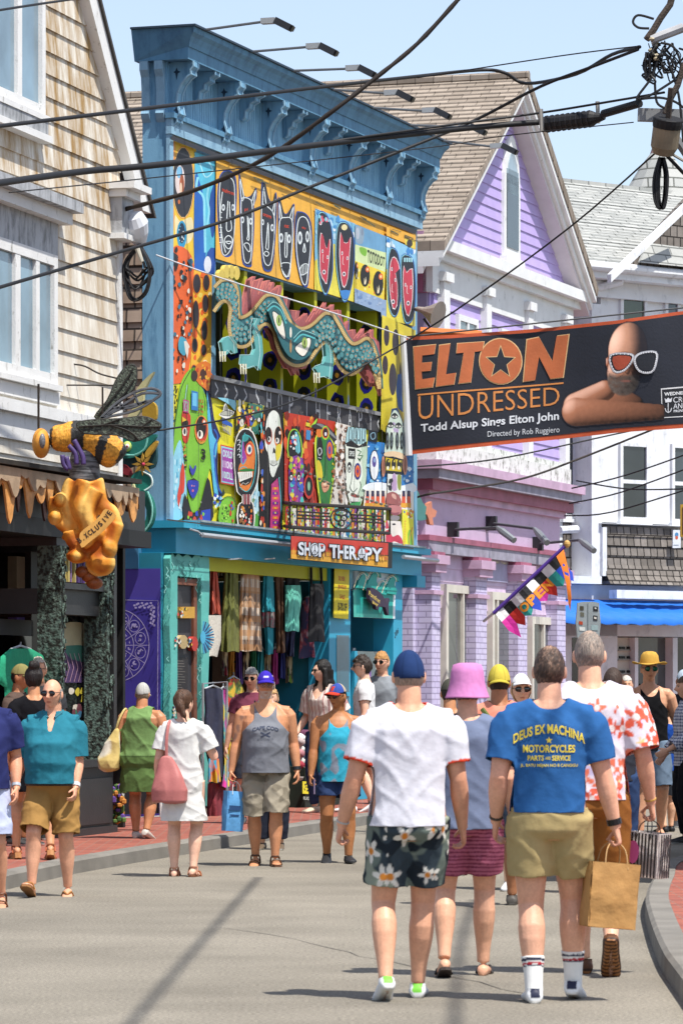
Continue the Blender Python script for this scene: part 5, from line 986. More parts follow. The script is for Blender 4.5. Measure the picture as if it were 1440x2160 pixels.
# zodiac wheel on the purple end wall
E_=frame2(S.p(zs,0,0),S.n,-S.u);zw=thing('zodiac_panel','purple panel with pale lilac zodiac wheel and scroll corner','wall panel',E_.w(290,1440,.05));mb=MB()
mb.prism([E_.w(*p,.004)for p in((243,1264),(334,1266),(333,1600),(240,1600))],E_.n*.02,PUR2);mb.build('panel',zw)
a=Art(E_,.026);LV='#a79fce';cx,cy=248,1361
a.line(LV,[(243,1265),(334,1267),(332,1600)],1.8)
for r in(76,39,20):a.line(LV,[(cx+r*.88*math.cos(t*math.pi/24),cy+r*math.sin(t*math.pi/24))for t in range(-13,14)],1.7)
for i in range(-3,4):
 t=i*math.pi/6;a.line(LV,[(cx+20*math.cos(t)*.88,cy+20*math.sin(t)),(cx+76*math.cos(t)*.88,cy+76*math.sin(t))],1.4)
 t+=math.pi/12;x,y=cx+57*.88*math.cos(t),cy+57*math.sin(t)
 if i<3 and x>244:
  a.line(LV,[(x+11*math.cos(q*.4),y+12.5*math.sin(q*.4))for q in range(16)],1.3,True).blobs([LV],[(x-6,y-6),(x+6,y-6),(x+6,y+6),(x-6,y+6)],7,1.4,3,i+9,1.)
  x,y=cx+29*.88*math.cos(t),cy+29*math.sin(t);a.blobs([LV],[(x-2,y-3),(x+2,y-3),(x+2,y+3),(x-2,y+3)],3,1,2,i+20,1.2)
a.line(LV,[(cx+17*math.cos(-1.57+i*2.513),cy+17*math.sin(-1.57+i*2.513))for i in range(5)],1.2,True)
for i in range(16):t=i/15;a.ell(LV,284+40*t,1277+5*math.sin(i*1.8),2.6,2.2).ell(LV,322+4*math.sin(i*1.8),1279+40*t,2.2,2.6)
a.mb.build('zodiac_wheel',zw)
# ---------------------------------------------------------------- people: one skinned body each, clothes as its children
def attr_mat(rough,bump=0.0,bs=60.0,spec=.3,weave=0.0,sheen=0.0,st=(1,1,1)):
 key=('attr',rough,bump,bs,spec,weave,st)
 if key in _mats:return _mats[key]
 m=bpy.data.materials.new('mat');m.use_nodes=True;n=m.node_tree;L=n.links;b=n.nodes['Principled BSDF']
 b.inputs['Roughness'].default_value=rough;b.inputs['Specular IOR Level'].default_value=spec
 at_=n.nodes.new('ShaderNodeAttribute');at_.attribute_name='Col'
 tc=n.nodes.new('ShaderNodeTexCoord');mp=n.nodes.new('ShaderNodeMapping');mp.inputs['Scale'].default_value=st;L.new(tc.outputs['Object'],mp.inputs[0])
 nz=n.nodes.new('ShaderNodeTexNoise');nz.inputs['Scale'].default_value=bs;nz.inputs['Detail'].default_value=4;L.new(mp.outputs[0],nz.inputs['Vector'])
 mr=n.nodes.new('ShaderNodeMapRange');mr.inputs[1].default_value=.3;mr.inputs[2].default_value=.7;mr.inputs[3].default_value=1-weave;mr.inputs[4].default_value=1+weave;L.new(nz.outputs['Fac'],mr.inputs[0])
 vm=n.nodes.new('ShaderNodeVectorMath');vm.operation='SCALE';L.new(at_.outputs['Color'],vm.inputs[0]);L.new(mr.outputs[0],vm.inputs['Scale']);L.new(vm.outputs[0],b.inputs['Base Color'])
 if bump:
  bp=n.nodes.new('ShaderNodeBump');bp.inputs['Strength'].default_value=bump;bp.inputs['Distance'].default_value=.01;L.new(nz.outputs['Fac'],bp.inputs['Height']);L.new(bp.outputs[0],b.inputs['Normal'])
 _mats[key]=m;return m
M_SKIN=attr_mat(.48,.10,90,.35,.07);M_CLOTH=attr_mat(.9,.35,22,.12,.05);M_HAIR=attr_mat(.55,.9,120,.35,.35,st=(1,1,.12));M_SHOE=attr_mat(.55,.1,60,.3,.04);M_LENS=mat('#0b0b0d',.08,0,spec=.8)
DG=bpy.context.evaluated_depsgraph_get
def remesh(mb,vox,it=3):
 me=bpy.data.meshes.new('t');me.from_pydata(mb.v,[],mb.f);o=bpy.data.objects.new('t',me);COL.objects.link(o)
 r=o.modifiers.new('r','REMESH');r.mode='VOXEL';r.voxel_size=vox;s=o.modifiers.new('s','SMOOTH');s.factor=.5;s.iterations=it
 m2=bpy.data.meshes.new_from_object(o.evaluated_get(DG()));n=len(m2.vertices);V=np.empty(n*3,np.float32);m2.vertices.foreach_get('co',V)
 f=np.empty(len(m2.loops),np.int32);m2.loops.foreach_get('vertex_index',f);tot=np.empty(len(m2.polygons),np.int32);m2.polygons.foreach_get('loop_total',tot)
 assert(tot==4).all()
 N=np.empty(n*3,np.float32);m2.vertex_normals.foreach_get('vector',N)
 bpy.data.objects.remove(o);bpy.data.meshes.remove(me);bpy.data.meshes.remove(m2)
 return V.reshape(-1,3).astype(float),f.reshape(-1,4),N.reshape(-1,3).astype(float)
def emit(name,V,Fq,col,m,parent,k=1.0,smooth=True):
 """mesh of a person part in the person's own frame, pattern colours in 'Col'"""
 used=np.unique(Fq);idx=-np.ones(len(V),int);idx[used]=np.arange(len(used));V=V[used];Fq=idx[Fq];col=np.asarray(col)
 col=np.tile(col,(len(V),1))if col.ndim==1 else col[used]
 me=bpy.data.meshes.new(name);me.from_pydata((V*k).tolist(),[],Fq.tolist());me.materials.append(m)
 ca=me.attributes.new('Col','FLOAT_COLOR','POINT');ca.data.foreach_set('color',np.hstack([np.clip(col,0,1),np.ones((len(V),1))]).astype(np.float32).ravel())
 if smooth:me.polygons.foreach_set('use_smooth',[True]*len(Fq))
 o=bpy.data.objects.new(name,me);COL.objects.link(o);o.parent=parent;return o
def bsm(V,Fq,it=10):
 e=np.sort(np.concatenate([Fq[:,[i,(i+1)%4]]for i in range(4)]),1);u,c=np.unique(e,axis=0,return_counts=True);b=u[c==1];V=V.copy();n=np.zeros(len(V));np.add.at(n,b.ravel(),1);m=n==2
 for _ in range(it):
  a=np.zeros_like(V);np.add.at(a,b[:,0],V[b[:,1]]);np.add.at(a,b[:,1],V[b[:,0]]);V[m]=.5*V[m]+.25*a[m]
 return V
def lap(V,Fq,it=2):
 e=np.concatenate([Fq[:,[i,(i+1)%4]]for i in range(4)]);V=V.copy();n=np.bincount(e.ravel(),minlength=len(V))[:,None];m=n[:,0]>0
 for _ in range(it):
  a=np.stack([np.bincount(e[:,0],V[e[:,1],k],len(V))+np.bincount(e[:,1],V[e[:,0],k],len(V))for k in range(3)],1);V[m]=.4*V[m]+.6*(a[m]/n[m])
 return V
def lc(h,g=.80):return np.array([c*g for c in lin(h)])
def nfield(V,fx,fy,fz,seed=0):
 return np.array([noise.noise((x*fx+seed,y*fy+seed*1.7,z*fz-seed))for x,y,z in V])
def ring(c,hw,df,db,n=26,p=.88):
 out=[]
 for j in range(n):
  t=2*math.pi*j/n;x,y=math.cos(t),math.sin(t)
  out.append(Vector((c[0]+hw*math.copysign(abs(x)**p,x),c[1]+(df if y>0 else db)*math.copysign(abs(y)**p,y),c[2])))
 return out
def ik(a,b,l1,l2,pole):
 d=b-a;L=min(d.length,(l1+l2)*.998);u=d.normalized();x=(l1*l1-l2*l2+L*L)/(2*L);h=math.sqrt(max(0,l1*l1-x*x))
 p=pole-u*pole.dot(u);p=p.normalized()if p.length>1e-6 else u.orthogonal().normalized();return a+u*x+p*h,a+u*L
HN,HM=44,60
def head_grid(sc=1.0,fem=0,face=True):
 g=[]
 for i in range(HN+1):
  ph=math.pi*(i/HN-.5);ph=max(-1.56,min(1.56,ph));row=[]
  for j in range(HM):
   t=2*math.pi*j/HM;x,y,z=math.cos(ph)*math.cos(t),math.cos(ph)*math.sin(t),math.sin(ph);row.append((x,y,z))
  g.append(row)
 U=np.array(g).reshape(-1,3);X,Y,Z=U[:,0].copy(),U[:,1].copy(),U[:,2].copy()
 lo=np.clip(-Z,0,1);sx=1-.30*lo**1.5;sy=np.where(Y<0,1-.42*lo**1.2,1-.06*lo)
 P=np.stack([X*.076*sx,Y*.098*sy,Z*.119],1)*sc
 if face:
  fr_=np.clip(Y,0,1)**.5;ga=lambda x0,z0,wx,wz:np.exp(-((X-x0)/wx)**2-((Z-z0)/wz)**2)*fr_
  d=.030*ga(0,-.22,.13,.13)+.016*ga(0,-.02,.09,.2)-.012*(ga(.36,.07,.2,.12)+ga(-.36,.07,.2,.12))+.007*ga(0,.24,.6,.09)+.008*ga(0,-.53,.22,.07)-.004*ga(0,-.62,.3,.05)+.010*ga(0,-.86,.3,.14)+.006*(ga(.45,-.2,.18,.16)+ga(-.45,-.2,.18,.16))+.006*(ga(.14,-.26,.07,.07)+ga(-.14,-.26,.07,.07))
  P[:,1]+=d*sc
 F_=[(i*HM+j,i*HM+(j+1)%HM,(i+1)*HM+(j+1)%HM,(i+1)*HM+j)for i in range(HN)for j in range(HM)]
 return U,P,np.array(F_)
class Person:
 def __init__(s,label,px,py,z=0.0,yaw=0,H=1.75,g=1.0,belly=0.0,bust=0.0,sw=.185,hips=1.0,skin='#c99878',feet=((-.10,0,0,0),(.10,0,0,0)),hands=((-.30,.02,.80),(.30,.02,.80)),curl=(.35,.35),head=(0,0),lean=0.0,arm=1.0,leg=1.0,vox=.0075,bare=True,X=None,shrug=0.0,palm=None,group=None):
  s.__dict__.update(locals());p=grd(px,py,z);k=s.k=H/1.75
  s.root=thing('person',label,'person',(p.x if X is None else X,p.y,z),group);s.root.rotation_euler=(0,0,R(yaw));s.mw=Matrix.Translation(s.root.location)@Matrix.Rotation(R(yaw),4,'Z')
  s.SK=lc(skin,1.0);s.sho=[Vector((sg*sw,lean*.9-.01,1.388+shrug))for sg in(-1,1)];s.hip=[Vector((sg*.092*hips,0,.905))for sg in(-1,1)]
  s.elb,s.wri,s.kne,s.ank=[],[],[],[]
  for i,sg in enumerate((-1,1)):
   e,w=ik(s.sho[i],Vector(hands[i][:3]),.285,.255,Vector((sg*.16,-1,-.1)));s.elb.append(e);s.wri.append(w)
   fx,fy,fz,fp=feet[i];a=Vector((fx,fy-.03*0,.075+fz));kn,a2=ik(s.hip[i],a,.43,.415,Vector((sg*.12,1,0)));s.kne.append(kn);s.ank.append(a2)
  s.hc=Vector((0,.025+lean*1.15,1.632));s.HR=Matrix.Rotation(R(head[0]),3,'Z')@Matrix.Rotation(R(head[1]),3,'X')
  s.body()
 def tor(s,e=0.0,z0=.78,z1=1.50,hang=0):
  g,b,bu,l=s.g,s.belly,s.bust,s.lean;hp=s.hips
  T=[(.80,.120*hp,.075,.09),(.845,.160*hp,.10,.126),(.92,.168*hp,.105+b*.35,.122),(1.00,.160,.108+b*.85,.104),(1.08,.152+b*.2,.108+b,.092),(1.16,.152+b*.15,.110+b*.85,.096),(1.24,.160,.116+b*.45+bu*.8,.106),(1.30,.168,.118+b*.15+bu,.114),(1.36,.162,.106+bu*.3,.116),(1.405,.138,.09,.104),(1.44,.098,.070,.088),(1.475,.068,.056,.068),(1.50,.056,.05,.06)]
  out=[]
  for z,hw,df,db in T:
   if z0<=z<=z1:
    gg=g if z<1.4 else 1+(g-1)*.4;ws=s.sw/.185 if z>1.2 else(s.sw/.185)**.5;y=l*max(0,(z-.95)/.5)*.95
    if hang and z<1.25:hw=max(hw,.162);df=max(df,.112+b*.8);db=max(db,.112)
    out.append((z,(hw*gg*ws+e),(df*gg+e),(db*gg+e),y))
  return out
 def legpath(s,i,t0=0.0,t1=2.0,n=14,ex=0.0,fl=0.0):
  h,k_,a=s.hip[i],s.kne[i],s.ank[i];P,Rr=[],[];q=s.leg
  prof=[(0,.098),(.25,.092),(.6,.078),(.9,.064),(1.0,.061),(1.12,.058),(1.32,.066),(1.52,.058),(1.8,.040),(2.0,.036)]
  bk=(k_-a).normalized();back=Vector((0,-1,0));back=(back-bk*back.dot(bk)).normalized()
  for j in range(n+1):
   t=t0+(t1-t0)*j/n;p=h.lerp(k_,t)if t<=1 else k_.lerp(a,t-1)
   for(ta,ra),(tb,rb)in zip(prof,prof[1:]):
    if ta<=t<=tb:r=ra+(rb-ra)*(t-ta)/(tb-ta)
   if t>1:p=p+back*.021*math.exp(-((t-1.33)/.25)**2)
   P.append(p);Rr.append(r*q*(1+(s.hips-1)*max(0,1-t))+ex+fl*max(0,t-t0))
  return P,Rr
 def foot(s,mb,i,ex=0.0,z0=0.0):
  fx,fy,fz,fp=s.feet[i];a=s.ank[i];rot=Matrix.Rotation(R(-6 if i else 6),3,'Z')@Matrix.Rotation(R(-fp),3,'X');rg=[]
  for y,hw,top in((-.062,.012,.030),(-.055,.026,.050),(-.03,.033,.062),(.02,.034,.066),(.07,.039,.052),(.12,.044,.036),(.165,.042,.026),(.195,.030,.020),(.205,.012,.014)):
   hw+=ex;c=[]
   for j in range(14):
    t=2*math.pi*j/14;cx,cz=math.cos(t),math.sin(t);c.append(Vector((hw*cx,y+ex*(1.2 if y>0 else-1.2),-.075+z0+(top+ex-z0)*(.5+.5*cz)if cz>-.5 else-.075+z0+.25*(top+ex-z0)-(.25*(top+ex-z0))*min(1,(-cz-.5)*4))))
   rg.append([a+rot@v for v in c])
  mb.rings(rg,None);return a,rot
 def hand(s,mb,i):
  sg=-1 if i==0 else 1;w,e=s.wri[i],s.elb[i];d=(w-e).normalized();m_=Vector((-sg,0,0))if s.palm is None else Vector(s.palm[i]);m_=(m_-d*m_.dot(d)).normalized();t=d.cross(m_);t=t if t.y>0 or abs(t.y)<.2 and t.z>0 else-t;cu=s.curl[i]
  rg=[]
  for y,hw,th in((-.01,.026,.02),(.02,.032,.018),(.05,.040,.016),(.08,.041,.014),(.092,.036,.010)):
   rg.append([w+d*y+t*(hw*math.cos(q*.5236))+m_*(th*math.sin(q*.5236))for q in range(12)])
  mb.rings(rg,None);s.palmc=getattr(s,'palmc',[None,None]);s.palmc[i]=w+d*.10+m_*.035
  for j,(o,L,r)in enumerate(((.031,.070,.0088),(.0105,.078,.0092),(-.0105,.072,.0088),(-.030,.056,.0078))):
   p=w+d*.084+t*o;di=(d+t*o*2.2).normalized();P=[p-di*.01,p];an=.12+cu*(.9+.06*j)
   for q,f in enumerate((.42,.33,.25)):
    di=(Matrix.Rotation(an*(1.0 if q==0 else .95),3,d.cross(m_))@di)if True else di;p=p+di*L*f;P.append(p)
   mb.tube(P,[r,r,r*.97,r*.9,r*.72],None,8)
  p=w+d*.022+t*.026;di=(d*.62+t*.62+m_*(.25+.5*cu)).normalized();P=[p-di*.01,p]
  for f in(.030,.026,.022):di=(di+d*.22+m_*.25*cu).normalized();p=p+di*f;P.append(p)
  mb.tube(P,[.013,.0125,.0108,.0098,.0075],None,8)
 def body(s):
  mb=MB()
  mb.rings([ring((0,y,z),hw,df,db)for z,hw,df,db,y in s.tor()],None);q=s.arm
  for i in(0,1):
   S_,E,Wr=s.sho[i],s.elb[i],s.wri[i];ins=Vector((S_.x*.62,S_.y,S_.z+.015))
   mb.tube([Vector((S_.x*.22,S_.y-.014,S_.z+.072)),ins+Vector((0,-.006,.004)),S_+Vector((0,0,-.004))],[.040,.050,.056*q],None,12)
   P=[S_+Vector((-S_.x*.1,0,.006)),S_.lerp(E,.12),S_.lerp(E,.35),S_.lerp(E,.6),S_.lerp(E,.85),E,E.lerp(Wr,.15),E.lerp(Wr,.35),E.lerp(Wr,.65),E.lerp(Wr,.9),Wr+(Wr-E).normalized()*.01]
   mb.tube(P,[c*q for c in(.052,.060,.056,.051,.044,.041,.044,.044,.036,.028,.026)],None,14);s.hand(mb,i)
   P,Rr=s.legpath(i);mb.tube(P,Rr,None,16);s.foot(mb,i)
  nb=Vector((0,s.lean*.9-.02,1.43));hb=s.hc+s.HR@Vector((0,-.022,-.06));nk=.058*(1+(s.g-1)*.6)
  mb.tube([nb,nb.lerp(hb,.35),nb.lerp(hb,.7),hb],[nk*1.25,nk*1.02,nk,nk*.95],None,16)
  U,P,Fh=head_grid();P=(np.array(s.HR)@P.T).T+np.array(s.hc);mb.add([Vector(p)for p in P],[tuple(f)for f in Fh],None)
  for sg in(-1,1):mb.ell(s.hc+s.HR@Vector((sg*.078,-.012,-.008)),.011,.021,.033,None,10,s.HR)
  V,Fq,N=remesh(mb,s.vox,2);s.V,s.F=V,Fq
  col=np.tile(s.SK,(len(V),1));h=s.hu(V);s.h=h
  col*=(1+.14*nfield(V,9,9,9,3)+.10*nfield(V,45,45,30,5))[:,None]
  rd=np.zeros(len(V))
  for L_ in(s.kne,s.elb):
   for q_ in L_:rd+=np.exp(-(((V-np.array(tuple(q_)))**2).sum(1))/.0032)
  for q_ in s.wri:rd+=.8*np.exp(-(((V-np.array(tuple(q_))-np.array([0,0,-.09]))**2).sum(1))/.006)
  col*=1-np.clip(rd,0,1)[:,None]*np.array([.10,.22,.24])
  inh=(np.abs(h)<1.4).all(1)&(V[:,2]>1.48);red=lc('#b4604c',1.0)
  X,Y,Z=h[:,0],h[:,1],h[:,2];fr_=inh&(Y>.5)
  def bl(c,w):col[:]=col*(1-w[:,None])+np.asarray(c)*w[:,None]
  bl(s.SK*np.array([1.05,.80,.76]),np.where(fr_,.6*np.exp(-((np.abs(X)-.42)/.22)**2-((Z+.2)/.18)**2)+.5*np.exp(-(X/.12)**2-((Z+.24)/.1)**2),0))
  bl(s.SK*np.array([.62,.30,.28]),np.where(fr_,np.exp(-(X/.27)**4-((Z+.53)/.06)**2),0));bl(s.SK*.3,np.where(fr_,.8*np.exp(-(X/.25)**4-((Z+.53)/.018)**2),0))
  for sg in(-1,1):
   ex=X-sg*.36;bl(np.array([.5,.48,.46]),np.where(fr_,np.exp(-(ex/.15)**4-((Z-.06)/.045)**4),0));bl(np.array([.02,.015,.012]),np.where(fr_,np.exp(-(ex/.07)**4-((Z-.06)/.055)**4),0));bl(s.SK*.35,np.where(fr_,.8*np.exp(-(ex/.2)**4-((Z-.11)/.022)**2),0))
   bl(getattr(s,'brow',s.SK*.22),np.where(fr_,.75*np.exp(-((X-sg*.37)/.22)**4-((Z-.22+.25*(np.abs(X)-.37)**2*4)/.04)**2),0))
  nl=np.where((V[:,2]<.9)&(np.abs(V[:,0])>.1),1,0)
  s.col=col
 def hu(s,V):return((V-np.array(s.hc))@np.array(s.HR))/np.array([.076,.098,.119])
 def beard(s,c,w=.85):
  X,Y,Z=s.h[:,0],s.h[:,1],s.h[:,2];m=(np.abs(s.h)<1.35).all(1)&(Y>-.1)&(Z>-1.3)
  f=np.clip((-.34-Z)/.1,0,1)*np.clip((Z+1.06)*8,0,1)*np.clip((Y+.05)*5,0,1)*np.clip((1.05-np.abs(X))*6,0,1);f=np.maximum(f,np.clip((np.abs(X)-.68)*5,0,1)*np.clip((.05-Z)*6,0,1))*(1-.8*np.exp(-(X/.24)**4-((Z+.54)/.06)**2));f=np.where(m,f*w,0)
  s.col[:]=s.col*(1-f[:,None])+lc(c,1)*f[:,None]
 def done(s,paint=None):
  if paint:paint(s.V,s.col)
  s.bo=emit('body',s.V,s.F,s.col,M_SKIN,s.root,s.k);return s
 def world(s,v):return s.mw@(Vector(v)*s.k)
 # ---- clothes
 def folds(s,V,N,amp,seed,fx=6,fz=2.6):
  n=nfield(V,fx,fx,fz,seed);m=nfield(V,fx*2.1,fx*2.1,fz*2.4,seed+5);d=nfield(V@np.array([[.7,0,.7],[0,1,0],[-.7,0,.7]]),3.2,3.2,9,seed+2)
  q=nfield(V@np.array([[.7,0,-.7],[0,1,0],[.7,0,.7]]),3.0,3.0,8,seed+9);rg=lambda a:np.clip(1-np.abs(a)*2.8,0,1)**2.5
  return V+N*np.maximum(.72*amp*(m*.3+rg(d)*1.5+rg(q)*1.2+rg(n)*.7-.45),-.004)[:,None]
 def shirt(s,col,hem=.86,slv=.55,e=.014,tank=False,hang=1,amp=.006,pat=None,neck=.078,vneck=0,name='shirt',flare=.0,cuff=None,seed=1,sr=.005,open_front=False,strap=.105,scoop=1.345,collar=None):
  mb=MB();T=s.tor(e,hang=hang);lo=T[2];rg=[]
  T=[t for t in T if t[0]>hem+.05];zz=hem-.05;b0=T[0]
  if hem<.8:T=[(hem-.04,b0[1]+flare,b0[2]+flare*.6,b0[3]+flare*.6,0.0)]+[(z,b0[1]*(.98 if z>.95 else 1.03)+flare*(1-(z-hem)/max(.01,b0[0]-hem)),b0[2]+.0,b0[3]+.015*(z<1.0),0.0)for z in np.arange(hem+.02,b0[0]-.03,.08)]+T
  else:T=[(zz,b0[1]+.006+flare,b0[2]+.006+flare,b0[3]+.006+flare,b0[4])]+T
  mb.rings([ring((0,y,z),hw,df,db)for z,hw,df,db,y in T],None);dirs=[]
  for i in(0,1):
   S_,E,Wr=s.sho[i],s.elb[i],s.wri[i];ins=Vector((S_.x*.62,S_.y,S_.z+.015))
   mb.tube([Vector((S_.x*.22,S_.y-.014,S_.z+.070)),ins+Vector((0,-.006,.004)),S_+Vector((0,0,-.002))],[.041+e*.8,.056+e,(.061*s.arm+e)*1.0],None,12)
   if not tank:
    q=s.arm;P=[S_+Vector((-S_.x*.1,0,.004))];Rr=[.054*q+e+.006];f=slv;n=6 if f<=1 else 12
    for j in range(1,n+1):
     t=(f+.12)*j/n;P.append(S_.lerp(E,t)if t<=1 else E.lerp(Wr,min(1.0,t-1)));base=.060-.016*min(1,t)if t<=1 else .044-.014*(t-1);Rr.append(base*q*q+e+.003+sr*min(1,t/max(.3,f))*(1 if f<=1 else .5))
    mb.tube(P,Rr,None,16)
  V,Fq,N=remesh(mb,max(.0085,s.vox*1.15),7);V0=V.copy();V=s.folds(V,N,amp,seed)
  x,y,z=V0[:,0],V0[:,1],V0[:,2];kill=z<hem-.035*0;ax=s.lean*.9
  dn=np.hypot(x,(y-ax+.015)*.95);kill|=(dn<neck)&(z>1.41)&(z>1.448-.5*np.clip(y-ax+.01,0,.1));kill|=(z>1.50)&(dn<.11)
  if vneck:kill|=(y>ax)&(np.abs(x)<vneck*np.clip((z-1.31)/.13,0,1)*.6)&(z>1.31)
  if tank:
   ft=np.where(y>ax,scoop,scoop+.06);kill|=(z>ft+(np.abs(x)/.078)**2*.075);ah=strap+np.clip(1.33-z,0,.2)*.9;kill|=(np.abs(x)>ah)&(z>1.20+0)
  else:
   for i in(0,1):
    S_,E,Wr=s.sho[i],s.elb[i],s.wri[i]
    if slv<=1:d=(E-S_).normalized();L=(E-S_).length*slv;o=S_
    else:d=(Wr-E).normalized();L=(Wr-E).length*(slv-1);o=E
    r=V0-np.array(o);t=r@np.array(d);rad=np.linalg.norm(r-t[:,None]*np.array(d),axis=1);side=(x*(-1 if i==0 else 1))>(0.08)
    kill|=(t>L)&(rad<.14)&side&(np.abs(x)>s.sw*.9)
  Fk=Fq[~kill[Fq].any(1)]
  C0=np.tile(lc(col),(len(V),1));s.sh=(V,Fk,V0)
  if pat:pat(V0,C0,s)
  V=lap(V,Fk,3);V=bsm(V,Fk)
  if not hasattr(s,'bb'):s.bb=BVHTree.FromPolygons(s.V.tolist(),s.F.tolist())
  for i in np.where((V[:,2]>1.0)&(V0[:,2]>1.0))[0]:
   q,nn_,_,dd=s.bb.find_nearest(Vector(V[i]),.05)
   if q is not None and(Vector(V[i])-q).dot(nn_)<.006:V[i]=q+nn_*.0075
  bv=BVHTree.FromPolygons((V).tolist(),Fk.tolist());s.bvh=bv
  o=emit(name,V,Fk,C0,M_CLOTH,s.root,s.k);md=o.modifiers.new('solid','SOLIDIFY');md.thickness=.005;md.offset=-1;s.shirt_o=o;return o
 def shorts(s,col,f=.75,e=.016,waist=1.0,fl=.03,amp=.006,pat=None,name='shorts',seed=3,M=None):
  mb=MB();T=[t for t in s.tor(min(e,.010))if t[0]<waist+.06];mb.rings([ring((0,y,z),hw,df,db)for z,hw,df,db,y in T],None)
  for i in(0,1):P,Rr=s.legpath(i,0.0,f+.12,10,e*.55+.004,fl*.55);P[0]=P[0]+Vector((0,0,.02));mb.tube(P,Rr,None,18)
  mb.tube([s.hip[0]+Vector((.02,-.01,-.02)),s.hip[1]+Vector((-.02,-.01,-.02))],.078+e*.3,None,12)
  V,Fq,N=remesh(mb,max(.0085,s.vox*1.15),3);V0=V.copy();V=s.folds(V,N,amp,seed,7,3);kill=V0[:,2]>waist
  hp,kn,an=[np.array([tuple(q)for q in L])for L in(s.hip,s.kne,s.ank)]
  sd=np.abs(V0[:,None,:]-(hp+(kn-hp)*.6)[None]).sum(2).argmin(1)
  for i in(0,1):
   if f<=1:o,d=hp[i],kn[i]-hp[i];ff=f
   else:o,d=kn[i],an[i]-kn[i];ff=f-1
   L=np.linalg.norm(d);d=d/L;t=(V0-o)@d;kill|=(sd==i)&(t>L*ff)
  Fk=Fq[~kill[Fq].any(1)];C0=np.tile(lc(col),(len(V),1))
  if pat:pat(V0,C0,s)
  V=lap(V,Fk,3);V=bsm(V,Fk);o=emit(name,V,Fk,C0,M or M_CLOTH,s.root,s.k);md=o.modifiers.new('solid','SOLIDIFY');md.thickness=.005;md.offset=-1;return o
 def shoes(s,col,sole='#e6e4de',heel=None,kind='sneaker',strap='#8a5a34',kind2=False):
  for i in(0,1):
   mb=MB()
   if kind=='sneaker':
    a,rot=s.foot(mb,i,.010);mb.tube([a+rot@Vector((0,-.022,-.045)),a+rot@Vector((0,-.018,.004))],[.044,.040],None,14);V,Fq,N=remesh(mb,.007,2)
    L=(V-np.array(a))@np.array(rot);c=np.tile(lc(col),(len(V),1));c[L[:,2]<-.062]=lc(sole);kk=L[:,2]>-.001
    if heel:c[(L[:,1]<-.048)&(L[:,2]>-.045)&(np.abs(L[:,0])<.024)]=lc(heel)
    if kind2:c[(L[:,2]<-.055)&(np.sin(L[:,1]*260)>.2)]=lc('#4a2c18');c[(L[:,2]>=-.062)&(L[:,2]<-.05)]=lc('#3a2618')
    c[(np.abs(L[:,0])<.018)&(L[:,1]>.03)&(L[:,1]<.11)&(L[:,2]>-.03)&(np.sin(L[:,1]*420)>.3)]*=.7
    emit('shoe',V,Fq[~kk[Fq].any(1)],c,M_SHOE,s.root,s.k)
   else:
    fx,fy,fz,fp=s.feet[i];a=s.ank[i];rot=Matrix.Rotation(R(-6 if i else 6),3,'Z')@Matrix.Rotation(R(-fp),3,'X');o=[(-.026,-.058),(-.034,-.02),(-.034,.04),(-.044,.11),(-.042,.17),(-.02,.207),(.02,.207),(.042,.17),(.044,.11),(.034,.04),(.034,-.02),(.026,-.058),(0,-.068)]
    h=.05 if kind=='wedge' else .016
    mb.rings([[a+rot@Vector((x*1.1,y*1.03,-.077-(h if y<.06 or kind!='wedge' else .016)))for x,y in o],[a+rot@Vector((x*1.1,y*1.03,-.0755))for x,y in o]],None);V=np.array([tuple(v)for v in mb.v]);so=MB();so.v,so.f,so.k,so.mats=[v*s.k for v in mb.v],mb.f,mb.k,[mat(sole,.7,.1)]
    WL[s.root]=Vector((0,0,0));sol=so.build('sandal',s.root);st_=MB()
    if kind=='flip':Q=[[(-.046,.07,-.068),(-.030,.10,-.028),(0,.145,-.040),(.030,.10,-.028),(.046,.07,-.068)]]
    else:Q=[[(-.05,.11,-.07),(-.03,.12,-.026),(.03,.12,-.026),(.05,.11,-.07)],[(-.040,-.02,-.07),(-.036,.02,.005),(0,.045,.012),(.036,.02,.005),(.040,-.02,-.07)]]
    for q in Q:st_.tube([(a+rot@Vector(v))*s.k for v in spl(q,4,False)],.008,mat(strap,.5,.1),6)
    st_.build('strap',s.root)
 def sock(s,i,col='#efeeea',h=.16,bands=()):
  P,Rr=s.legpath(i,2.0-h/.415,2.0,8,.007);mb=MB();mb.tube(P+[s.ank[i]+(s.ank[i]-s.kne[i]).normalized()*.03],Rr+[.046],None,16);V,Fq,N=remesh(mb,.007,1);d=np.array(tuple((s.ank[i]-s.kne[i]).normalized()));t=(np.array(tuple(s.ank[i]))-V)@d;c=np.tile(lc(col),(len(V),1))
  for a,b,cc in bands:c[(t>a)&(t<b)]=lc(cc)
  emit('sock',V,Fq,c,M_CLOTH,s.root,s.k)
 # ---- head wear
 def hp_(s,P):return(np.array(s.HR)@np.asarray(P,float).T).T+np.array(s.hc)
 def hair(s,col,keep,th=1.07,amp=.004,grey=None,name='hair',fz=30,add=None):
  U,P,Fh=head_grid(th,face=False);nn=np.array([noise.noise((u[0]*6,u[1]*6,u[2]*3))for u in U]);n2=np.array([noise.noise((u[0]*26,u[1]*26,u[2]*7))for u in U])
  P=P*(1+(nn*amp*9+n2*amp*4)[:,None]);k_=keep(U[:,0],U[:,1],U[:,2]+n2*.09);Fh=Fh[k_[Fh].all(1)]
  c=np.tile(lc(col,1),(len(U),1));c*=(1+.32*n2)[:,None]
  if grey is not None:w=np.clip(grey[1](U[:,0],U[:,1],U[:,2])+.4*n2,0,1)[:,None];c=c*(1-w)+lc(grey[0],1)*w
  return emit(name,bsm(s.hp_(P),Fh,3),Fh,c,M_HAIR,s.root,s.k)
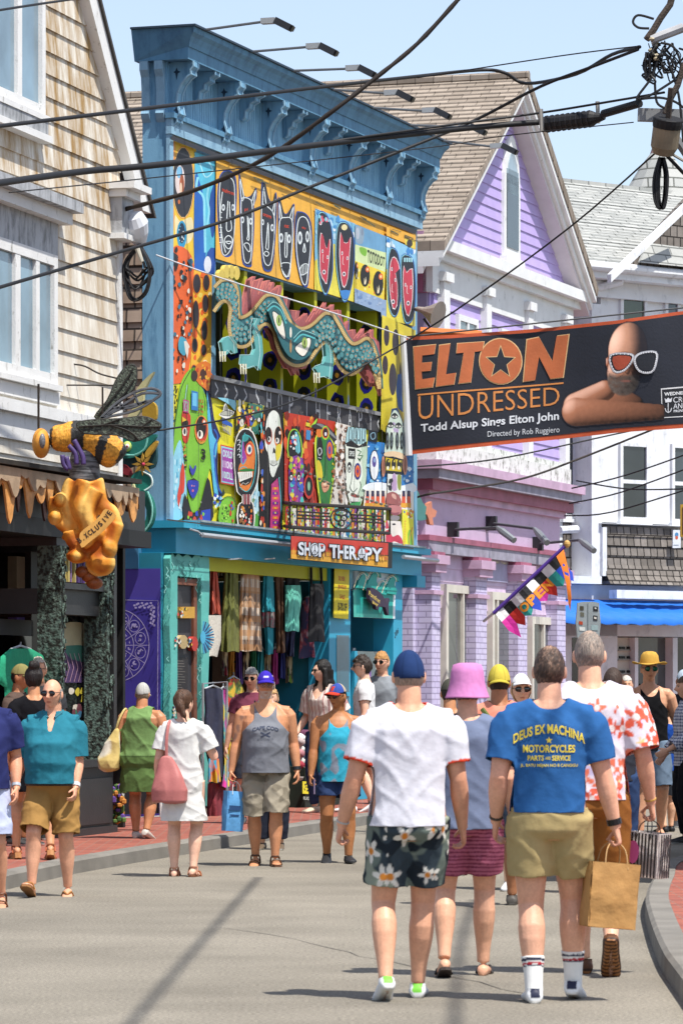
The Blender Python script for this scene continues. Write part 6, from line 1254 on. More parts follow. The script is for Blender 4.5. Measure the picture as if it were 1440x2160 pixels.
 def vol(s,name,parts,col,vox=.009,amp=.006,m=None,pat=None,seed=2,head=True):
  mb=MB()
  for kind,*a in parts:
   if kind=='e':mb.ell(Vector(a[0]),*a[1],None,14)
   else:mb.tube(spl(a[0],4,False),[a[1][min(len(a[1])-1,int(i*len(a[1])/(4*(len(a[0])-1)+1)))]for i in range(4*(len(a[0])-1)+1)],None,12)
  V,Fq,N=remesh(mb,vox,3);V=V+N*(amp*(nfield(V,40,40,8,seed)+.6*nfield(V,14,14,5,seed)))[:,None];c=np.tile(lc(col,1),(len(V),1))*(1+.35*nfield(V,50,50,6,seed))[:,None]
  if pat:pat(V,c)
  return emit(name,s.hp_(V)if head else V,Fq,c,m or M_HAIR,s.root,s.k)
 def cap(s,col,brim=None,bk=False,z0=.28,th=1.10,tilt=-8,back=None,name='cap',brimlen=.075,pat=None):
  U,P,Fh=head_grid(th,face=False);rt=np.array(Matrix.Rotation(R(tilt),3,'X'));zz=(U@rt)[:,2];k_=zz>z0;c=np.tile(lc(col),(len(U),1));an=np.arctan2(U[:,1],U[:,0])
  c[np.abs(np.sin(an*3))<.05]*=.75
  if back:c[U[:,1]<.0]=lc(back)
  if pat:pat(U,c)
  P[:,2]=np.where(U[:,2]>.3,P[:,2]*1.02,P[:,2]);o=emit(name,s.hp_(P),Fh[k_[Fh].all(1)],c,M_CLOTH,s.root,s.k);md=o.modifiers.new('solid','SOLIDIFY');md.thickness=.004
  if brim is not None:
   g=[];yaw0=math.pi if bk else 0
   for r in(0.,.33,.66,1.0):
    row=[]
    for j in range(15):
     t=(j/14-.5)*2.3;ln=brimlen*r*(1-.55*abs(t/1.15)**2.6);a=math.pi/2-t;x,y=math.cos(a)*.076*th*.96,math.sin(a)*.098*th*.96
     row.append((x*(1+ln*1.2),y+ln,.119*th*(z0+.05)+.010-.020*abs(t)**1.6-.018*r**1.5))
    g.append(row)
   G_=np.array(g).reshape(-1,3);G_[:,1:]=G_[:,1:]@np.array(Matrix.Rotation(R(tilt),2)).T if False else G_[:,1:]
   if bk:G_[:,:2]*=-1
   Fb=np.array([(i*15+j,i*15+j+1,(i+1)*15+j+1,(i+1)*15+j)for i in range(3)for j in range(14)]);o2=emit('brim',s.hp_(G_),Fb,lc(brim),M_CLOTH,o,s.k);md=o2.modifiers.new('solid','SOLIDIFY');md.thickness=.005
  return o
 def hat(s,prof,col,name='hat',band=None,n=40,wav=.0,pat=None):
  V=[];
  for r,z in prof:
   for j in range(n):t=2*math.pi*j/n;w=wav*max(0,r-.1)*12*math.sin(3*t+1);V.append((r*math.cos(t)*.92,r*math.sin(t)*1.08,z+w))
  Fq=np.array([(i*n+j,i*n+(j+1)%n,(i+1)*n+(j+1)%n,(i+1)*n+j)for i in range(len(prof)-1)for j in range(n)]);V=np.array(V);c=np.tile(lc(col),(len(V),1))*(1+.12*nfield(V,60,60,90,1))[:,None]
  if pat:pat(V,c)
  o=emit(name,s.hp_(V),Fq,c,M_CLOTH,s.root,s.k);md=o.modifiers.new('solid','SOLIDIFY');md.thickness=.005
  if band:
   i0,i1,bc=band;b=MB();b.rings([[Vector(q)*s.k for q in s.hp_(V[i*n:(i+1)*n]*np.array([1.03,1.03,1]))]for i in(i0,i1)],mat(bc,.8,.5,60,c2='#3f8a7a')if bc!='#141414' else mat(bc),cap=False);WL[o]=Vector((0,0,0));b.build('hat_band',o)
 def shades(s,lens=None,frame='#141414',rx=.030,rz=.021,clear=False):
  WL[s.root]=Vector((0,0,0));mb=MB();f=mat(frame,.3,0);y=.096;w=lambda v:Vector(s.hp_([v])[0])*s.k
  for sg in(-1,1):
   if not clear:mb.ell(w((sg*.032,y-.004,.006)),rx*s.k,.006*s.k,rz*s.k,lens or M_LENS,14,s.HR)
   mb.tube([w((sg*.032+rx*math.cos(t*.45),y+.002,.006+rz*math.sin(t*.45)))for t in range(14)],.0022*s.k,f,5,True);mb.tube([w((sg*.057,y,.012)),w((sg*.076,.06,.014)),w((sg*.080,-.01,.012))],.0026*s.k,f,5)
  mb.tube([w((-.008,y+.006,.010)),w((.008,y+.006,.010))],.0025*s.k,f,5);mb.build('sunglasses' if not clear else 'glasses',s.root,True)
 def decal(s,items,back=True,name='print',off=.004):
  """flat prints laid on the shirt: (colour, verts (x, z) as seen by the viewer, faces)"""
  WL[s.shirt_o]=Vector((0,0,0));mb=MB();sg=1 if back else-1
  for col,vs,fs in items:
   t_=MB();t_.v=[Vector((x,z,0))for x,z in vs];t_.f=fs;t_.k=[0]*len(fs);drape(t_,lambda c:Vector(),.03);out=[]
   for v in t_.v:
    o=Vector((v.x*sg,-1*sg,v.y));h=s.bvh.ray_cast(o,Vector((0,sg,0)));q=h[0]if h[0]is not None else Vector((o.x,-.12*sg,o.z));out.append((q+Vector((0,-off*sg,0)))*s.k)
   mb.add(out,t_.f,mat(col,.8,.12,30))
  return mb.build(name,s.shirt_o)
def tx(st,x0,x1,z0,z1,arc=0.0,bold=.02,col='#e8cf3c'):
 v,f,_=text2d(st,bold);out=[]
 for a,b in v:
  x=x0+(x1-x0)*a;u=(a-.5)*2;out.append((x-arc*u*b*.6*0,z0+(z1-z0)*b-arc*u*u))
 return(col,out,f)
def strap_on(P,i):P.wri[i]
def wristband(P,i,col,r=.031,t=.88,w=.018):
 WL[P.root]=Vector((0,0,0));a=P.elb[i].lerp(P.wri[i],t);d=(P.wri[i]-P.elb[i]).normalized();b=MB();b.tube([(a-d*w/2)*P.k,(a+d*w/2)*P.k],r*P.k*P.arm,mat(col,.4,.1),12);return b.build('wristwatch',P.root)
# ---------------------------------------------------------------- the crowd
FAIR,PINKS_,TAN,BROWN,DARK='#d9a689','#d8a088','#b9825c','#a06a48','#5a3a2a'
short=lambda f=.34,s_=-.05,b=-.60:(lambda X,Y,Z:((Y>.15)&(Z>f))|((Y<=.15)&(Z>s_))|((Y<-.35)&(Z>b)))
def flowers(cols,n,R0,x0,x1,z0,z1,seed,back=True,cen=None):
 rn=random.Random(seed);F_=[(rn.uniform(x0,x1),rn.uniform(z0,z1),R0*rn.uniform(.75,1.15),rn.uniform(0,6.28),rn.choice(cols))for _ in range(n)]
 def pat(V,C0,s):
  x,z=V[:,0]+.55*np.where(np.abs(V[:,0])>.12,V[:,1]*np.sign(V[:,0]),0),V[:,2]
  for fx,fz,r,a,c in F_:
   dx,dz=x-fx,z-fz;rr=np.hypot(dx,dz);th=np.arctan2(dz,dx)+a;w=np.clip((r*(.68+.32*np.cos(5*th))-rr)/.006+.5,0,1)[:,None];C0[:]=C0*(1-w)+lc(c)*w
   if cen:w=np.clip((r*.30-rr)/.005+.5,0,1)[:,None];C0[:]=C0*(1-w)+lc(cen)*w
 return pat
def both(*ps):
 def pat(V,C0,s):
  for p in ps:p(V,C0,s)
 return pat
def blot(c,fx,th,seed=0,fz=None,soft=.08):
 def pat(V,C0,s):w=np.clip((nfield(V,fx,fx,fz or fx,seed)-th)/soft,0,1)[:,None];C0[:]=C0*(1-w)+lc(c)*w
 return pat
def stripes(c,per,duty,axis=2,th=0):
 def pat(V,C0,s):w=np.clip((np.sin(V[:,axis]*2*math.pi/per)-duty)*6,0,1)[:,None];C0[:]=C0*(1-w)+lc(c)*w
 return pat
def cuffs(c,L=.68,w=.10):
 def pat(V,C0,s):
  for i in(0,1):
   d=s.elb[i]-s.sho[i];Ln=d.length;d=np.array(tuple(d/Ln));t=(V-np.array(tuple(s.sho[i])))@d;q=V-np.array(tuple(s.sho[i]))-t[:,None]*d;m=(t>Ln*L)&(np.linalg.norm(q,axis=1)<.125)&(np.abs(V[:,0])>.19)&(V[:,2]>1.1);C0[m]=lc(c)
  C0[(V[:,2]>1.42)&(np.hypot(V[:,0],V[:,1])<.100)]=lc(c)
 return pat
HAND={}
# -- white tee with red trim
p=Person('man in white tee with red trim, navy cap and dark floral shorts',862,2108,yaw=3,H=1.765,g=1.09,sw=.198,skin='#cf9a7c',feet=((-.125,-.12,.035,24),(.055,.14,0,0)),hands=((-.335,.05,.88),(.275,.06,.87)),curl=(.9,.6),head=(2,-3),vox=.006,arm=1.06)
p.done();p.shirt('#dfdfe8',hem=.865,slv=.74,e=.018,pat=cuffs('#d9482e',.66),amp=.0065,seed=11,neck=.082);HF=both(*[flowers(['#e6e4da'],1,.062,x_,x_,z_,z_,i_,cen='#d98a3a')for i_,(x_,z_)in enumerate(((-.03,.83),(-.17,.75),(.09,.63),(.22,.77),(.12,.86),(-.1,.62)))])
p.shorts('#3c4850',f=.78,e=.026,fl=.045,waist=.93,pat=both(blot('#6f7c74',7,.02,3,5),blot('#8f9888',9,.22,8,6),blot('#252d34',11,.2,5),HF));p.shoes('#e9e9ea',heel='#7fd04a');p.cap('#243a66',z0=-.02,tilt=10,th=1.085);p.hair('#8a7a6c',lambda X,Y,Z:(Z>-.45)&(Z<.1)&(Y<.1),1.055,.002);wristband(p,0,'#b9b9b4',.032,.93,.008)
# -- pink bucket hat
p=Person('person in pink bucket hat, slate tee and pink striped shorts',985,2060,yaw=-2,H=1.69,sw=.18,skin='#cf9c7e',feet=((-.13,-.10,.035,24),(.09,.12,0,0)),hands=((-.26,.08,.90),(.26,.0,.90)),vox=.0065)
p.done();p.shirt('#75809a',hem=.83,slv=.8,e=.02,seed=21);p.shorts('#b4667c',f=.76,e=.024,fl=.05,waist=.9,pat=stripes('#7f3a52',.022,.2));p.shoes('',sole='#3a2f2a',kind='flip',strap='#2a2422')
p.hat([(.001,.148),(.05,.147),(.084,.138),(.096,.10),(.102,.05),(.106,.028),(.116,-.005),(.129,-.04),(.134,-.048)],'#cf86bc',name='bucket_hat',wav=.003)
p.hair('#4a3a30',short(.5,.0,-.55),1.05)
# -- blue tee with back print
p=Person('man in blue tee with yellow back print, khaki shorts and white sneakers',1158,2113,yaw=-4,H=1.79,g=1.06,sw=.197,skin='#d3a084',feet=((-.075,-.06,0,0),(.115,.16,.015,10)),hands=((-.265,.06,.89),(.325,.02,.86)),curl=(.5,1.15),head=(-3,2),vox=.006,arm=1.08,leg=1.05)
p.done();p.shirt('#2f629c',hem=.93,slv=.76,e=.018,amp=.0055,seed=31,neck=.083);YL='#e6d04a'
p.decal([tx('DEUS EX MACHINA',-.175,.175,1.325,1.372,.052,.03,YL),tx('MOTORCYCLES',-.128,.128,1.232,1.27,0,.03,YL),tx('PARTS',-.105,-.025,1.192,1.218,0,.03,YL),tx('AND',-.018,.008,1.197,1.212,0,.02,YL),tx('SERVICE',.015,.105,1.192,1.218,0,.03,YL),tx('JL. BATU MEJAN NO 8 CANGGU',-.14,.14,1.158,1.177,0,.02,YL),
(YL,[(.018*(1 if i%2==0 else .42)*math.sin(i*math.pi/5),1.292+.018*(1 if i%2==0 else .42)*math.cos(i*math.pi/5))for i in range(10)],[tuple(range(10))])])
p.shorts('#b3a070',f=.67,e=.026,fl=.05,waist=.97,seed=5);p.shoes('#eceded',heel='#262a44')
for i in(0,1):p.sock(i,h=.155,bands=((.125,.138,'#2a2e48'),(.108,.117,'#b8323a'),(.098,.104,'#2a2e48')))
p.hair('#3a2c24',lambda X,Y,Z:((Y>.2)&(Z>.4))|((Y<=.2)&(Z>-.02))|((Y<-.3)&(Z>-.62)),1.06,.004,('#c39a80',lambda X,Y,Z:np.exp(-((X)/.3)**2-((Y+.25)/.28)**2)*(Z>.5)*.5));wristband(p,1,'#15161a',.034,.9,.03);wristband(p,0,'#4a4038',.033,.9,.012);P_BLUE=p
# -- floral shirt man
p=Person('tall man in white shirt with coral flowers and rust shorts',1243,2056,yaw=2,H=1.895,g=1.05,sw=.195,skin='#d2a184',feet=((-.02,.12,0,0),(.085,-.22,.11,50)),hands=((-.27,.10,.88),(.315,.03,.88)),curl=(.4,1.1),head=(-4,0),vox=.0062,arm=1.03)
p.done();p.shirt('#e4dee8',hem=.885,slv=.92,e=.026,sr=.018,amp=.007,seed=41,pat=both(blot('#cfc4e4',8,.16,3,8,.2),flowers(['#f0d48a','#eec98a'],20,.035,-.28,.34,.88,1.42,9),flowers(['#e2664e','#dd5f48','#e67a5e'],32,.062,-.30,.36,.87,1.46,6,cen='#f4ece8')),neck=.084)
p.shorts('#96602e',f=1.05,e=.03,fl=.03,waist=.95,seed=6);p.shoes('#6a4326',sole='#a06a3c',heel='#5a3820',kind2=True)
p.hair('#7d736a',lambda X,Y,Z:((Y>.2)&(Z>.42))|((Y<=.2)&(Z>-.02))|((Y<-.3)&(Z>-.66)),1.05,.003,('#c9a48a',lambda X,Y,Z:np.exp(-((X+.1)/.28)**2-((Y+.15)/.3)**2)*(Z>.6)*.6));p.shades(clear=True);wristband(p,1,'#c9a448',.031,.93,.006);P_FLOR=p
# -- salmon tee, yellow cap
p=Person('man in salmon tee and yellow cap walking between bucket hat and blue tee',1052,1911,H=1.75,g=1.1,skin=BROWN,feet=((-.13,-.22,.07,40),(.10,.14,0,0)),hands=((-.28,.1,.92),(.28,.05,.92)),vox=.008)
p.done();p.shirt('#e39078',hem=.86,slv=.8,e=.02,seed=51);p.shorts('#4c5a6c',f=.95,e=.026);p.shoes('#55504a',sole='#77726a');p.cap('#c9b84a',brim='#b8a83e',bk=True,z0=.05,tilt=4);p.hair('#1d1916',short(.4,-.1,-.62),1.05)
b=MB();b.tube([Vector(q)*p.k for q in((-.13,-.13,1.44),(-.04,-.155,1.32),(.06,-.155,1.18),(.15,-.14,1.04))],.018,mat('#5c6a34',.8),6);WL[p.root]=Vector((0,0,0));b.build('strap',p.root)
# -- visor woman
p=Person('woman in white visor and dark sunglasses facing the camera',1098,1878,yaw=178,H=1.69,sw=.165,g=.93,bust=.03,hips=1.05,skin='#d9aa8c',head=(8,0),vox=.007)
p.done();p.shirt('#26282e',tank=True,hem=.88,e=.012,seed=61);p.shorts('#3c4450',f=.6);p.hair('#c9a878',lambda X,Y,Z:((Y>.3)&(Z>.5))|((Y<=.3)&(Z>-.9)),1.09,.006);p.shades();p.cap('#f0f0f0',brim='#f2f2f2',z0=.42,tilt=-6,brimlen=.085,th=1.12,name='visor');p.shoes('#d8d8d8')
p=Person('man in dark cap and dark tee beside the pink bucket hat',948,1847,H=1.66,skin=TAN,vox=.009);p.done();p.shirt('#3d4038',seed=62);p.shorts('#2e3238');p.cap('#4a4a42',z0=.05);p.hair('#2a2420',short(),1.05);p.shoes('#303030')
# -- black tank, straw hat
p=Person('man in black tank top, straw hat and green mirrored sunglasses',1368,1768,yaw=183,H=1.93,g=1.03,skin='#c99474',feet=((-.12,-.1,.03,18),(.10,.12,0,-6)),hands=((-.33,.04,.90),(.30,.0,.90)),head=(3,-2),vox=.0075,arm=1.12)
p.done();p.shirt('#17171a',tank=True,hem=.84,e=.012,seed=71,strap=.10,scoop=1.37);p.shorts('#6f8196',f=.98,e=.022,seed=8);p.shoes('',sole='#4a3626',kind='flip',strap='#3a2a20')
p.hat([(.001,.165),(.03,.168),(.062,.160),(.086,.13),(.094,.085),(.098,.062),(.10,.055),(.135,.048),(.17,.052),(.185,.060)],'#c9a04c',name='straw_hat',band=(4,5,'#d9c48a'),wav=.012);p.shades(mat('#0a6a4a',.08,.2,20,spec=.9),'#1a1a1a',.031,.024)
p.hair('#3a2c22',short(.5,.0),1.03)
# -- dark-skinned man, jeans
p=Person('bald man with dark brown skin and blue jeans behind the floral shirt',1292,1886,yaw=-4,H=1.75,skin=DARK,hands=((-.27,.04,.9),(.285,.03,.86)),feet=((-.1,.15,0,0),(.1,-.12,.04,25)),vox=.0075);p.done();p.shirt('#30343c',tank=True,seed=73);p.shorts('#2f4468',f=1.95,e=.02,fl=.01);p.shoes('#2a2a2a');p.hair('#3a2c24',short(.42,.1,-.4),1.012,.001)
p=Person('grey-haired man with sunglasses pushed up, far down the street',1320,1716,yaw=180,H=1.76,skin='#cf9c7e',vox=.010);p.done();p.shirt('#9aa4b0',seed=75);p.shorts('#5a5a52');p.hair('#b4b0a8',short(.42,0),1.06);p.shoes('#444444')
p=Person('man in pale blue cap and black sunglasses at the right edge',1440,1745,yaw=184,H=1.80,skin=BROWN,vox=.009);p.done();p.shirt('#2a2c32',seed=76);p.shorts('#3a3a3a');p.cap('#b9c9d9',brim='#a9b9cc',z0=.25);p.shades();p.beard('#2a221c',.7);p.shoes('#333333')
p=Person('boy in royal blue tee, grey shorts and blue cap',1408,1755,yaw=25,H=1.43,g=.9,skin='#d9a888',sw=.17,hands=((-.30,.12,.98),(.25,.1,.95)),feet=((-.09,-.05,0,0),(.1,.1,0,0)),vox=.0085);p.done();p.shirt('#1f4a9c',hem=.82,e=.03,seed=77);p.shorts('#59606a',f=.95,e=.03,fl=.05);p.cap('#274a94',brim='#274a94',z0=.05);p.hair('#6a4a30',short(.4,-.1),1.05);p.shoes('#1a1a1c',sole='#2a2a2a')
p=Person('person in navy gingham long-sleeved shirt at the right edge',1450,1779,yaw=98,H=1.72,skin='#d3a184',hands=((-.20,.26,.98),(.22,.2,.92)),vox=.0085);p.done()
def ging(V,C0,s):w=((np.sin(V[:,2]*190)>0).astype(float)+(np.sin((V[:,0]+V[:,1])*190)>0))/2;C0[:]=lc('#e4e6ee')*(1-w[:,None])+lc('#27356a')*w[:,None]
p.shirt('#7c86a8',slv=1.75,hem=.80,e=.03,seed=78,pat=ging);p.shorts('#1c1c20',f=1.95,e=.014,fl=0);p.hair('#5a4636',short(),1.06);p.shoes('#222222')
# -- grey tank man
p=Person('man in grey printed tank top, purple cap and cargo shorts',560,1826,yaw=181,H=1.735,g=1.14,belly=.085,sw=.205,skin='#bd8460',feet=((-.085,.10,0,-4),(.09,-.08,.01,8)),hands=((-.285,.03,.86),(.32,.04,.80)),curl=(.5,1.1),head=(4,-4),vox=.0062,arm=1.12)
p.beard('#b4aca4',.8)
def tat(V,col):m=(V[:,0]>.17)&(V[:,2]>1.12)&(V[:,2]<1.36);w=np.where(m,np.clip(nfield(V,22,22,16,4)*3,0,1)*.55,0)[:,None];col[:]=col*(1-w)+lc('#3a4048',1)*w
p.done(tat);p.shirt('#7d8088',tank=True,hem=.83,e=.012,amp=.006,seed=81,strap=.108,scoop=1.35);NV='#3a4258'
p.decal([tx('CAPE COD',-.118,.118,1.235,1.268,.022,.03,NV),tx('MASSACHUSETTS',-.072,.072,1.142,1.156,0,.01,'#5a606c')]+[(NV,[(-.045,1.172+.0),(-.040,1.163),(.045,1.205),(.040,1.214)],[(0,1,2,3)]),(NV,[(.045,1.172),(.040,1.163),(-.045,1.205),(-.040,1.214)],[(0,1,2,3)]),(NV,[(-.014,1.222),(.014,1.222),(.014,1.228),(-.014,1.228)],[(0,1,2,3)])],back=False)
p.shorts('#a39a88',f=1.02,e=.034,fl=.05,waist=.92,amp=.012,seed=82,pat=blot('#847c6c',12,.15,4));p.shoes('',sole='#6a4a36',kind='sandal',strap='#5a3f2e')
p.hair('#d8d4cc',lambda X,Y,Z:(Y<.25)&(Z>-.35)&(Z<.75),1.08,.007);p.cap('#4030b0',brim='#3c2cac',z0=.34,tilt=-4,pat=lambda U,c:c.__setitem__((U[:,1]>.5)&(np.abs(U[:,2]-.62)<.05)&(np.abs(U[:,0])<.3),lc('#d8d4ee')));p.shades(clear=True,frame='#6a5a4a',rx=.024,rz=.017);wristband(p,0,'#1c1d20',.034,.92,.03);P_GREY=p
# -- turquoise tank man
p=Person('man in turquoise tank top, red and blue cap and denim shorts',712,1820,yaw=184,H=1.625,g=1.08,belly=.05,sw=.198,skin='#a56e46',feet=((-.10,.10,0,-3),(.10,-.10,.02,12)),hands=((-.25,-.02,.88),(.27,.10,.86)),curl=(.4,.8),head=(-42,-2),vox=.0062,arm=1.1,leg=1.08)
p.done();p.shirt('#3aa8c4',tank=True,hem=.79,e=.013,seed=91,pat=blot('#8a93a2',12,.12,7,9,.07),strap=.10,scoop=1.33);p.shorts('#33456c',f=.62,e=.024,fl=.05,waist=.9,seed=92);p.shoes('#26282c',sole='#4a4c50')
p.cap('#3a52a0',brim='#c2402e',z0=.28,tilt=-8,back='#b9a892',brimlen=.085,pat=lambda U,c:c.__setitem__((U[:,1]>.55)&(np.abs(U[:,0])<.22)&(np.abs(U[:,2]-.6)<.16),lc('#c2402e')));p.hair('#1c1816',short(.5,-.15,-.55),1.04);p.shades();P_TURQ=p
b=MB();w=p.wri[1];b.cube((w+Vector((-.03,.05,-.11)))*p.k,.012,.07,.14,mat('#8f7f9c',.25,.05));b2=b.build('t',p.root);ph_o=b2;ph_o.parent=None;ph_o.matrix_world=p.mw;ph_o.name='phone';tag(ph_o,'mobile phone in the hand of the turquoise tank man','phone')
# -- shoppers on the pavement
p=Person('woman with long black hair, striped blouse and blue jeans',680,1714,z=.12,yaw=150,H=1.80,g=.9,sw=.165,bust=.035,hips=1.05,skin='#e0b298',head=(-38,0),hands=((-.26,.06,.93),(.27,.12,.92)),vox=.0075);p.done();p.shirt('#e6d6cc',hem=.88,slv=.85,e=.028,sr=.02,seed=101,vneck=.14,pat=stripes('#b88a86',.05,.55,0));p.shorts('#2c3a5c',f=1.95,e=.012,fl=0,waist=.98);p.shades()
p.vol('hair',[('e',(0,-.02,.035),(.092,.105,.115)),('t',[(0,-.075,.02),(.01,-.085,-.12),(.02,-.08,-.26),(.02,-.075,-.36)],[.07,.085,.075,.04]),('t',[(.075,.0,.03),(.085,.01,-.12),(.08,.03,-.26)],[.03,.035,.02]),('t',[(-.078,-.01,.03),(-.088,-.01,-.1),(-.085,.0,-.25)],[.028,.032,.02])],'#17120f',pat=None);p.shoes('#d9c9ae')
p=Person('young man with tousled dark hair and white tee in profile',768,1712,z=.12,yaw=88,H=1.86,skin='#e2b49a',g=.95,vox=.0085,feet=((-.1,.15,0,0),(.1,-.1,.03,20)));p.done();p.shirt('#e6e6e8',seed=103);p.shorts('#3f4650',f=.9);p.shoes('#ececec');p.hair('#2c211a',short(.30,-.12,-.6),1.17,.016);p.shades()
p=Person('blond man with black sunglasses and grey tee by the jewellery door',806,1708,z=.12,yaw=165,H=1.92,skin='#d9a488',vox=.0085,head=(-10,0));p.done();p.shirt('#8d9298',seed=105);p.shorts('#4a5260',f=.9);p.shoes('#dddddd');p.hair('#a87a46',short(.28,-.05),1.10,.008);p.shades()
p=Person('man in black tropical flower shirt seen from behind',802,1695,z=.12,yaw=-15,H=1.76,skin='#c48e6c',vox=.0085,feet=((-.1,-.1,.03,20),(.1,.15,0,0)));p.done();p.shirt('#1d2426',seed=107,e=.024,pat=both(blot('#3f6a3c',16,.15,3),flowers(['#d8563e','#e0705a','#c9402e'],30,.05,-.28,.28,.86,1.44,8,cen='#e8b070')));p.shorts('#c9b9a4',f=.8);p.shoes('#efefef');p.hair('#3c3631',short(),1.06,.004,('#8a8680',lambda X,Y,Z:.4*(Z<.4)))
p=Person('grey-haired woman in maroon tee and sunglasses behind the grey tank man',531,1737,z=.12,yaw=178,H=1.69,sw=.17,bust=.03,g=1.05,skin='#cf9c80',vox=.0075,head=(-12,0));p.done();p.shirt('#743a4c',seed=109,bust=None)if False else p.shirt('#743a4c',seed=109);p.shorts('#3a3f4a',f=1.0);p.hair('#6c6a68',lambda X,Y,Z:((Y>.3)&(Z>.4))|((Y<=.3)&(Z>-.45)),1.14,.010,('#a8a6a2',lambda X,Y,Z:.3+0*X));p.shades();p.shoes('#555555')
p=Person('blonde woman in navy tee hidden behind the grey tank man',572,1792,yaw=172,H=1.60,sw=.18,g=1.1,bust=.03,skin='#d9a88c',vox=.009);p.done();p.shirt('#23285c',seed=110);p.shorts('#2a2e3c',f=1.9);p.hair('#b08a5c',lambda X,Y,Z:((Y>.3)&(Z>.4))|((Y<=.3)&(Z>-.8)),1.1,.01);p.shoes('#6a5a48')
# -- left side
p=Person('balding man in teal polo, tan shorts and flip-flops',112,1890,yaw=176,H=1.655,g=1.24,belly=.10,sw=.19,skin='#d09a7c',feet=((-.115,-.05,0,6),(.145,.18,.03,-22)),hands=((-.20,.12,.88),(.30,.06,.90)),curl=(.55,.45),head=(-14,0),vox=.0062,arm=1.12)
p.done();
p.shirt('#2b7688',hem=.90,slv=.95,e=.016,sr=.012,amp=.006,seed=121,vneck=.04)
b=MB();b.tube([Vector(q)*p.k for q in((.03,.085,1.44),(.072,.05,1.475),(.08,-.01,1.495),(0,-.075,1.505),(-.08,-.01,1.495),(-.072,.05,1.475),(-.03,.085,1.44))],.014*p.k,mat('#276c7c',.9,.1),6);WL[p.root]=Vector((0,0,0));b.build('collar',p.root)
p.shorts('#a8814a',f=.96,e=.03,fl=.05,waist=.93,amp=.011,seed=122);p.shoes('',sole='#9a6a3e',kind='flip',strap='#a8743e');p.hair('#8f8780',lambda X,Y,Z:(Y<.22)&(Z>-.6)&(Z<.42),1.065,.002);p.shades();wristband(p,0,'#d8d8da',.034,.9,.03)
b=MB();b.rings([ring((0,0,z),.196*1.24*.92,.20,.165)for z in(.895,.925)],mat('#3a2a1e',.5,.1));b.v=[v*p.k for v in b.v];WL[p.root]=Vector((0,0,0));b.build('belt',p.root)
p=Person('man in navy tee and pale shorts cut by the left edge',-38,1914,yaw=178,H=1.72,g=1.15,belly=.06,sw=.20,skin='#c98f70',feet=((-.13,-.1,.02,12),(.12,.14,0,0)),hands=((-.26,.04,.88),(.3,.05,.88)),vox=.007,arm=1.08);p.done();p.shirt('#2a3060',seed=123,slv=.8,hem=.87,e=.018);p.shorts('#c3cbe8',f=.9,e=.03,fl=.05);p.shoes('',sole='#8a5a3a',kind='sandal',strap='#7a4a2e');p.hair('#4a3a30',short(),1.05);wristband(p,0,'#a8aeb8',.032,.9,.022)
p=Person('woman with dark bun, black top and wedge sandals, back turned',72,1812,z=.12,yaw=10,H=1.66,sw=.165,g=.95,hips=1.08,skin='#b9835e',feet=((-.15,.1,.035,20),(.14,-.12,.05,30)),hands=((-.24,.06,.88),(.27,.05,.86)),vox=.007);p.done();p.shirt('#17171b',hem=.60,slv=.35,e=.012,seed=125,flare=.01);p.shoes('',sole='#b07a48',kind='wedge',strap='#a85a3a');p.vol('hair',[('e',(0,-.015,.02),(.085,.105,.112)),('e',(0,-.06,.125),(.055,.055,.05))],'#1b1412',amp=.008)
p=Person('man in olive cap and brown tee on the left pavement',40,1783,z=.12,yaw=-110,H=1.69,skin=BROWN,vox=.008);p.done();p.shirt('#5c4c44',seed=127);p.shorts('#3a3a38');p.cap('#8c8454',brim='#857c4e',z0=.18,tilt=-4);p.hair('#2a221c',short(),1.04);p.shoes('#3a3a3a')
p=Person('grey-haired person in dark clothes behind the woman with a bun',82,1770,z=.12,yaw=170,H=1.77,skin='#cf9878',vox=.009);p.done();p.shirt('#3a3c40',seed=128);p.shorts('#2a2a2c',f=1.9);p.hair('#b0a498',short(.5,0),1.10,.01);p.shades();p.shoes('#2a2a2a')
p=Person('woman in sleeveless green dress and grey cap, back turned',300,1768,z=.12,yaw=-14,H=1.52,g=1.27,sw=.20,hips=1.22,bust=.03,belly=.04,skin='#b77d58',feet=((-.09,.06,0,0),(.09,-.12,.02,16)),hands=((-.26,.20,1.02),(.28,.22,1.05)),vox=.0068,arm=1.25,leg=1.12);p.done()
def gdress(V,C0,s):C0[V[:,2]<.93]=lc('#5f7a45');C0[np.abs(V[:,2]-.93)<.008]=lc('#4c6238')
p.shirt('#78995e',tank=True,hem=.52,e=.020,hang=1,seed=131,strap=.15,scoop=1.42,pat=gdress,name='dress',amp=.009,flare=.02);p.cap('#b9b8b4',brim='#a8a7a4',z0=.02,tilt=6,pat=lambda U,c:c.__imul__((1+.25*nfield(U,9,9,9,1))[:,None]));p.hair('#8a7a6a',lambda X,Y,Z:(Z>-.55)&(Y<.1),1.06);p.shoes('#c9c2b8',sole='#d8d2c8');P_GRN=p
p=Person('woman in white shirt dress with brown hair, back turned',388,1849,yaw=-8,H=1.565,g=.98,sw=.172,hips=1.06,bust=.02,skin='#d9ab92',feet=((-.10,.04,0,0),(.095,-.03,.012,8)),hands=((-.26,.05,.88),(.22,.24,1.22)),head=(-25,0),vox=.0065);p.done();p.shirt('#e2e1dd',hem=.52,slv=.75,e=.022,sr=.014,seed=133,name='dress',amp=.009,flare=.045);p.shoes('',sole='#7a4a2c',kind='sandal',strap='#9a5a34')
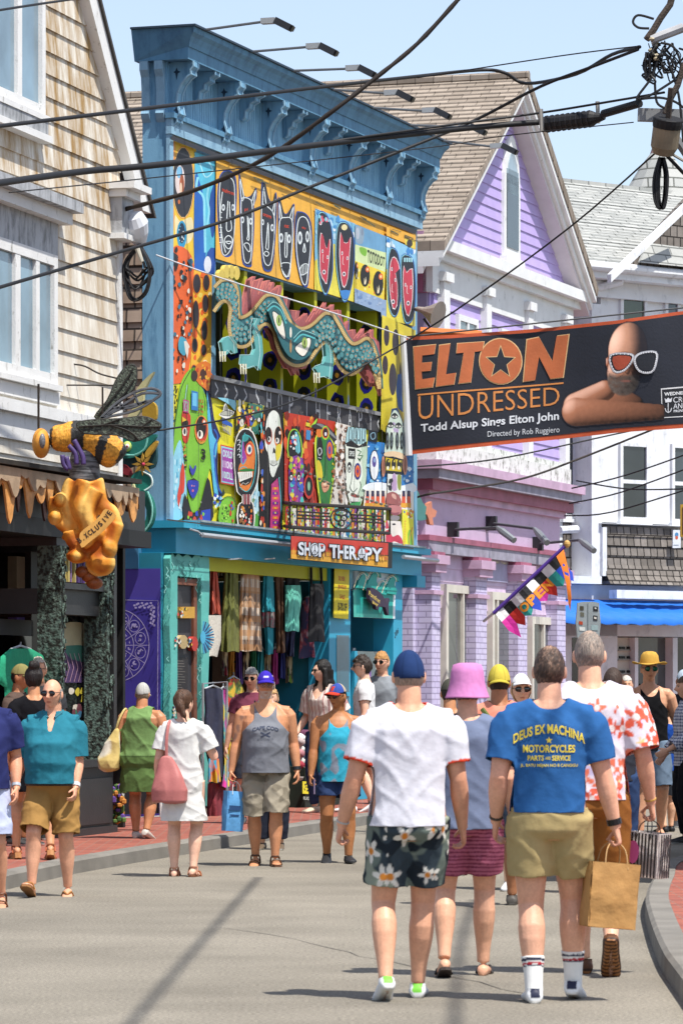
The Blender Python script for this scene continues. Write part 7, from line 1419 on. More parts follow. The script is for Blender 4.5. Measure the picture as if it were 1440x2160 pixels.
p.vol('hair',[('e',(0,-.02,.03),(.090,.108,.112)),('e',(.02,-.105,-.02),(.05,.04,.07)),('t',[(.03,-.11,-.0),(.07,-.11,-.09),(.10,-.10,-.17)],[.035,.03,.012])],'#4a3222',amp=.009);b=MB();b.tube([Vector(q)*p.k for q in((.08,.03,1.70),(.082,-.05,1.715))],.006,mat('#1a1614'),6);P_WHT=p
# ---------------------------------------------------------------- bags
def paper_bag(name,lab,c,ax,w,d,h,col,tilt=0,hm='#c9a878',hx=.06,hh=.11,pat=None,cat='bag',skew=0.0,seed=1,hand=None):
 """open paper carrier: c is the middle of its top edge"""
 o=thing(name,lab,cat,(c[0],c[1],c[2]-h));o.rotation_euler=(R(skew),R(tilt),ax);m=mat(col,.75,.10,14,.35,16);rn=random.Random(seed);WL[o]=Vector((0,0,0));q=MB();N=7;M=9
 def side(a,b):
  g=[]
  for i in range(M+1):
   row=[]
   for j in range(N+1):
    t=j/N;z=h*i/M;tp=1-.10*(1-i/M)*0;v=a.lerp(b,t)*tp;n=noise.noise((v.x*9+seed,v.y*9,z*9));nn=Vector((b-a).yx.to_3d()).normalized()if False else Vector(((b-a).y,-(b-a).x,0)).normalized();row.append(Vector((v.x,v.y,z))+nn*(n*.014+.010*math.sin(math.pi*t)*math.sin(math.pi*i/M)))
   g.append(row)
  return g
 A,B,C_,D=Vector((-w/2,-d/2,0)),Vector((w/2,-d/2,0)),Vector((w/2,d/2,0)),Vector((-w/2,d/2,0))
 for a,b in((A,B),(B,C_),(C_,D),(D,A)):q.grid(side(a,b),m)
 q.poly([A+Vector((0,0,.004)),B+Vector((0,0,.004)),C_+Vector((0,0,.004)),D+Vector((0,0,.004))],m);q.build('paper_body',o,True)
 for sg in(-1,1):
  t=MB();t.tube(spl([(-hx,sg*d/2,h-.03),(-hx*.8,sg*d/2*.6,h+hh*.6),(0,0,h+hh),(hx*.8,sg*d/2*.6,h+hh*.6),(hx,sg*d/2,h-.03)],4,False),.0035,mat(hm,.7),5);t.build('handle',o)
 if pat:pat(o,w,d,h)
 return o
g=P_BLUE.world(P_BLUE.palmc[1]);paper_bag('paper_bag','crumpled brown paper carrier bag held by the blue tee man',(g.x-.03,g.y,g.z-.075),R(14),.25,.15,.33,'#bd8f54',5,'#c29a66',.06,.11)
def strp(o,w,d,h):
 for j in range(9):
  x0=-w/2+(j+.25)*w/9;q=MB();q.box(frame2((0,0,0),(1,0,0),(0,-1,0)),x0,x0+w/18,.004,h-.004,d/2+.012,d/2+.0135,mat('#2a2626',.6));q.build('stripe',o)
  if j<5:q=MB();y0=-d/2+(j+.25)*d/5;q.box(frame2((0,0,0),(0,1,0),(1,0,0)),y0,y0+d/10,.004,h-.004,w/2+.012,w/2+.0135,mat('#2a2626',.6));q.build('stripe',o)
 q=MB();q.prism([(-.055+.04*math.cos(t*.5236),-d/2-.016,h*.55+.065*math.sin(t*.5236))for t in range(12)],(0,-.001,0),mat('#c95a98',.6));q.build('pink_emblem',o)
g=P_FLOR.world(P_FLOR.palmc[1]);paper_bag('striped_bag','black and white striped carrier with pink oval emblem',(g.x-.0,g.y,g.z-.06),R(-38),.20,.11,.25,'#e0d6cf',4,'#1c1c1c',.045,.07,pat=strp)
def bl_(o,w,d,h):q=MB();q.box(frame2((0,0,0),(1,0,0),(0,-1,0)),-.07,.04,h*.52,h*.64,d/2+.013,d/2+.0145,mat('#234a7a',.6));q.box(frame2((0,0,0),(1,0,0),(0,-1,0)),-.06,.03,h*.38,h*.42,d/2+.013,d/2+.0145,mat('#234a7a',.6));q.build('printed_mark',o)
g=P_GREY.world(P_GREY.palmc[1]);paper_bag('blue_bag','sky blue paper carrier bag in the hand of the grey tank man',(g.x-.01,g.y,g.z-.08),R(26),.17,.10,.36,'#5ea0d6',4,'#e8e6e0',.04,.09,pat=bl_,seed=5)
def soft_bag(name,lab,P,prof,strap,col,c2=None,sr=.011,seed=1):
 """slouching bag: prof is a list of (x, y, z, half width, half depth) up its height, in the wearer's frame"""
 mb=MB();mb.rings([ring((x,y,z),hw,hd,hd,24,.7)for x,y,z,hw,hd in prof],None)
 V,Fq,N=remesh(mb,.008,6);V=V+N*(.012*(1-2.4*np.abs(nfield(V,9,9,3.5,seed))))[:,None];o=thing(name,lab,'bag',tuple(P.world(prof[0][:3])));o.rotation_euler=P.root.rotation_euler;inv=(Matrix.Translation(o.location)@Matrix.Rotation(o.rotation_euler.z,4,'Z')).inverted()@P.mw
 L=np.array([tuple(inv@(Vector(v)*P.k))for v in V]);c=np.tile(lc(col),(len(L),1))
 if c2:w=np.clip(nfield(V,9,9,5,3)*3+.3,0,1)[:,None];c=c*(1-w)+lc(c2)*w
 emit('bag_body',L,Fq,c,M_CLOTH if c2 else M_SHOE,o);t=MB();t.tube([inv@(Vector(q)*P.k)for q in spl(strap,4,False)],sr,mat(col,.7,.1),6);WL[o]=Vector((0,0,0));t.build('strap',o);return o
soft_bag('tote_bag','yellow and white cloth tote on the shoulder of the green dress woman',P_GRN,[(-.36,-.12,.76,.05,.05),(-.36,-.12,.79,.115,.08),(-.355,-.12,.88,.125,.085),(-.335,-.12,1.0,.10,.065),(-.30,-.12,1.12,.065,.045),(-.27,-.12,1.22,.028,.025),(-.265,-.12,1.24,.015,.015)],[(-.27,-.12,1.23),(-.235,-.12,1.34),(-.19,-.06,1.455),(-.2,.05,1.42),(-.28,.06,1.15)],'#d8c07a','#ece6d2',.012)
soft_bag('shoulder_bag','dusty pink leather shoulder bag on the white dress woman',P_WHT,[(-.10,-.19,.70,.10,.05),(-.10,-.19,.715,.16,.075),(-.10,-.19,.82,.165,.08),(-.115,-.185,.94,.135,.065),(-.13,-.18,1.06,.085,.04),(-.135,-.175,1.13,.045,.025),(-.135,-.175,1.145,.02,.015)],[(-.135,-.175,1.13),(-.135,-.165,1.30),(-.125,-.10,1.45),(-.13,.02,1.43),(-.2,.05,1.1),(-.2,-.1,.95)],'#b9706c',None,.014,3)
# ---------------------------------------------------------------- banner over the street
BF=frame2((0,53.0,0),(1,0,0),(0,-1,0));T3=(840,640,2.4)
wave=lambda c:Vector((0,-.05*math.sin((c.x*2.1+c.z*.9))-.009*math.sin(c.x*5-c.z*2.2),0))
bn=thing('street_banner','black vinyl show banner with orange hem hung across the street','banner',BF.w(1150,920))
edge_t=[(33,172),(270,160),(525,140),(780,120),(1100,88),(1500,30),(1700,2)];edge_b=[(1700,590),(1500,628),(1100,655),(780,690),(480,720),(62,765)]
a=Art(BF,0);a.T(*T3).fill('#c2542c',edge_t+edge_b);drape(a.mb,wave,.12).build('hem',bn)
a=Art(BF,.005);a.T(*T3).fill('#1b1f2c',[(x,y+17)for x,y in edge_t]+[(x,y-22)for x,y in edge_b]);drape(a.mb,wave,.12).build('cloth',bn,True)
a=Art(BF,.009,.0009);a.T(*T3);CPR,CPL,OR2='#c26a3e','#e8c08a','#d98c4a'
for col,g in((CPL,5),(CPR,0)):
 L=lambda pts,c=col:a.fill(c,[(sum(p[0]for p in pts)/len(pts)+(x-sum(p[0]for p in pts)/len(pts))*(1+g*.010),sum(p[1]for p in pts)/len(pts)+(y-sum(p[1]for p in pts)/len(pts))*(1+g*.007))for x,y in pts])
 L([(76,222),(188,210),(180,258),(120,265),(118,302),(168,298),(162,342),(116,346),(120,385),(182,376),(172,424),(86,434)])
 L([(206,214),(262,206),(240,360),(290,352),(280,410),(190,422)]);L([(298,204),(432,194),(424,240),(384,246),(366,398),(304,406),(330,250),(294,254)])
 a.ell(col,517,292,106+g,114+g,n=30)
 L([(652,182),(712,170),(778,292),(800,165),(860,158),(832,372),(768,380),(712,268),(692,386),(634,394)])
a.fill('#e8c48c',[(517+82*(1 if i%2==0 else .42)*math.sin(i*math.pi/5),298-90*(1 if i%2==0 else .42)*math.cos(i*math.pi/5))for i in range(10)]).fill('#1b1f2c',[(517+74*(1 if i%2==0 else .42)*math.sin(i*math.pi/5),298-82*(1 if i%2==0 else .42)*math.cos(i*math.pi/5))for i in range(10)])
a.d=.009;a.fill(OR2,[(96,460),(835,398),(835,406),(96,468)]).text(OR2,'UNDRESSED',(100,470),(815,420),(815,512),(100,590),-.008)
a.text('#dfe3ea','Todd Alsup Sings Elton John',(112,612),(812,545),(812,600),(112,665),.02).text('#cfd3da','Directed by Rob Ruggiero',(450,648),(815,622),(815,660),(450,685),0)
a.d=.009;a.fill('#e6e6e8',[(1325,432),(1700,398),(1700,560),(1330,582)]).fill('#16181f',[(1330,438),(1700,404),(1700,555),(1334,577)]).text('#eceef0','WEDNESDAY',(1342,452),(1500,440),(1500,456),(1342,470),.03)
for i,t in enumerate(('CROWN','ANCHOR')):a.text('#dfe1e6',t,(1388,476+i*32),(1530,466+i*32),(1530,492+i*32),(1388,504+i*32),0)
a.text('#dfe1e6','PROVINCETOWN',(1390,540),(1530,532),(1530,544),(1390,553),.02).line('#dfe1e6',[(1362,505),(1362,552)],4).line('#dfe1e6',[(1346,532),(1352,548),(1362,554),(1374,547),(1380,530)],4).fill('#dfe1e6',[(1344,480),(1352,488),(1362,478),(1372,487),(1382,476),(1378,500),(1348,503)])
# printed portrait: bald bearded man in jewelled sunglasses leaning on his arm, tones laid down as ink on the vinyl
gx,gz=np.meshgrid(np.arange(815,1345,4.0),np.arange(85,640,4.0));ink=np.tile(np.array(lin('#1b1f2c'))*GAIN,(gx.size,1));X,Y=gx.ravel(),gz.ravel();nn=nfield(np.stack([X,Y,X*0],1),.05,.05,1,2)*.5+nfield(np.stack([X,Y,X*0],1),.16,.16,1,4)*.3
def blob_(cx,cy,rx,ry,rot=0,lx=-.75,ly=-.35,base='#b5785a',edge=.08,amb=.16):
 c,q=math.cos(R(rot)),math.sin(R(rot));dx,dy=X-cx,Y-cy;u,v=(dx*c+dy*q)/rx,(-dx*q+dy*c)/ry;r2=u*u+v*v;nz=np.sqrt(np.clip(1-r2,0,1));nx,ny=u*c-v*q,u*q+v*c
 sh=np.clip(nx*lx+ny*ly+nz*.55,0,1.2);t=np.array(lin(base));col=t*(amb+1.15*sh+.10*nn)[:,None]+(np.clip(sh-.70,0,1)**1.3*1.5)[:,None]*np.array([1,.9,.8]);a_=np.clip((1-r2)/edge,0,1)[:,None];ink[:]=ink*(1-a_)+np.clip(col,0,1)*a_
def limb_(x0,y0,r0,x1,y1,r1,base='#b5785a',amb=.14,fade=0.0):
 L=math.hypot(x1-x0,y1-y0);ux,uy=(x1-x0)/L,(y1-y0)/L;t=np.clip(((X-x0)*ux+(Y-y0)*uy)/L,0,1);r=r0+(r1-r0)*t;dx,dy=(X-x0-ux*t*L)/r,(Y-y0-uy*t*L)/r;r2=dx*dx+dy*dy;nz=np.sqrt(np.clip(1-r2,0,1));sh=np.clip(-.55*dx-.5*dy+.6*nz,0,1.2)*(1-fade*t)
 col=np.array(lin(base))*(amb*(1-fade*t)+1.1*sh+.12*nn)[:,None]+(np.clip(sh-.68,0,1)**1.3*1.5)[:,None]*np.array([1,.9,.8]);a_=np.clip((1-r2)/.10,0,1)[:,None];ink[:]=ink*(1-a_)+np.clip(col,0,1)*a_
limb_(1060,480,90,1180,520,60,amb=.05,fade=.7);limb_(1045,440,52,905,520,72);limb_(900,548,74,1320,552,40,fade=.75)
blob_(1060,302,12,30,-6,base='#a8664a');blob_(1158,235,98,140,6,base='#cf977a',amb=.1);blob_(1138,350,84,108,4,base='#bb8063',amb=.08)
be_=np.clip((1-((X-1136)/84)**2-((Y-385)/88)**2)*5,0,1)*np.clip((Y-335+.30*np.abs(X-1140))/26-1.1,0,1);be_=(be_*np.clip(.92+.5*nn,0,1))[:,None];ink[:]=ink*(1-be_)+np.array(lin('#6a5f58'))*be_*(.22+.75*np.clip((1200-X)/130,0,1)*np.clip(.75+1.6*nn,.2,1.6))[:,None]
mo=(np.exp(-((X-1146)/44)**4-((Y-374-.006*(X-1146)**2)/11)**2)*.8)[:,None];ink[:]=ink*(1-mo)+np.array(lin('#4a4039'))*mo;lp=np.exp(-((X-1148)/24)**4-((Y-394)/5)**2)[:,None]*.8;ink[:]=ink*(1-lp)+np.array(lin('#8a5448'))*lp
blob_(1156,318,20,44,0,base='#b5785a',amb=.1);dk=np.clip((X-1170-.10*(Y-230))/70,0,.85)[:,None]*(Y<470)[:,None]*(np.abs(ink-np.array(lin('#1b1f2c'))*GAIN).sum(1)>.004)[:,None];ink[:]=ink*(1-dk)+np.array(lin('#1b1f2c'))*.7*dk
PV=np.array([tuple(p+wave(p))for p in(BF.w(840+x/2.4,640+y/2.4,.0115)for x,y in zip(X,Y))])-np.array(WL[bn]);nw=gx.shape[1];keep_=np.abs(ink-np.array(lin('#1b1f2c'))*GAIN).sum(1)>.004
Fp=np.array([(i*nw+j,(i+1)*nw+j,(i+1)*nw+j+1,i*nw+j+1)for i in range(gx.shape[0]-1)for j in range(nw-1)]);emit('portrait_print',PV,Fp[keep_[Fp].any(1)],ink*1.0,attr_mat(.6,0,60,.3,.03),bn)
a.d=.0125
for o,c in(([(1070,262),(1175,258),(1182,290),(1140,340),(1088,344)],'#a8482e'),([(1190,285),(1225,252),(1300,248),(1302,300),(1278,350),(1216,345)],'#191c26')):
 a.fill('#20222a',o,3).line('#b9bac2',o,9,True,3);cx=sum(p[0]for p in o)/len(o);cy=sum(p[1]for p in o)/len(o);a.fill(c,[(cx+(x-cx)*.78,cy+(y-cy)*.76)for x,y in o],3)
 for q in spl(o,6):a.ell('#e8e8ec',cx+(q[0]-cx)*.93,cy+(q[1]-cy)*.93,3.4,3.8,n=7)
drape(a.mb,wave,.12).build('print',bn)
mb=MB();k=2.4;bw=lambda x,y,d=0:BF.w(840+x/k,640+y/k,d)
mb.tube([bw(24,165,.02),bw(52,770,.02)],.05,mat('#d6d8dc',.5,.05),8);mb.tube([bw(24,172),bw(1800,-16)],.012,mat('#555',.6)if False else mat('#555555',.6),5);mb.build('hanging_pole',bn)
mb=MB();mb.tube([bw(110,142,-.2),bw(420,160,-.2)],.06,mat('#d8752c',.6,.1),8);mb.build('rolled_hem',bn)
# ---------------------------------------------------------------- OPEN flag
FFR=frame2((0,57.6,0),(1,0,0),(0,-1,0));fl=thing('open_flag','checkered OPEN flag with orange letters on a purple-sleeved pole','flag',FFR.w(1028,1308));mb=MB();fw=lambda x,y,d=0:FFR.w(860+x/4,960+y/4,d)
mb.tube([fw(640,1400,-.5),fw(720,1335)],.022,mat('#d8d8dc',.4),7);mb.tube([fw(720,1335),fw(1322,770)],.028,C('#4a2a8a'),8);mb.ell(fw(1340,750),.05,.05,.06,C('#c9a05a'));mb.build('flag_pole',fl)
fwv=lambda c:Vector((0,.05*math.sin(c.x*9+c.z*4),0));a=Art(FFR,.03,.0008);a.T(860,960,4)
u0,v0=(740,1345),(1312,795);
def fp(t,q):return(u0[0]+(v0[0]-u0[0])*t+q*(50+12*t),u0[1]+(v0[1]-u0[1])*t+q*(62-4*t))
n=9
cols1=['#efefef','#1c1c1e']*5;cols2=['#d42a9c','#d8382c','#2fa39a','#2248c0','#c42a9c','#d8382c','#2fa39a','#2248c0','#e8862a'];
for i in range(n-1):a.fill(cols1[i],[fp(i/n,0),fp((i+1)/n,0),fp((i+1)/n,1),fp(i/n,1)])
for i in range(n-1):
 tl=1.9+(1.0 if i in(0,)else .35*(i%2));a.fill(cols2[i],[fp(i/n,1),fp((i+1)/n,1),fp((i+1)/n,2.25),fp((i+.5)/n,tl+.75),fp(i/n,2.2)])
a.fill('#ea7f1e',[fp((n-1)/n,0),fp(1,0),(1360,1000),(1376,1200),(1366,1318),(1350,1250),(1330,1080),(1290,940)])
for i,c in enumerate('OPEN'):
 t=(i+2.05)/n;A,B,D=fp(t,1.0),fp(t+.105,.95),fp(t,2.0);E2=(B[0]+D[0]-A[0],B[1]+D[1]-A[1]);a.text('#f29a2c',c,A,B,E2,D,.05)
drape(a.mb,fwv,.12).build('cloth',fl)
# ---------------------------------------------------------------- floodlights on the cornice and lamps of the pink shop
LG,LDK=mat('#b9bcbc',.45,.06,metal=.2),mat('#3a3c40',.4,.1)
wds=('first','second','third','fourth','fifth','sixth','last')
for i,(x,y)in enumerate(((553,46),(648,99),(731,145),(812,197),(892,234),(968,268),(1035,309))):
 d=1.12;e=S.w(x,y,d);s_=(e-S.o).dot(S.u);r=S.p(min(s_,9.6),9.2,.38);o=thing('flood_lamp',f'{wds[i]} grey floodlight on a thin arm along the blue cornice, counted from the left','lamp',r,'floodlights along the cornice')
 m=MB();m.tube([r,e],.016,mat('#6a6e72',.5,.1),6);m.build('arm',o);v=S.n;q=e+v*.16
 m=MB();rot=Matrix((S.u,v,UP)).transposed();m.cube(e+v*.08+UP*.005,.09,.17,.065,LG,rot);m.build('housing',o)
 m=MB();r2=rot@Matrix.Rotation(R(-28),3,'X');m.cube(e+v*.26-UP*.045,.12,.21,.08,LDK,r2);m.cube(e+v*.366-UP*.098,.09,.02,.06,mat('#17181a',.3),r2);m.build('lamp_head',o)
for i,((x0,y0),(x1,y1),(x2,y2))in enumerate((((955,1117),(1048,1113),(1084,1140)),((1036,1104),(1126,1115),(1153,1145)),((1134,1147),(1222,1139),(1252,1162)))):
 o=thing('wall_lamp',f'{wds[i]} grey arm lamp on the pink shop front, counted from the left','lamp',P_.w(x0,y0,-.1),'arm lamps on the pink shop front');A,B=P_.w(x0,y0,-.12),P_.w(x1,y1,.75);D=P_.w(x2,y2,1.05)
 m=MB();m.cube(A,.1,.16,.22,mat('#2a2b30',.5),Matrix((P_.u,P_.n,UP)).transposed());m.build('wall_plate',o);m=MB();m.tube([A,B],.022,mat('#54585c',.5),6);m.build('arm',o);m=MB();m.tube([B,B.lerp(D,.3),D],[.03,.055,.05],mat('#8d9398',.4,.1,metal=.4),8);m.build('lamp_head',o)
# ---------------------------------------------------------------- overhead wires
WB=mat('#17171a',.6,.1);WBR=mat('#2e2621',.7,.2)
def wire(name,lab,pts,r,m=WB,cat='cable',sm=5,bump=0):
 P=[at(x,y,Y)for x,y,Y in pts];P=spl(P,sm,False)if len(P)>2 else P;mb=MB();rr=[r*(1+bump*math.sin(i*2.3))for i in range(len(P))];mb.tube(P,rr,m,7);return tag(mb.build(name,None,True),lab,cat)
wire('utility_cable','thin dark cable crossing the top left window of the cream house',[(-80,34,34),(60,12,36),(170,-4,38)],.012)
wire('utility_cable','long cable from left edge over the blue cornice to the pole hardware',[(-80,275,34),(0,266,35),(330,226,38),(640,188,41),(880,161,43),(1010,148,44),(1062,153,44),(1110,176,44),(1215,156,42),(1290,115,41),(1348,99,40)],.020)
wire('utility_cable','thin messenger wire above the ridge of the brown roof',[(880,164,43),(1180,118,41),(1340,98,40)],.007)
wire('utility_cable','thickest black cable crossing the mural and ending in the splice case',[(-80,396,33),(0,386,34),(175,362,36),(350,346,37),(700,302,39.5),(1000,269,41),(1138,258,41.2)],.032,sm=6)
wire('utility_cable','messenger wire running just over the black splice case',[(700,298,39.5),(960,262,40.8),(1140,238,41.2),(1300,212,40.5),(1400,195,40)],.013)
wire('utility_cable','twisted brown cable falling steeply from the top to the cream house corner',[(1010,-50,40),(965,0,40),(880,92,40),(790,166,40),(690,243,40),(560,334,40.3),(420,398,40.8),(315,428,41),(262,442,41.3)],.024,WBR,bump=.12)
wire('utility_cable','cable rising from the left edge across the mural heads to the pole',[(-80,630,34),(0,606,35),(250,532,37.5),(480,464,39),(640,400,40),(860,312,41),(1000,254,41.5),(1140,182,41),(1250,140,40.5),(1345,104,40)],.017)
wire('utility_cable','very thin wire below the thick cable over the mural',[(20,406,34),(350,372,37),(900,312,41),(1060,287,41.3),(1335,258,40)],.006)
wire('utility_cable','drop wire from the bee wing over the mural up to the grey can',[(335,908,40),(500,880,41),(640,838,42),(800,752,43),(960,655,43),(1200,480,42),(1382,322,40)],.010)
wire('utility_cable','white string stretched across the dragon to the banner pole',[(330,538,44.6),(470,588,45.8),(640,640,48),(800,692,51),(868,716,52.6)],.009,mat('#d8dade',.6))
wire('utility_cable','low cable from the dragon tail past the pink cornice to the banner',[(868,1052,55),(905,1042,54),(960,1034,55),(1100,1010,57),(1220,968,58),(1390,900,58),(1480,860,58)],.016,WBR)
for i,(p,lab)in enumerate((([(870,985,55),(1050,968,57),(1300,915,58),(1480,878,58)],'thin wire just under the banner hem'),([(1205,1030,62),(1320,1002,61),(1480,946,60)],'wire crossing the top of the white bay window'),([(1215,1014,62),(1330,1032,61),(1480,1030,60)],'sagging wire across the middle of the white bay window'),([(1200,1062,62),(1310,1038,61),(1480,976,60)],'wire rising across the lower sash of the white bay window'),([(1190,1088,62),(1290,1080,61),(1480,1022,60)],'lowest wire in front of the white bay window'))):wire('utility_cable',lab,p,.012)
wire('guy_wire','iron wire holding the bee sculpture to the cream house',[(100,768,40),(170,770,40),(215,790,40),(285,806,40)],.009,WBR);wire('guy_wire','straight rusty rod above the bee sculpture',[(30,812,39.6),(290,813,40)],.008,WBR)
wire('overhead_cable','thick cable high above the road whose shadow runs along the asphalt',[(720+2.15/12*F,HY-8.2/12*F,12),(720+2.3/20*F,HY-8.2/20*F,20),(720+2.5/29.5*F,HY-8.2/29.5*F,29.5)],.026);wire('overhead_cable','second thick cable high above the right half of the road',[(720+3.6/11*F,HY-8.2/11*F,11),(720+3.9/20*F,HY-8.2/20*F,20),(720+4.2/26*F,HY-8.2/26*F,26)],.026)
# splice cases, pole, cable tangle and can
cs=thing('splice_case','black ribbed cable splice case on the wire left of the pole','splice case',at(1200,272,41));A,B=at(1145,263,41.2),at(1256,249,40.9);ax=(B-A).normalized();m=MB()
m.tube([A,A.lerp(B,.04),A.lerp(B,.92),B,B+ax*.1],[.05,.085,.085,.06,.03],WB,12);m.build('case',cs);m=MB()
for i in range(9):q=A.lerp(B,.08+i*.1);m.tube([q-ax*.008,q+ax*.008],.093,mat('#2a2a2e',.5),12)
m.build('ribs',cs);m=MB();m.tube([at(1272,240,40.8),at(1348,218,40.3)],[.045,.045],WB,10);m.build('sleeve',cs);m=MB()
for x,y in((1140,252),(1259,236)):m.tube([at(x,y-22,41),at(x+2,y+24,41)],.022,mat('#a8a49c',.5,.2),6)
m.build('clamp',cs)
pX=3.85;up_=thing('utility_pole','wooden utility pole just past the right edge carrying crossarm and tangle','utility pole',(pX,40.2,.1));m=MB();m.tube([(pX,40.2,.05),(pX,40.2,10.6)],[.17,.13],mat('#5a4a3c',.9,.3,8,.4),14);m.build('pole',up_)
m=MB();GRY=mat('#8a8c8e',.6,.15,5);A,B=at(1346,249,40),at(1500,240,40.1);m.cube((A+B)/2,(B-A).length,.09,.13,GRY,Matrix.Rotation(.03,3,'Y'));m.tube([at(1405,262,40),at(1450,330,40.1)],.05,GRY,6);m.build('crossarm',up_)
m=MB();BR=mat('#4a4038',.8,.3,12,.5);m.tube([at(x,y,40)for x,y in((1425,-40),(1412,10),(1392,38),(1378,62),(1362,84))],.035,BR,8);m.tube([at(x,y,39.9)for x,y in((1470,90),(1440,140),(1428,180),(1412,210),(1402,240))],.032,BR,8);m.tube([at(1372,84,40),at(1440,58,40)],.05,mat('#b9babc',.4,.1),8);m.build('conduit',up_)
m=MB();INS=mat('#b0a488',.4,.2,20);rn=random.Random(6)
for i in range(16):m.ell(at(rn.uniform(1362,1388),rn.uniform(78,125),40+rn.uniform(-.1,.1)),.03,.03,.022,INS,8)
m.build('insulator',up_);m=MB();rn=random.Random(11)
for i in range(26):
 x,y=rn.uniform(1362,1420),rn.uniform(90,130);P=[(x,y)];tx_=rn.uniform(-1,1)
 for j in range(5):P.append((P[-1][0]+rn.uniform(-16,22),P[-1][1]+rn.uniform(4,26)*(1 if j<3 else-1)))
 m.tube(spl([at(a_,b_,40+rn.uniform(-.15,.15))for a_,b_ in P],4,False),rn.choice([.006,.008,.012]),WB,5)
for c in([(1378,40),(1345,32),(1334,46),(1345,58),(1368,60)],[(1362,110),(1360,150),(1362,168),(1370,150),(1366,110)],[(1385,130),(1372,165),(1342,208),(1372,200),(1420,170)],[(1340,210),(1390,206),(1425,216),(1450,236)],[(1392,90),(1420,100),(1435,140),(1425,190)],[(1405,120),(1430,200),(1440,300)],[(1380,175),(1384,215),(1400,228)]):m.tube(spl([at(a_,b_,39.9)for a_,b_ in c],5,False),.013,WB,6)
m.build('cable_tangle',up_)
m=MB();TANC=mat('#8a7c66',.6,.2,6);c=at(1397,330,39.8);axc=Vector((.12,-.35,1)).normalized();m.lathe(c,[(.02,0),(.10,.02),(.14,.10),(.145,.38)],TANC,18,axc);m.build('can',up_);m=MB();m.lathe(c+axc*.381,[(.02,0),(.138,.0),(.138,.008),(.02,.008)],WB,18,axc);m.lathe(c+axc*.30,[(.148,0),(.155,.05),(.155,.09),(.148,.1)],WB,18,axc);m.tube([c+axc*.39,c+axc*.39+Vector((.02,-.1,.3))],.03,BR,6);m.build('can_rim',up_)
m=MB()
for dx,w_ in((0,9),(3,6),(-2,12),(5,10)):m.tube(spl([at(1392+dx+q,b_,39.8)for q,b_ in((0,332),(-w_,375),(-w_*.9,420),(0,440),(w_*.7,420),(w_,370),(2,332))],5,False),.014,WB,6)
m.build('cable_loop',up_);m=MB();m.tube([at(1402,325,39.8),at(1440,365,40),at(1480,400,40)],.02,WB,6);m.tube([at(1404,318,39.8),at(1480,362,40)],.016,mat('#a8a69c',.6),6);m.build('service_drop',up_)
# service cable loops at the corner of the cream house
sv=thing('cable_loops','coiled black service cables hanging under a white cone at the house corner','cables',at(288,620,41.6));m=MB();q=at(286,490,41.6);m.lathe(at(296,512,41.6),[(.02,-.06),(.06,-.02),(.12,.10),(.15,.22),(.12,.32),(.03,.35)],mat('#dfe3ea',.35,.04),16,Vector((-.25,-.5,.85)).normalized());m.build('cone',sv);m=MB();rn=random.Random(3)
for i in range(9):w_=rn.uniform(14,30);y1=rn.uniform(580,635);x_=288+rn.uniform(-4,6);m.tube(spl([at(a_,b_,41.5+rn.uniform(-.05,.05))for a_,b_ in((x_,520),(x_-w_,560),(x_-w_*.7,y1-12),(x_,y1),(x_+w_*.8,y1-20),(x_+w_,565),(x_+4,515))],4,False),.012,WB,6)
m.build('loops',sv);m=MB();m.tube([at(288,520,41.4),at(300,552,41.4)],[.03,.02],mat('#c9c4b4',.5),7);m.build('clamp',sv)
# horn speaker on the corner of the mural
hn=thing('horn_speaker','grey horn loudspeaker at the corner of the false front','loudspeaker',S.w(905,690,.1));m=MB();c=at(893,655,53.6);m.lathe(c,[(.03,-.1),(.05,0),(.09,.08),(.19,.22),(.20,.24)],mat('#9a948c',.5,.1),14,Vector((.8,-.45,-.3)).normalized());m.build('horn',hn);m=MB();m.tube([c,at(876,652,53.8)],.03,mat('#8a8680',.5),6);m.tube([at(893,672,53.6),at(906,690,53.6),at(898,694,53.6)],.02,WB,5);m.build('bracket',hn)
# ---------------------------------------------------------------- bee sculpture
YB=36.9;K3=3.0;bp_=lambda x,y,d=0.0:at(x/K3,750+y/K3,YB-d)
be=thing('bee_sculpture','giant striped bee holding a jar of dripping honey above the shop','sculpture',bp_(540,1450));be0=WL[be];m=MB();u_=YB/F/K3
m.tube(spl([bp_(318,520),bp_(360,520),bp_(430,522),bp_(490,500),bp_(560,510),bp_(640,565),bp_(700,610),bp_(750,640),bp_(768,655)],3,False),[v*u_ for v in np.interp(np.linspace(0,1,25),[0,.1,.3,.42,.52,.68,.8,.93,1],[45,80,97,88,105,108,98,70,30]).tolist()],None,18);V,Fq,N=remesh(m,.012,2);X=(V[:,0]/YB*F+720)*K3;Z=(HY-(V[:,2]-EYE)/YB*F-750)*K3;tt=X+.35*(Z-520)*np.clip((X-480)/100,0,1)+14*nfield(V,30,30,30,1);c=np.tile(lc('#e0a13a'),(len(V),1));c*=(1+.5*nfield(V,26,26,50,4))[:,None]
for a_,b_ in((300,335),(460,540),(640,700),(795,900)):c[(tt>a_)&(tt<b_)]=lc('#2a2c2e')
emit('body',V+N*(.006*nfield(V,60,60,60,2))[:,None]-np.array(be0),Fq,c,M_HAIR,be)
m=MB();m.ell(bp_(262,555),58*u_,.16,96*u_,mat('#dd9a3c',.6,.25,6),18);hd=m.build('head',be,True);m=MB();m.ell(bp_(270,540,.15),20*u_,.04,48*u_,mat('#77787c',.4,.4,60),14);m.build('eye',hd,True)
NET=mat('#5f6a5c',.7,.5,40,.8,60,c2='#2c2f2a');VN=mat('#2b2a26',.6)
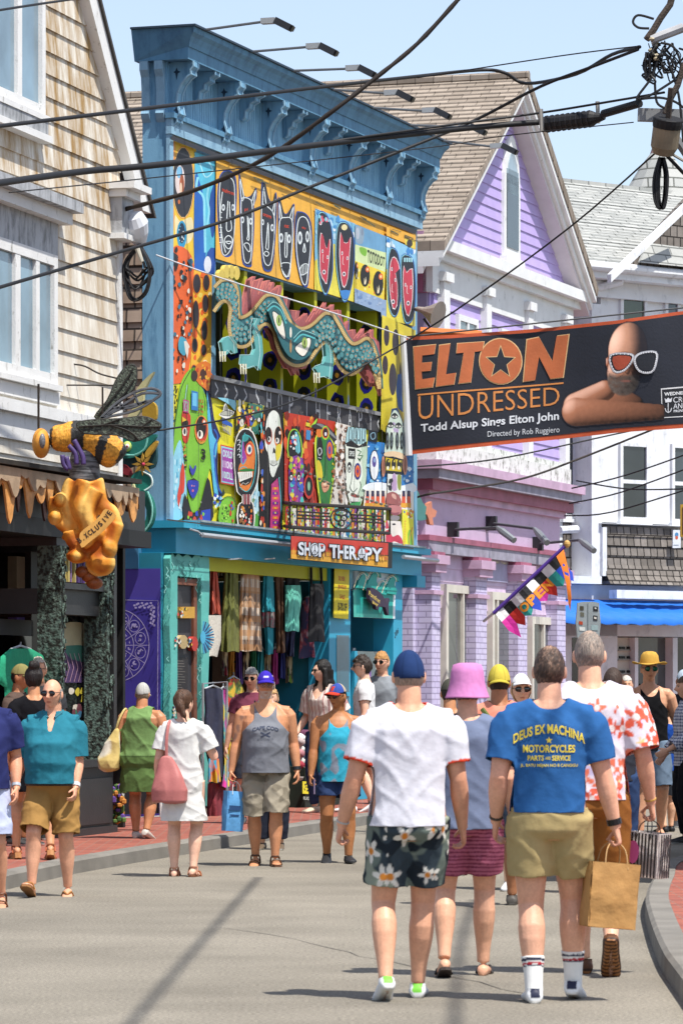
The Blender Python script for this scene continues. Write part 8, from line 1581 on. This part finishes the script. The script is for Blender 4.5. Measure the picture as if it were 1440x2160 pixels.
for o,dy,vs in(([(600,388),(680,285),(735,160),(790,80),(840,56),(866,95),(850,205),(760,295),(670,388)],-.12,([(620,380),(760,210),(845,80)],[(650,380),(780,250),(850,150)])),([(490,430),(600,408),(760,402),(900,388),(985,415),(1018,450),(950,500),(850,540),(740,500),(540,490)],.22,([(500,450),(700,440),(900,450),(1015,450)],[(700,440),(820,480),(880,535)],[(640,445),(760,400)],[(900,450),(960,405)]))):
 m=MB();m.prism([bp_(x,y,dy)for x,y in spl(o,3)],(0,-.02,0),NET);w0=m.build('wing',be);m=MB();m.tube([bp_(x,y,dy+.01)for x,y in spl(o,3)],.011,VN,5,True)
 for v in vs:m.tube([bp_(x,y,dy+.03)for x,y in spl(v,4,False)],.008,VN,5)
 m.build('vein',w0)
m=MB();STL=mat('#6c6e72',.4,.3,20,metal=.5)
for v in([(640,395),(740,300),(860,230),(960,208),(1018,240),(960,290),(850,350),(700,385),(640,395)],[(680,370),(800,300),(900,240),(1010,240)],[(720,330),(830,330),(930,285)],[(760,300),(790,350)],[(850,240),(880,320)],[(640,400),(780,330),(960,285)]):m.tube([bp_(x,y,.05)for x,y in spl(v,4,False)],.014,STL,6)
m.build('wire_wing',be)
for v in([(470,535),(500,590),(525,640),(530,690)],[(436,570),(480,620),(485,690)],[(395,630),(405,690),(440,720),(420,640)]):m=MB();m.tube([bp_(x,y,.30)for x,y in spl(v,4,False)],.024,C('#4c3a72'),7);m.build('leg',be,True)
m=MB();JC=mat('#75787c',.5,.5,14,c2='#33363a',st=(.4,.4,3));cx=bp_(537,800);m.lathe((cx.x,cx.y,cx.z-.02),[(102*u_,0),(100*u_,.05),(96*u_,.10),(98*u_,.14),(92*u_,.2),(94*u_,.24),(82*u_,.30),(60*u_,.32)],JC,20);m.build('jar',be,True)
m=MB();tb=lambda pts,r,d:m.tube(spl([bp_(x,y,d)for x,y in pts],4,False),r*u_,None,12)
tb([(475,790),(440,930),(480,1080),(430,1180)],52,.05);tb([(535,790),(500,930),(560,1080),(530,1160)],58,.14);tb([(600,790),(640,930),(700,1000),(735,1090)],50,.10);tb([(620,850),(560,1000),(600,1120),(520,1200)],46,.18);tb([(735,1060),(700,1180),(640,1260),(590,1300)],52,.12);tb([(360,900),(350,1000),(390,1060),(440,1090)],46,.06);tb([(440,1110),(470,1190),(540,1200),(620,1180)],46,.12)
for x,y,rx,ry in((375,915,42,44),(350,1020,46,52),(490,1265,75,48),(640,1310,92,84),(690,1210,62,75),(600,1130,90,80),(540,960,90,120)):m.ell(bp_(x,y,.1),rx*u_,.13,ry*u_,None,14)
V,Fq,N=remesh(m,.013,3);n1=nfield(V,9,9,3.2,7);c=lc('#dd9232')*np.ones((len(V),1));w=np.clip(n1*2.2+.15,0,1)[:,None];c=c*(1-w)+lc('#efc168')*w;w=np.clip(-n1*2.4-.2,0,1)[:,None];c=c*(1-w)+lc('#a8561a')*w;V=V+N*(.02*n1)[:,None];emit('honey',V-np.array(be0),Fq,c,attr_mat(.62,.35,18,.25,.16),be)
m=MB();
for x,y in((570,1400),(600,1440),(530,1370)):m.ell(bp_(x,y,.02),55*u_,.1,40*u_,mat('#8a4a1e',.5,.3,9),12)
m.build('honey_drop',be,True)
rb_=[(505,1190),(560,1150),(620,1105),(680,1045),(722,985)];UPV=[(0,-34),(-22,-32),(-28,-28),(-32,-20),(-34,-10)];m=MB();ro=[(x-8,y+26)for x,y in rb_];ro=[(x+14,y+26)for x,y in rb_]+[(x+dx*1.5,y+dy*1.4)for(x,y),(dx,dy)in reversed(list(zip(rb_,UPV)))]
m.prism([bp_(x,y,.36)for x,y in spl(ro,3)],(0,-.02,0),mat('#e2ac56',.6,.2,9));rib=m.build('ribbon',be);m=MB()
for i,c_ in enumerate('B.XCLUSIVE'):
 t=i/10*3.9;j=min(3,int(t));f=t-j;x=rb_[j][0]+(rb_[j+1][0]-rb_[j][0])*f;y=rb_[j][1]+(rb_[j+1][1]-rb_[j][1])*f;an=math.atan2(rb_[j+1][1]-rb_[j][1],rb_[j+1][0]-rb_[j][0]);vv,ff,asp=text2d(c_,.03);h=34 if c_!='.' else 8;w_=22 if c_ not in '.I' else 6;ox=0 if c_ not in '.I' else 8;x+=ox*math.cos(an);y+=ox*math.sin(an)
 m.add([bp_(x+(a_*w_)*math.cos(an)+b_*h*math.sin(an),y+(a_*w_)*math.sin(an)-b_*h*math.cos(an),.383)for a_,b_ in vv],ff,C('#2c1a12'))
m.build('lettering',rib);m=MB();m.tube([bp_(245,180),bp_(245,465)],.012,WBR,5);m.tube([bp_(650,200),bp_(650,400)],.01,WBR,5);m.tube([bp_(560,500),at(190,900,39.8)],.03,WBR,6);m.build('hanging_rod',be)
# carved creature on the end wall
gc=thing('creature_carving','carved teal and gold creature head with horns on the purple corner','sculpture',E_.w(300,1130,.1));k5_=lambda x,y,d:E_.w(x/3,750+y/3,d)
for o,c_,d,nm in(([(760,480),(960,500),(1000,600),(990,700),(930,720),(860,700),(760,720)],'#1d4a4e',.03,'back_plate'),([(770,500),(900,520),(1000,500),(960,570),(880,640),(770,640)],'#1f7a6e',.07,'brow'),([(850,760),(900,730),(960,760),(968,820),(920,862),(860,845),(840,800)],'#1f8474',.10,'cheek'),([(755,690),(800,690),(838,730),(830,760),(760,735)],'#8a2430',.09,'lip'),([(850,810),(880,880),(885,980),(850,1080),(812,1128),(840,1040),(850,950)],'#d9d5a0',.14,'tusk'),([(915,850),(970,900),(990,1000),(960,1090),(880,1155),(868,1138),(920,1080),(940,980),(900,890)],'#187060',.14,'claw'),([(815,400),(860,320),(880,210),(985,105),(930,210),(910,330),(860,400)],'#d5d09a',.05,'horn'),([(915,400),(920,310),(960,290),(998,320),(998,400),(960,420)],'#b8942c',.08,'scroll'),([(930,640),(940,600),(1000,540),(1000,570),(950,640)],'#c9a03a',.11,'rope')):
 m=MB();m.prism([k5_(x,y,d)for x,y in spl(o,3)],E_.n*.06,C(c_));m.build(nm,gc)
m=MB();m.ell(k5_(806,575,.14),33*u_*1.08,.05,38*u_*1.08,C('#b9cf6a'),14);m.ell(k5_(806,575,.18),18*u_,.03,20*u_,C('#e9e6dc'),12);m.ell(k5_(806,575,.21),8*u_,.02,9*u_,C('#a8242c'),10);m.build('eye',gc,True);m=MB()
for i in range(8):t=i*math.pi/4;m.prism([k5_(908+62*math.cos(t+da)*r_,688+66*math.sin(t+da)*r_,.15)for da,r_ in((0,.15),(.3,.55),(0,1.1),(-.3,.55))],E_.n*.03,C('#b8923a'))
m.ell(k5_(908,688,.2),14*u_,.03,14*u_,C('#c83a5a'),10);m.build('flower',gc)
m=MB();m.tube([k5_(x,y,.17)for x,y in spl([(935,520),(915,590),(850,630),(785,625)],4,False)],.012,C('#7fd0c0'),5);m.tube([k5_(x,y,.22)for x,y in spl([(935,860),(965,960),(950,1060),(890,1135)],4,False)],.011,C('#8fd8ca'),5);m.tube([k5_(x,y,.17)for x,y in spl([(905,735),(955,765),(962,820),(915,855)],4,False)],.012,C('#d8ece6'),5);m.build('painted_line',gc)
# grey floodlight under the honey fascia
fd=thing('shop_floodlight','square grey floodlight hanging below the dripping honey fascia','lamp',at(62,1120,38.6));m=MB();rot=Matrix.Rotation(.5,3,'Z')@Matrix.Rotation(R(-14),3,'Y');c=at(60,1095,38.6);m.cube(c,.20,.17,.24,mat('#b9b09c',.5,.1),rot);m.build('housing',fd);m=MB();m.tube([c+Vector((0,0,.12)),at(60,1040,38.7),at(72,1022,38.8),at(140,1017,39.3)],.022,WB,6);m.tube([c+Vector((-.08,0,.1)),at(48,1045,38.6)],.012,mat('#b9b09c',.5),5);m.tube([c+Vector((.08,0,.1)),at(80,1045,38.6),at(88,1028,38.6)],.012,mat('#b9b09c',.5),5);m.build('bracket',fd)
# ---------------------------------------------------------------- clothes for sale
def plaid(c1,c2,c3,sx,sz):
 key=('plaid',c1,c2,c3,sx,sz)
 if key in _mats:return _mats[key]
 m=mat(c1,.85,.08,20).copy();n=m.node_tree;L=n.links;b=n.nodes['Principled BSDF'];src=b.inputs['Base Color'].links[0].from_socket;tc=n.nodes.new('ShaderNodeTexCoord');sp=n.nodes.new('ShaderNodeSeparateXYZ');L.new(tc.outputs['Object'],sp.inputs[0])
 for ax,s_,cc in(('Y',sx,c2),('Z',sz,c2),('Y',sx*2.3,c3),('Z',sz*1.7,c3)):
  a=n.nodes.new('ShaderNodeMath');a.operation='MULTIPLY';a.inputs[1].default_value=s_;L.new(sp.outputs[ax],a.inputs[0]);s2=n.nodes.new('ShaderNodeMath');s2.operation='SINE';L.new(a.outputs[0],s2.inputs[0]);g=n.nodes.new('ShaderNodeMath');g.operation='GREATER_THAN';g.inputs[1].default_value=.25;L.new(s2.outputs[0],g.inputs[0]);h=n.nodes.new('ShaderNodeMath');h.operation='MULTIPLY';h.inputs[1].default_value=.6;L.new(g.outputs[0],h.inputs[0])
  mx=n.nodes.new('ShaderNodeMix');mx.data_type='RGBA';mx.inputs['B'].default_value=(*[v*GAIN for v in lin(cc)],1);L.new(h.outputs[0],mx.inputs['Factor']);L.new(src,mx.inputs['A']);src=mx.outputs['Result']
 L.new(src,b.inputs['Base Color']);_mats[key]=m;return m
def tie(c1,c2,c3,sc=6):
 key=('tie',c1,c2,c3,sc)
 if key in _mats:return _mats[key]
 m=mat(c1,.85,.1,sc,c2=c2,det=6).copy();r=[x for x in m.node_tree.nodes if x.type=='VALTORGB'][0].color_ramp;e=r.elements.new(.5);e.color=(*[v*GAIN for v in lin(c3)],1);r.interpolation='CONSTANT' if sc>20 else 'LINEAR';_mats[key]=m;return m
def garment(name,lab,cat,rows,m,d=-.12,folds=5,amp=.03,fr=S,T=(400,1130,4.5),straps=(),hanger=True,grp='clothes hanging across the shop opening'):
 """hung garment: rows are (left, right, y) in zoom pixels from the top down"""
 L0=[(T[0]+l/T[2],T[0]+r/T[2],T[1]+y/T[2])for l,r,y in rows];top=fr.w((L0[0][0]+L0[0][1])/2,L0[-1][2],d);o=thing(name,lab,cat,top,grp);sd=hash(lab)%97 if False else sum(map(ord,lab))%97;ph=sd*.7
 fr_,bk=[],[];n=14;R2=[]
 for a,b in zip(L0,L0[1:]):
  k=max(1,int((b[2]-a[2])/14))
  R2+=[tuple(a[i]+(b[i]-a[i])*j/k for i in range(3))for j in range(k)]
 R2.append(L0[-1]);H=R2[-1][2]-R2[0][2]or 1
 for l,r,y in R2:
  g=(y-R2[0][2])/H;row=[];rowb=[]
  for j in range(n+1):
   t=j/n;e=math.sin(math.pi*t)**.5;off=amp*(.5+.9*g)*(1.5*noise.noise((t*folds*1.6+ph,g*1.3,ph))+.35*math.sin(t*folds*4+ph+g*2))*e;row.append(fr.w(l+(r-l)*t,y+1.5*math.sin(t*9+ph)*(g>.98),d+.05*e+off));rowb.append(fr.w(l+(r-l)*t,y,d-.05*e))
  fr_.append(row);bk.append(rowb)
 mb=MB();mb.grid(fr_,m);mb.grid(bk,m);mb.build('cloth',o,True)
 for s_ in straps:q=MB();q.tube([fr.w(T[0]+x/T[2],T[1]+y/T[2],d)for x,y in s_],.02,m,5);q.build('strap',o)
 if hanger:q=MB();xm=(L0[0][0]+L0[0][1])/2;y0=L0[0][2];q.tube([fr.w(L0[0][0],y0+2,d),fr.w(xm,y0-6,d),fr.w(L0[0][1],y0+2,d)],.012,mat('#c9ccd0',.3,.05),5);q.tube([fr.w(xm,y0-6,d),fr.w(xm+.4,y0-14,d)],.008,mat('#8a8c90',.3),5);q.build('hanger',o)
 return o
cl=lambda c,v=.25:mat(c,.9,v,9,.3,25)
garment('dress','rust orange patchwork dress hung highest beside the carved surround','dress',[(185,240,190),(190,262,330),(165,285,560),(160,296,745)],cl('#b8503a',.4),folds=4)
garment('trousers','long olive green cargo trousers','trousers',[(330,462,245),(318,465,500),(300,470,800),(294,472,1100)],cl('#6c7034',.35))
garment('dress','brown and cream plaid summer dress','dress',[(500,650,290),(480,668,420),(470,672,700),(474,686,1095)],plaid('#e2d6c4','#5a3a2c','#c08a54',26,21),folds=6)
garment('skirt','teal skirt set with grey floral band','skirt',[(700,790,300),(690,800,480),(684,808,720)],cl('#2b95a4'),folds=4);garment('skirt','grey floral hem panel under the teal skirt','skirt',[(684,812,722),(682,816,868)],tie('#8d8a84','#a85a66','#6e7a74',14),d=-.14,folds=4,hanger=False);garment('trousers','narrow teal trousers below the grey floral panel','trousers',[(700,806,870),(716,800,1000),(720,790,1125)],cl('#1f8a98'),d=-.16,folds=2,hanger=False)
garment('trousers','dark brown velvet trousers','trousers',[(800,890,285),(812,900,600),(822,908,1112)],cl('#563820',.4),folds=3)
garment('top','black halter top on a display form','top',[(930,1010,250),(905,1050,330),(905,1040,590)],cl('#141416'),folds=2);garment('dress','mint green crochet dress','dress',[(905,1052,470),(905,1062,590),(902,1040,780),(898,1040,905)],cl('#6cc6b2',.2),d=-.06,folds=5,hanger=False);garment('trousers','navy trousers below the mint dress','trousers',[(905,1000,900),(915,990,1145)],cl('#1d2244'),d=-.2,folds=3,hanger=False)
garment('tshirt','white tee with purple and red tie-dye front','t-shirt',[(1090,1270,585),(1050,1340,680),(1060,1320,830),(1035,1312,1160)],tie('#dcd8e4','#3c3458','#a8434c',5),d=-.30,folds=3)
garment('dress','black strappy slip dress hung in front of the tie-dye tee','dress',[(1140,1270,455),(1138,1278,520),(1130,1268,700),(1120,1284,1005)],cl('#232326',.3),d=-.02,folds=4,straps=([(1150,300),(1152,460)],[(1244,295),(1250,460)]),hanger=False)
garment('shorts','dark blue tie-dye cloth hung low at the back','cloth',[(345,600,1105),(345,602,1210)],tie('#1c2a3c','#7a94a8','#101418',9),d=-.6,folds=4,hanger=False)
tb_=garment('tote','cream tote bag with blue tie-dye burst by the carved surround','bag',[(118,300,755),(118,298,1000),(118,262,1145)],cl('#d9d3c4',.08),d=-.0,folds=1,amp=.01,straps=([(150,760),(122,660),(118,640)],),hanger=False);a=Art(S,.06);a.T(400,1130,4.5)
for i in range(17):t=-1.45+i*.18;a.line('#23406e' if i%2 else '#3f9fc8',[(122+18*math.cos(t),965+40*math.sin(t)),(122+115*math.cos(t),965+160*math.sin(t))],[12])if False else a.line('#23406e' if i%2 else '#3f9fc8',[(122+18*math.cos(t),965+40*math.sin(t)),(122+112*math.cos(t),965+155*math.sin(t))],13)
a.ell('#4fb4d8',128,965,26,62);a.mb.build('tie_dye_print',tb_)
for i,(cn,hx)in enumerate((('crimson','#a8323a'),('saffron','#c98a2c'),('violet','#5a3a86'),('black','#1c1c20'),('emerald','#1f7a52'),('turquoise','#2f9aa4'),('pale grey','#b4b4b8'),('magenta','#a8327a'),('indigo','#2c3474'),('lime','#8aa43a'))):
 x=300+i*68;garment('dress',cn+' garment on the second row inside the shop','garment',[(x+10,x+56,1040+i*6),(x,x+66,1110+i*6),(x-4,x+70,1330+(i*37)%90)],tie(hx,'#d8c8a0','#2a2a30',5)if i%3==0 else cl(hx,.35),d=-.55,folds=4,grp='garments on the inner row of the shop')
rl=thing('clothes_rail','black rail with wire hooks carrying the row of garments','clothes rail',S.w(540,1178,-.12));m=MB();m.tube([S.w(430,1164,-.12),S.w(700,1190,-.12)],.018,WB,6);m.build('rail',rl);m=MB()
for x in(480,550,600):m.tube([S.w(x,1172,-.12),S.w(x+2,1180,.1),S.w(x+30,1178,.2)],.008,mat('#c9ccd0',.3,metal=.5),5)
m.build('hook',rl)
G2='clothes on the pavement rack';T0=(0,0,1.)
garment('trousers','navy drawstring trousers with red trim on the pavement rack','trousers',[(430,468,1452),(432,474,1500),(428,470,1560),(446,474,1640)],cl('#2a2e44'),d=.5,T=T0,folds=3,grp=G2);garment('trousers','rainbow tie-dye trousers on the pavement rack','trousers',[(462,480,1455),(466,484,1520),(468,490,1610),(462,486,1660)],tie('#d83a9c','#e8c83a','#3aa8b0',3.2),d=.45,T=T0,folds=3,grp=G2);garment('tshirt','yellow and teal tie-dye tee low on the pavement rack','t-shirt',[(440,462,1600),(438,466,1650)],tie('#e8c83a','#2fa0c0','#e86a3a',4),d=.6,T=T0,folds=2,grp=G2,hanger=False);garment('tshirt','red and green spiral tie-dye tee inside the doorway','t-shirt',[(480,505,1432),(478,520,1470),(478,516,1560)],tie('#c8342c','#e0b83a','#2c7a3a',4.5),d=-.3,T=T0,folds=2,grp=G2)
garment('tshirt','dark green tie-dye tee below the spiral tee','t-shirt',[(482,512,1562),(480,514,1660)],tie('#1c3a2c','#c8342c','#16161a',6),d=-.32,T=T0,folds=2,grp=G2,hanger=False);garment('skirt','maroon skirts low on the pavement rack','skirt',[(438,490,1652),(436,494,1722)],cl('#7a2a34',.4),d=.4,T=T0,folds=5,grp=G2,hanger=False)
sf=thing('shop_shelf','wooden shelf of folded coloured cloth inside the open shop','shelf',S.w(600,1640,-1.0));m=MB();a0,a1=S.S(545,-1.),S.S(690,-1.)
for h_ in(.45,.95,1.45):m.box(S,a0,a1,h_,h_+.04,-1.4,-.95,mat('#7a5a3c',.7,.2))
for q_ in(a0,a1):m.box(S,q_-.03,q_,.12,1.7,-1.4,-.96,mat('#6a4e34',.7,.2))
m.build('frame',sf);rn=random.Random(21)
for h_ in(.49,.99,1.49):
 x_=a0+.06
 while x_<a1-.3:
  for j in range(rn.randint(2,5)):m=MB();m.box(S,x_+rn.uniform(0,.02),x_+.26,h_+j*.062,h_+j*.062+.055,-1.3,-.97+rn.uniform(-.02,.02),cl(rn.choice(['#b8383a','#d8c23a','#3a7ab0','#e4e0d8','#5a3a7a','#2f8a6a','#d87a3a','#22242c','#c85a90']),.2));m.build('folded_cloth',sf)
  x_+=.31
rk2=thing('garment_rack','chrome garment rack with hangers on the brick pavement','clothes rack',S.w(455,1735,.5));m=MB();CHR=mat('#c4c8cc',.25,.05,metal=.7);m.tube([S.w(428,1735,.5),S.w(428,1442,.5),S.w(478,1438,.5),S.w(478,1728,.5)],.016,CHR,6);m.build('frame',rk2)
bx_=thing('blanket_stack','stack of striped woven blankets on a green crate','blankets',S.w(670,1640,.3));cs_=['#ece6e0','#2f3a56','#d8d4d0','#a8384a','#ece6e0','#3a3f54','#c88a94','#e8e4de','#2c2f40','#d9c8c8','#ffffff','#6a3a56']
for i in range(12):m=MB();y=1640-i*8.2;m.tube([S.w(632+(i%3),y-2,.35),S.w(742-(i%2)*4,y+3,.35)],[.055,.055],cl(cs_[i],.2),8);m.build('blanket',bx_,True)
cr=thing('green_crate','dark green crate with yellow price card reading 15','crate',S.w(670,1705,.3));m=MB();a0,a1=S.S(632,.35),S.S(742,.35);m.box(S,a0,a1,.12,.62,-.0,.42,mat('#17261c',.7,.3,9));m.build('crate',cr);a=Art(S,.43);a.T().fill('#f0e02a',[(638,1648),(672,1650),(672,1676),(638,1674)]).text('#1c1c18','$15',(656,1662),(671,1663),(671,1674),(656,1673),.03).blobs(['#2a2a1c'],[(641,1652),(660,1653),(654,1668),(641,1667)],12,.8,1.8,3).text('#c9d0c4','RUGS',(640,1680),(655,1681),(655,1688),(640,1687),.02);a.mb.build('price_card',cr)
m=MB();m.prism([S.w(*q,-.9)for q in((603,1408),(617,1409),(617,1424),(603,1423))],S.n*.01,C('#2a6ab4'));m.build('door_sticker',sh_)
# ---------------------------------------------------------------- left shop goods, sandwich board, sticker box
gt=garment('tshirt','bright green tee on a hanger at the left shop door','t-shirt',[(22,66,1368),(2,96,1385),(-4,108,1440),(10,98,1450),(12,98,1520)],cl('#1f9a72',.12),d=.25,fr=Lh,T=T0,folds=2,amp=.015,grp='goods at the left shop')
a=Art(Lh,.165);a.T().fill('#b9b08a',[(128,1325),(150,1312),(186,1318),(200,1340),(200,1372),(128,1366)],3).fill('#4a3560',[(128,1370),(200,1375),(198,1440),(128,1440)]).fill('#3c7a68',[(140,1362),(196,1366),(196,1395),(150,1390)],2).blobs(['#b8607a','#3a6a8a','#c9b83a','#6a3a44','#d8d0c0','#2f7a60'],[(150,1440),(204,1440),(204,1600),(150,1600)],40,3,8,3,1.4).blobs(['#e07a4a'],[(126,1360),(133,1360),(133,1440),(126,1440)],18,2,4,5)
for i in range(8):a.line('#c9a0b0',[(130+i*9,1378),(138+i*9,1408),(130+i*9,1438)],.9)
a.mb.build('window_goods',hs)
ab=thing('sandwich_board','white-framed pavement board behind the green dress woman','sign board',S.w(300,1730,.3)if False else at(298,1722,40.0));m=MB();cr4=[at(x,y,40.4)for x,y in((258,1725),(262,1570),(336,1570),(340,1722))];m.tube(cr4,.018,mat('#dcdcda',.4),6,True);m.build('frame',ab);m=MB();m.prism([at(x,y,40.42)for x,y in((262,1718),(265,1576),(333,1576),(336,1716))],(0,.02,0),mat('#1d1c22',.6,.2));m.build('panel',ab);m=MB();rn=random.Random(8)
for i in range(60):m.ell(at(rn.uniform(238,262),rn.uniform(1655,1735),40.1+rn.uniform(-.1,.1)),rn.uniform(.02,.04),.03,rn.uniform(.02,.05),mat(rn.choice(['#3a5a2a','#5c7a3a','#6a4a9a','#c9863a']),.8),6)
tag(m.build('potted_plant'),'leafy plant with purple blooms beside the black shop front','plant')
sb_=thing('sticker_box','galvanised metal box covered with stickers on a post','utility box',(at(1240,1345,47).x,47,0));m=MB();bf=frame2((0,46.9,0),(1,0,0),(0,-1,0));GAL=mat('#a9b2b4',.45,.12,8,.1,metal=.3);m.prism([bf.w(x,y)for x,y in spl([(1220,1271),(1240,1269),(1260,1271),(1263,1280),(1263,1345),(1217,1345),(1217,1280)],2)],(0,.14,0),GAL);m.build('box',sb_);m=MB();m.tube([(at(1240,1345,47).x,47,0),at(1240,1345,47)],.035,GAL,8);m.build('post',sb_);a=Art(bf,.004);a.T()
for x,y,w_,h,c_ in((1222,1278,8,10,'#4a4638'),(1223,1291,8,10,'#6a6a5c'),(1250,1279,10,11,'#1c1c20'),(1250,1298,9,12,'#2a2a2e'),(1220,1310,8,8,'#b84a2c'),(1221,1322,12,9,'#d8dcd8'),(1246,1318,14,12,'#9fb6b8'),(1252,1301,5,5,'#d8d4cc'),(1253,1281,4,4,'#d0d0cc')):a.fill(c_,[(x,y),(x+w_,y+1),(x+w_,y+h),(x,y+h-1)])
a.line('#7d8688',[(1239,1272),(1239,1344)],2);a.mb.build('sticker',sb_)
sn=thing('gold_frame_sign','dark sign with gold frame at the right edge of the white house','sign',at(1440,1140,66));m=MB();qf=frame2((0,66,0),(1,0,0),(0,-1,0));m.prism([qf.w(x,y)for x,y in((1434,1064),(1500,1062),(1500,1132),(1434,1132))],(0,.1,0),mat('#b8922e',.5));m.prism([qf.w(x,y,.01)for x,y in((1438,1070),(1496,1068),(1496,1126),(1438,1126))],(0,.02,0),mat('#5a3a22',.6));m.build('board',sn)
pst=MB();pst.prism([Wf.w(x,y,.2)for x,y in((1417,1118),(1433,1118),(1433,1156),(1416,1156))],Wf.n*.02,C('#dde2e8'));a=Art(Wf,.222,mb=pst);a.T().ell('#4a86b8',1426,1128,4,5).ell('#c8604a',1426,1134,3,4).line('#8a98a8',[(1419,1150),(1430,1150)],2);tag(pst.build('poster'),'small white poster with blue figure on the shingle skirt','poster')
a=Art(P_,-.315);a.T(860,960,4);pk=MB();pk.prism([P_.w(860+x/4,960+y/4,-.30)for x,y in((655,705),(915,735),(912,1085),(655,1062))],P_.n*.03,mat('#a8a6c4',.7,.15,4));bb=pk.build('faded_sign',ph);a=Art(P_,-.268);a.T(860,960,4).text('#8f8a5c','KILENEINS',(664,775),(902,835),(902,935),(664,905),.0).text('#d9d6c4','KILENEINS',(662,771),(900,831),(900,931),(662,901),.0);a.mb.build('faded_lettering',bb)
bpy.context.view_layer.update()
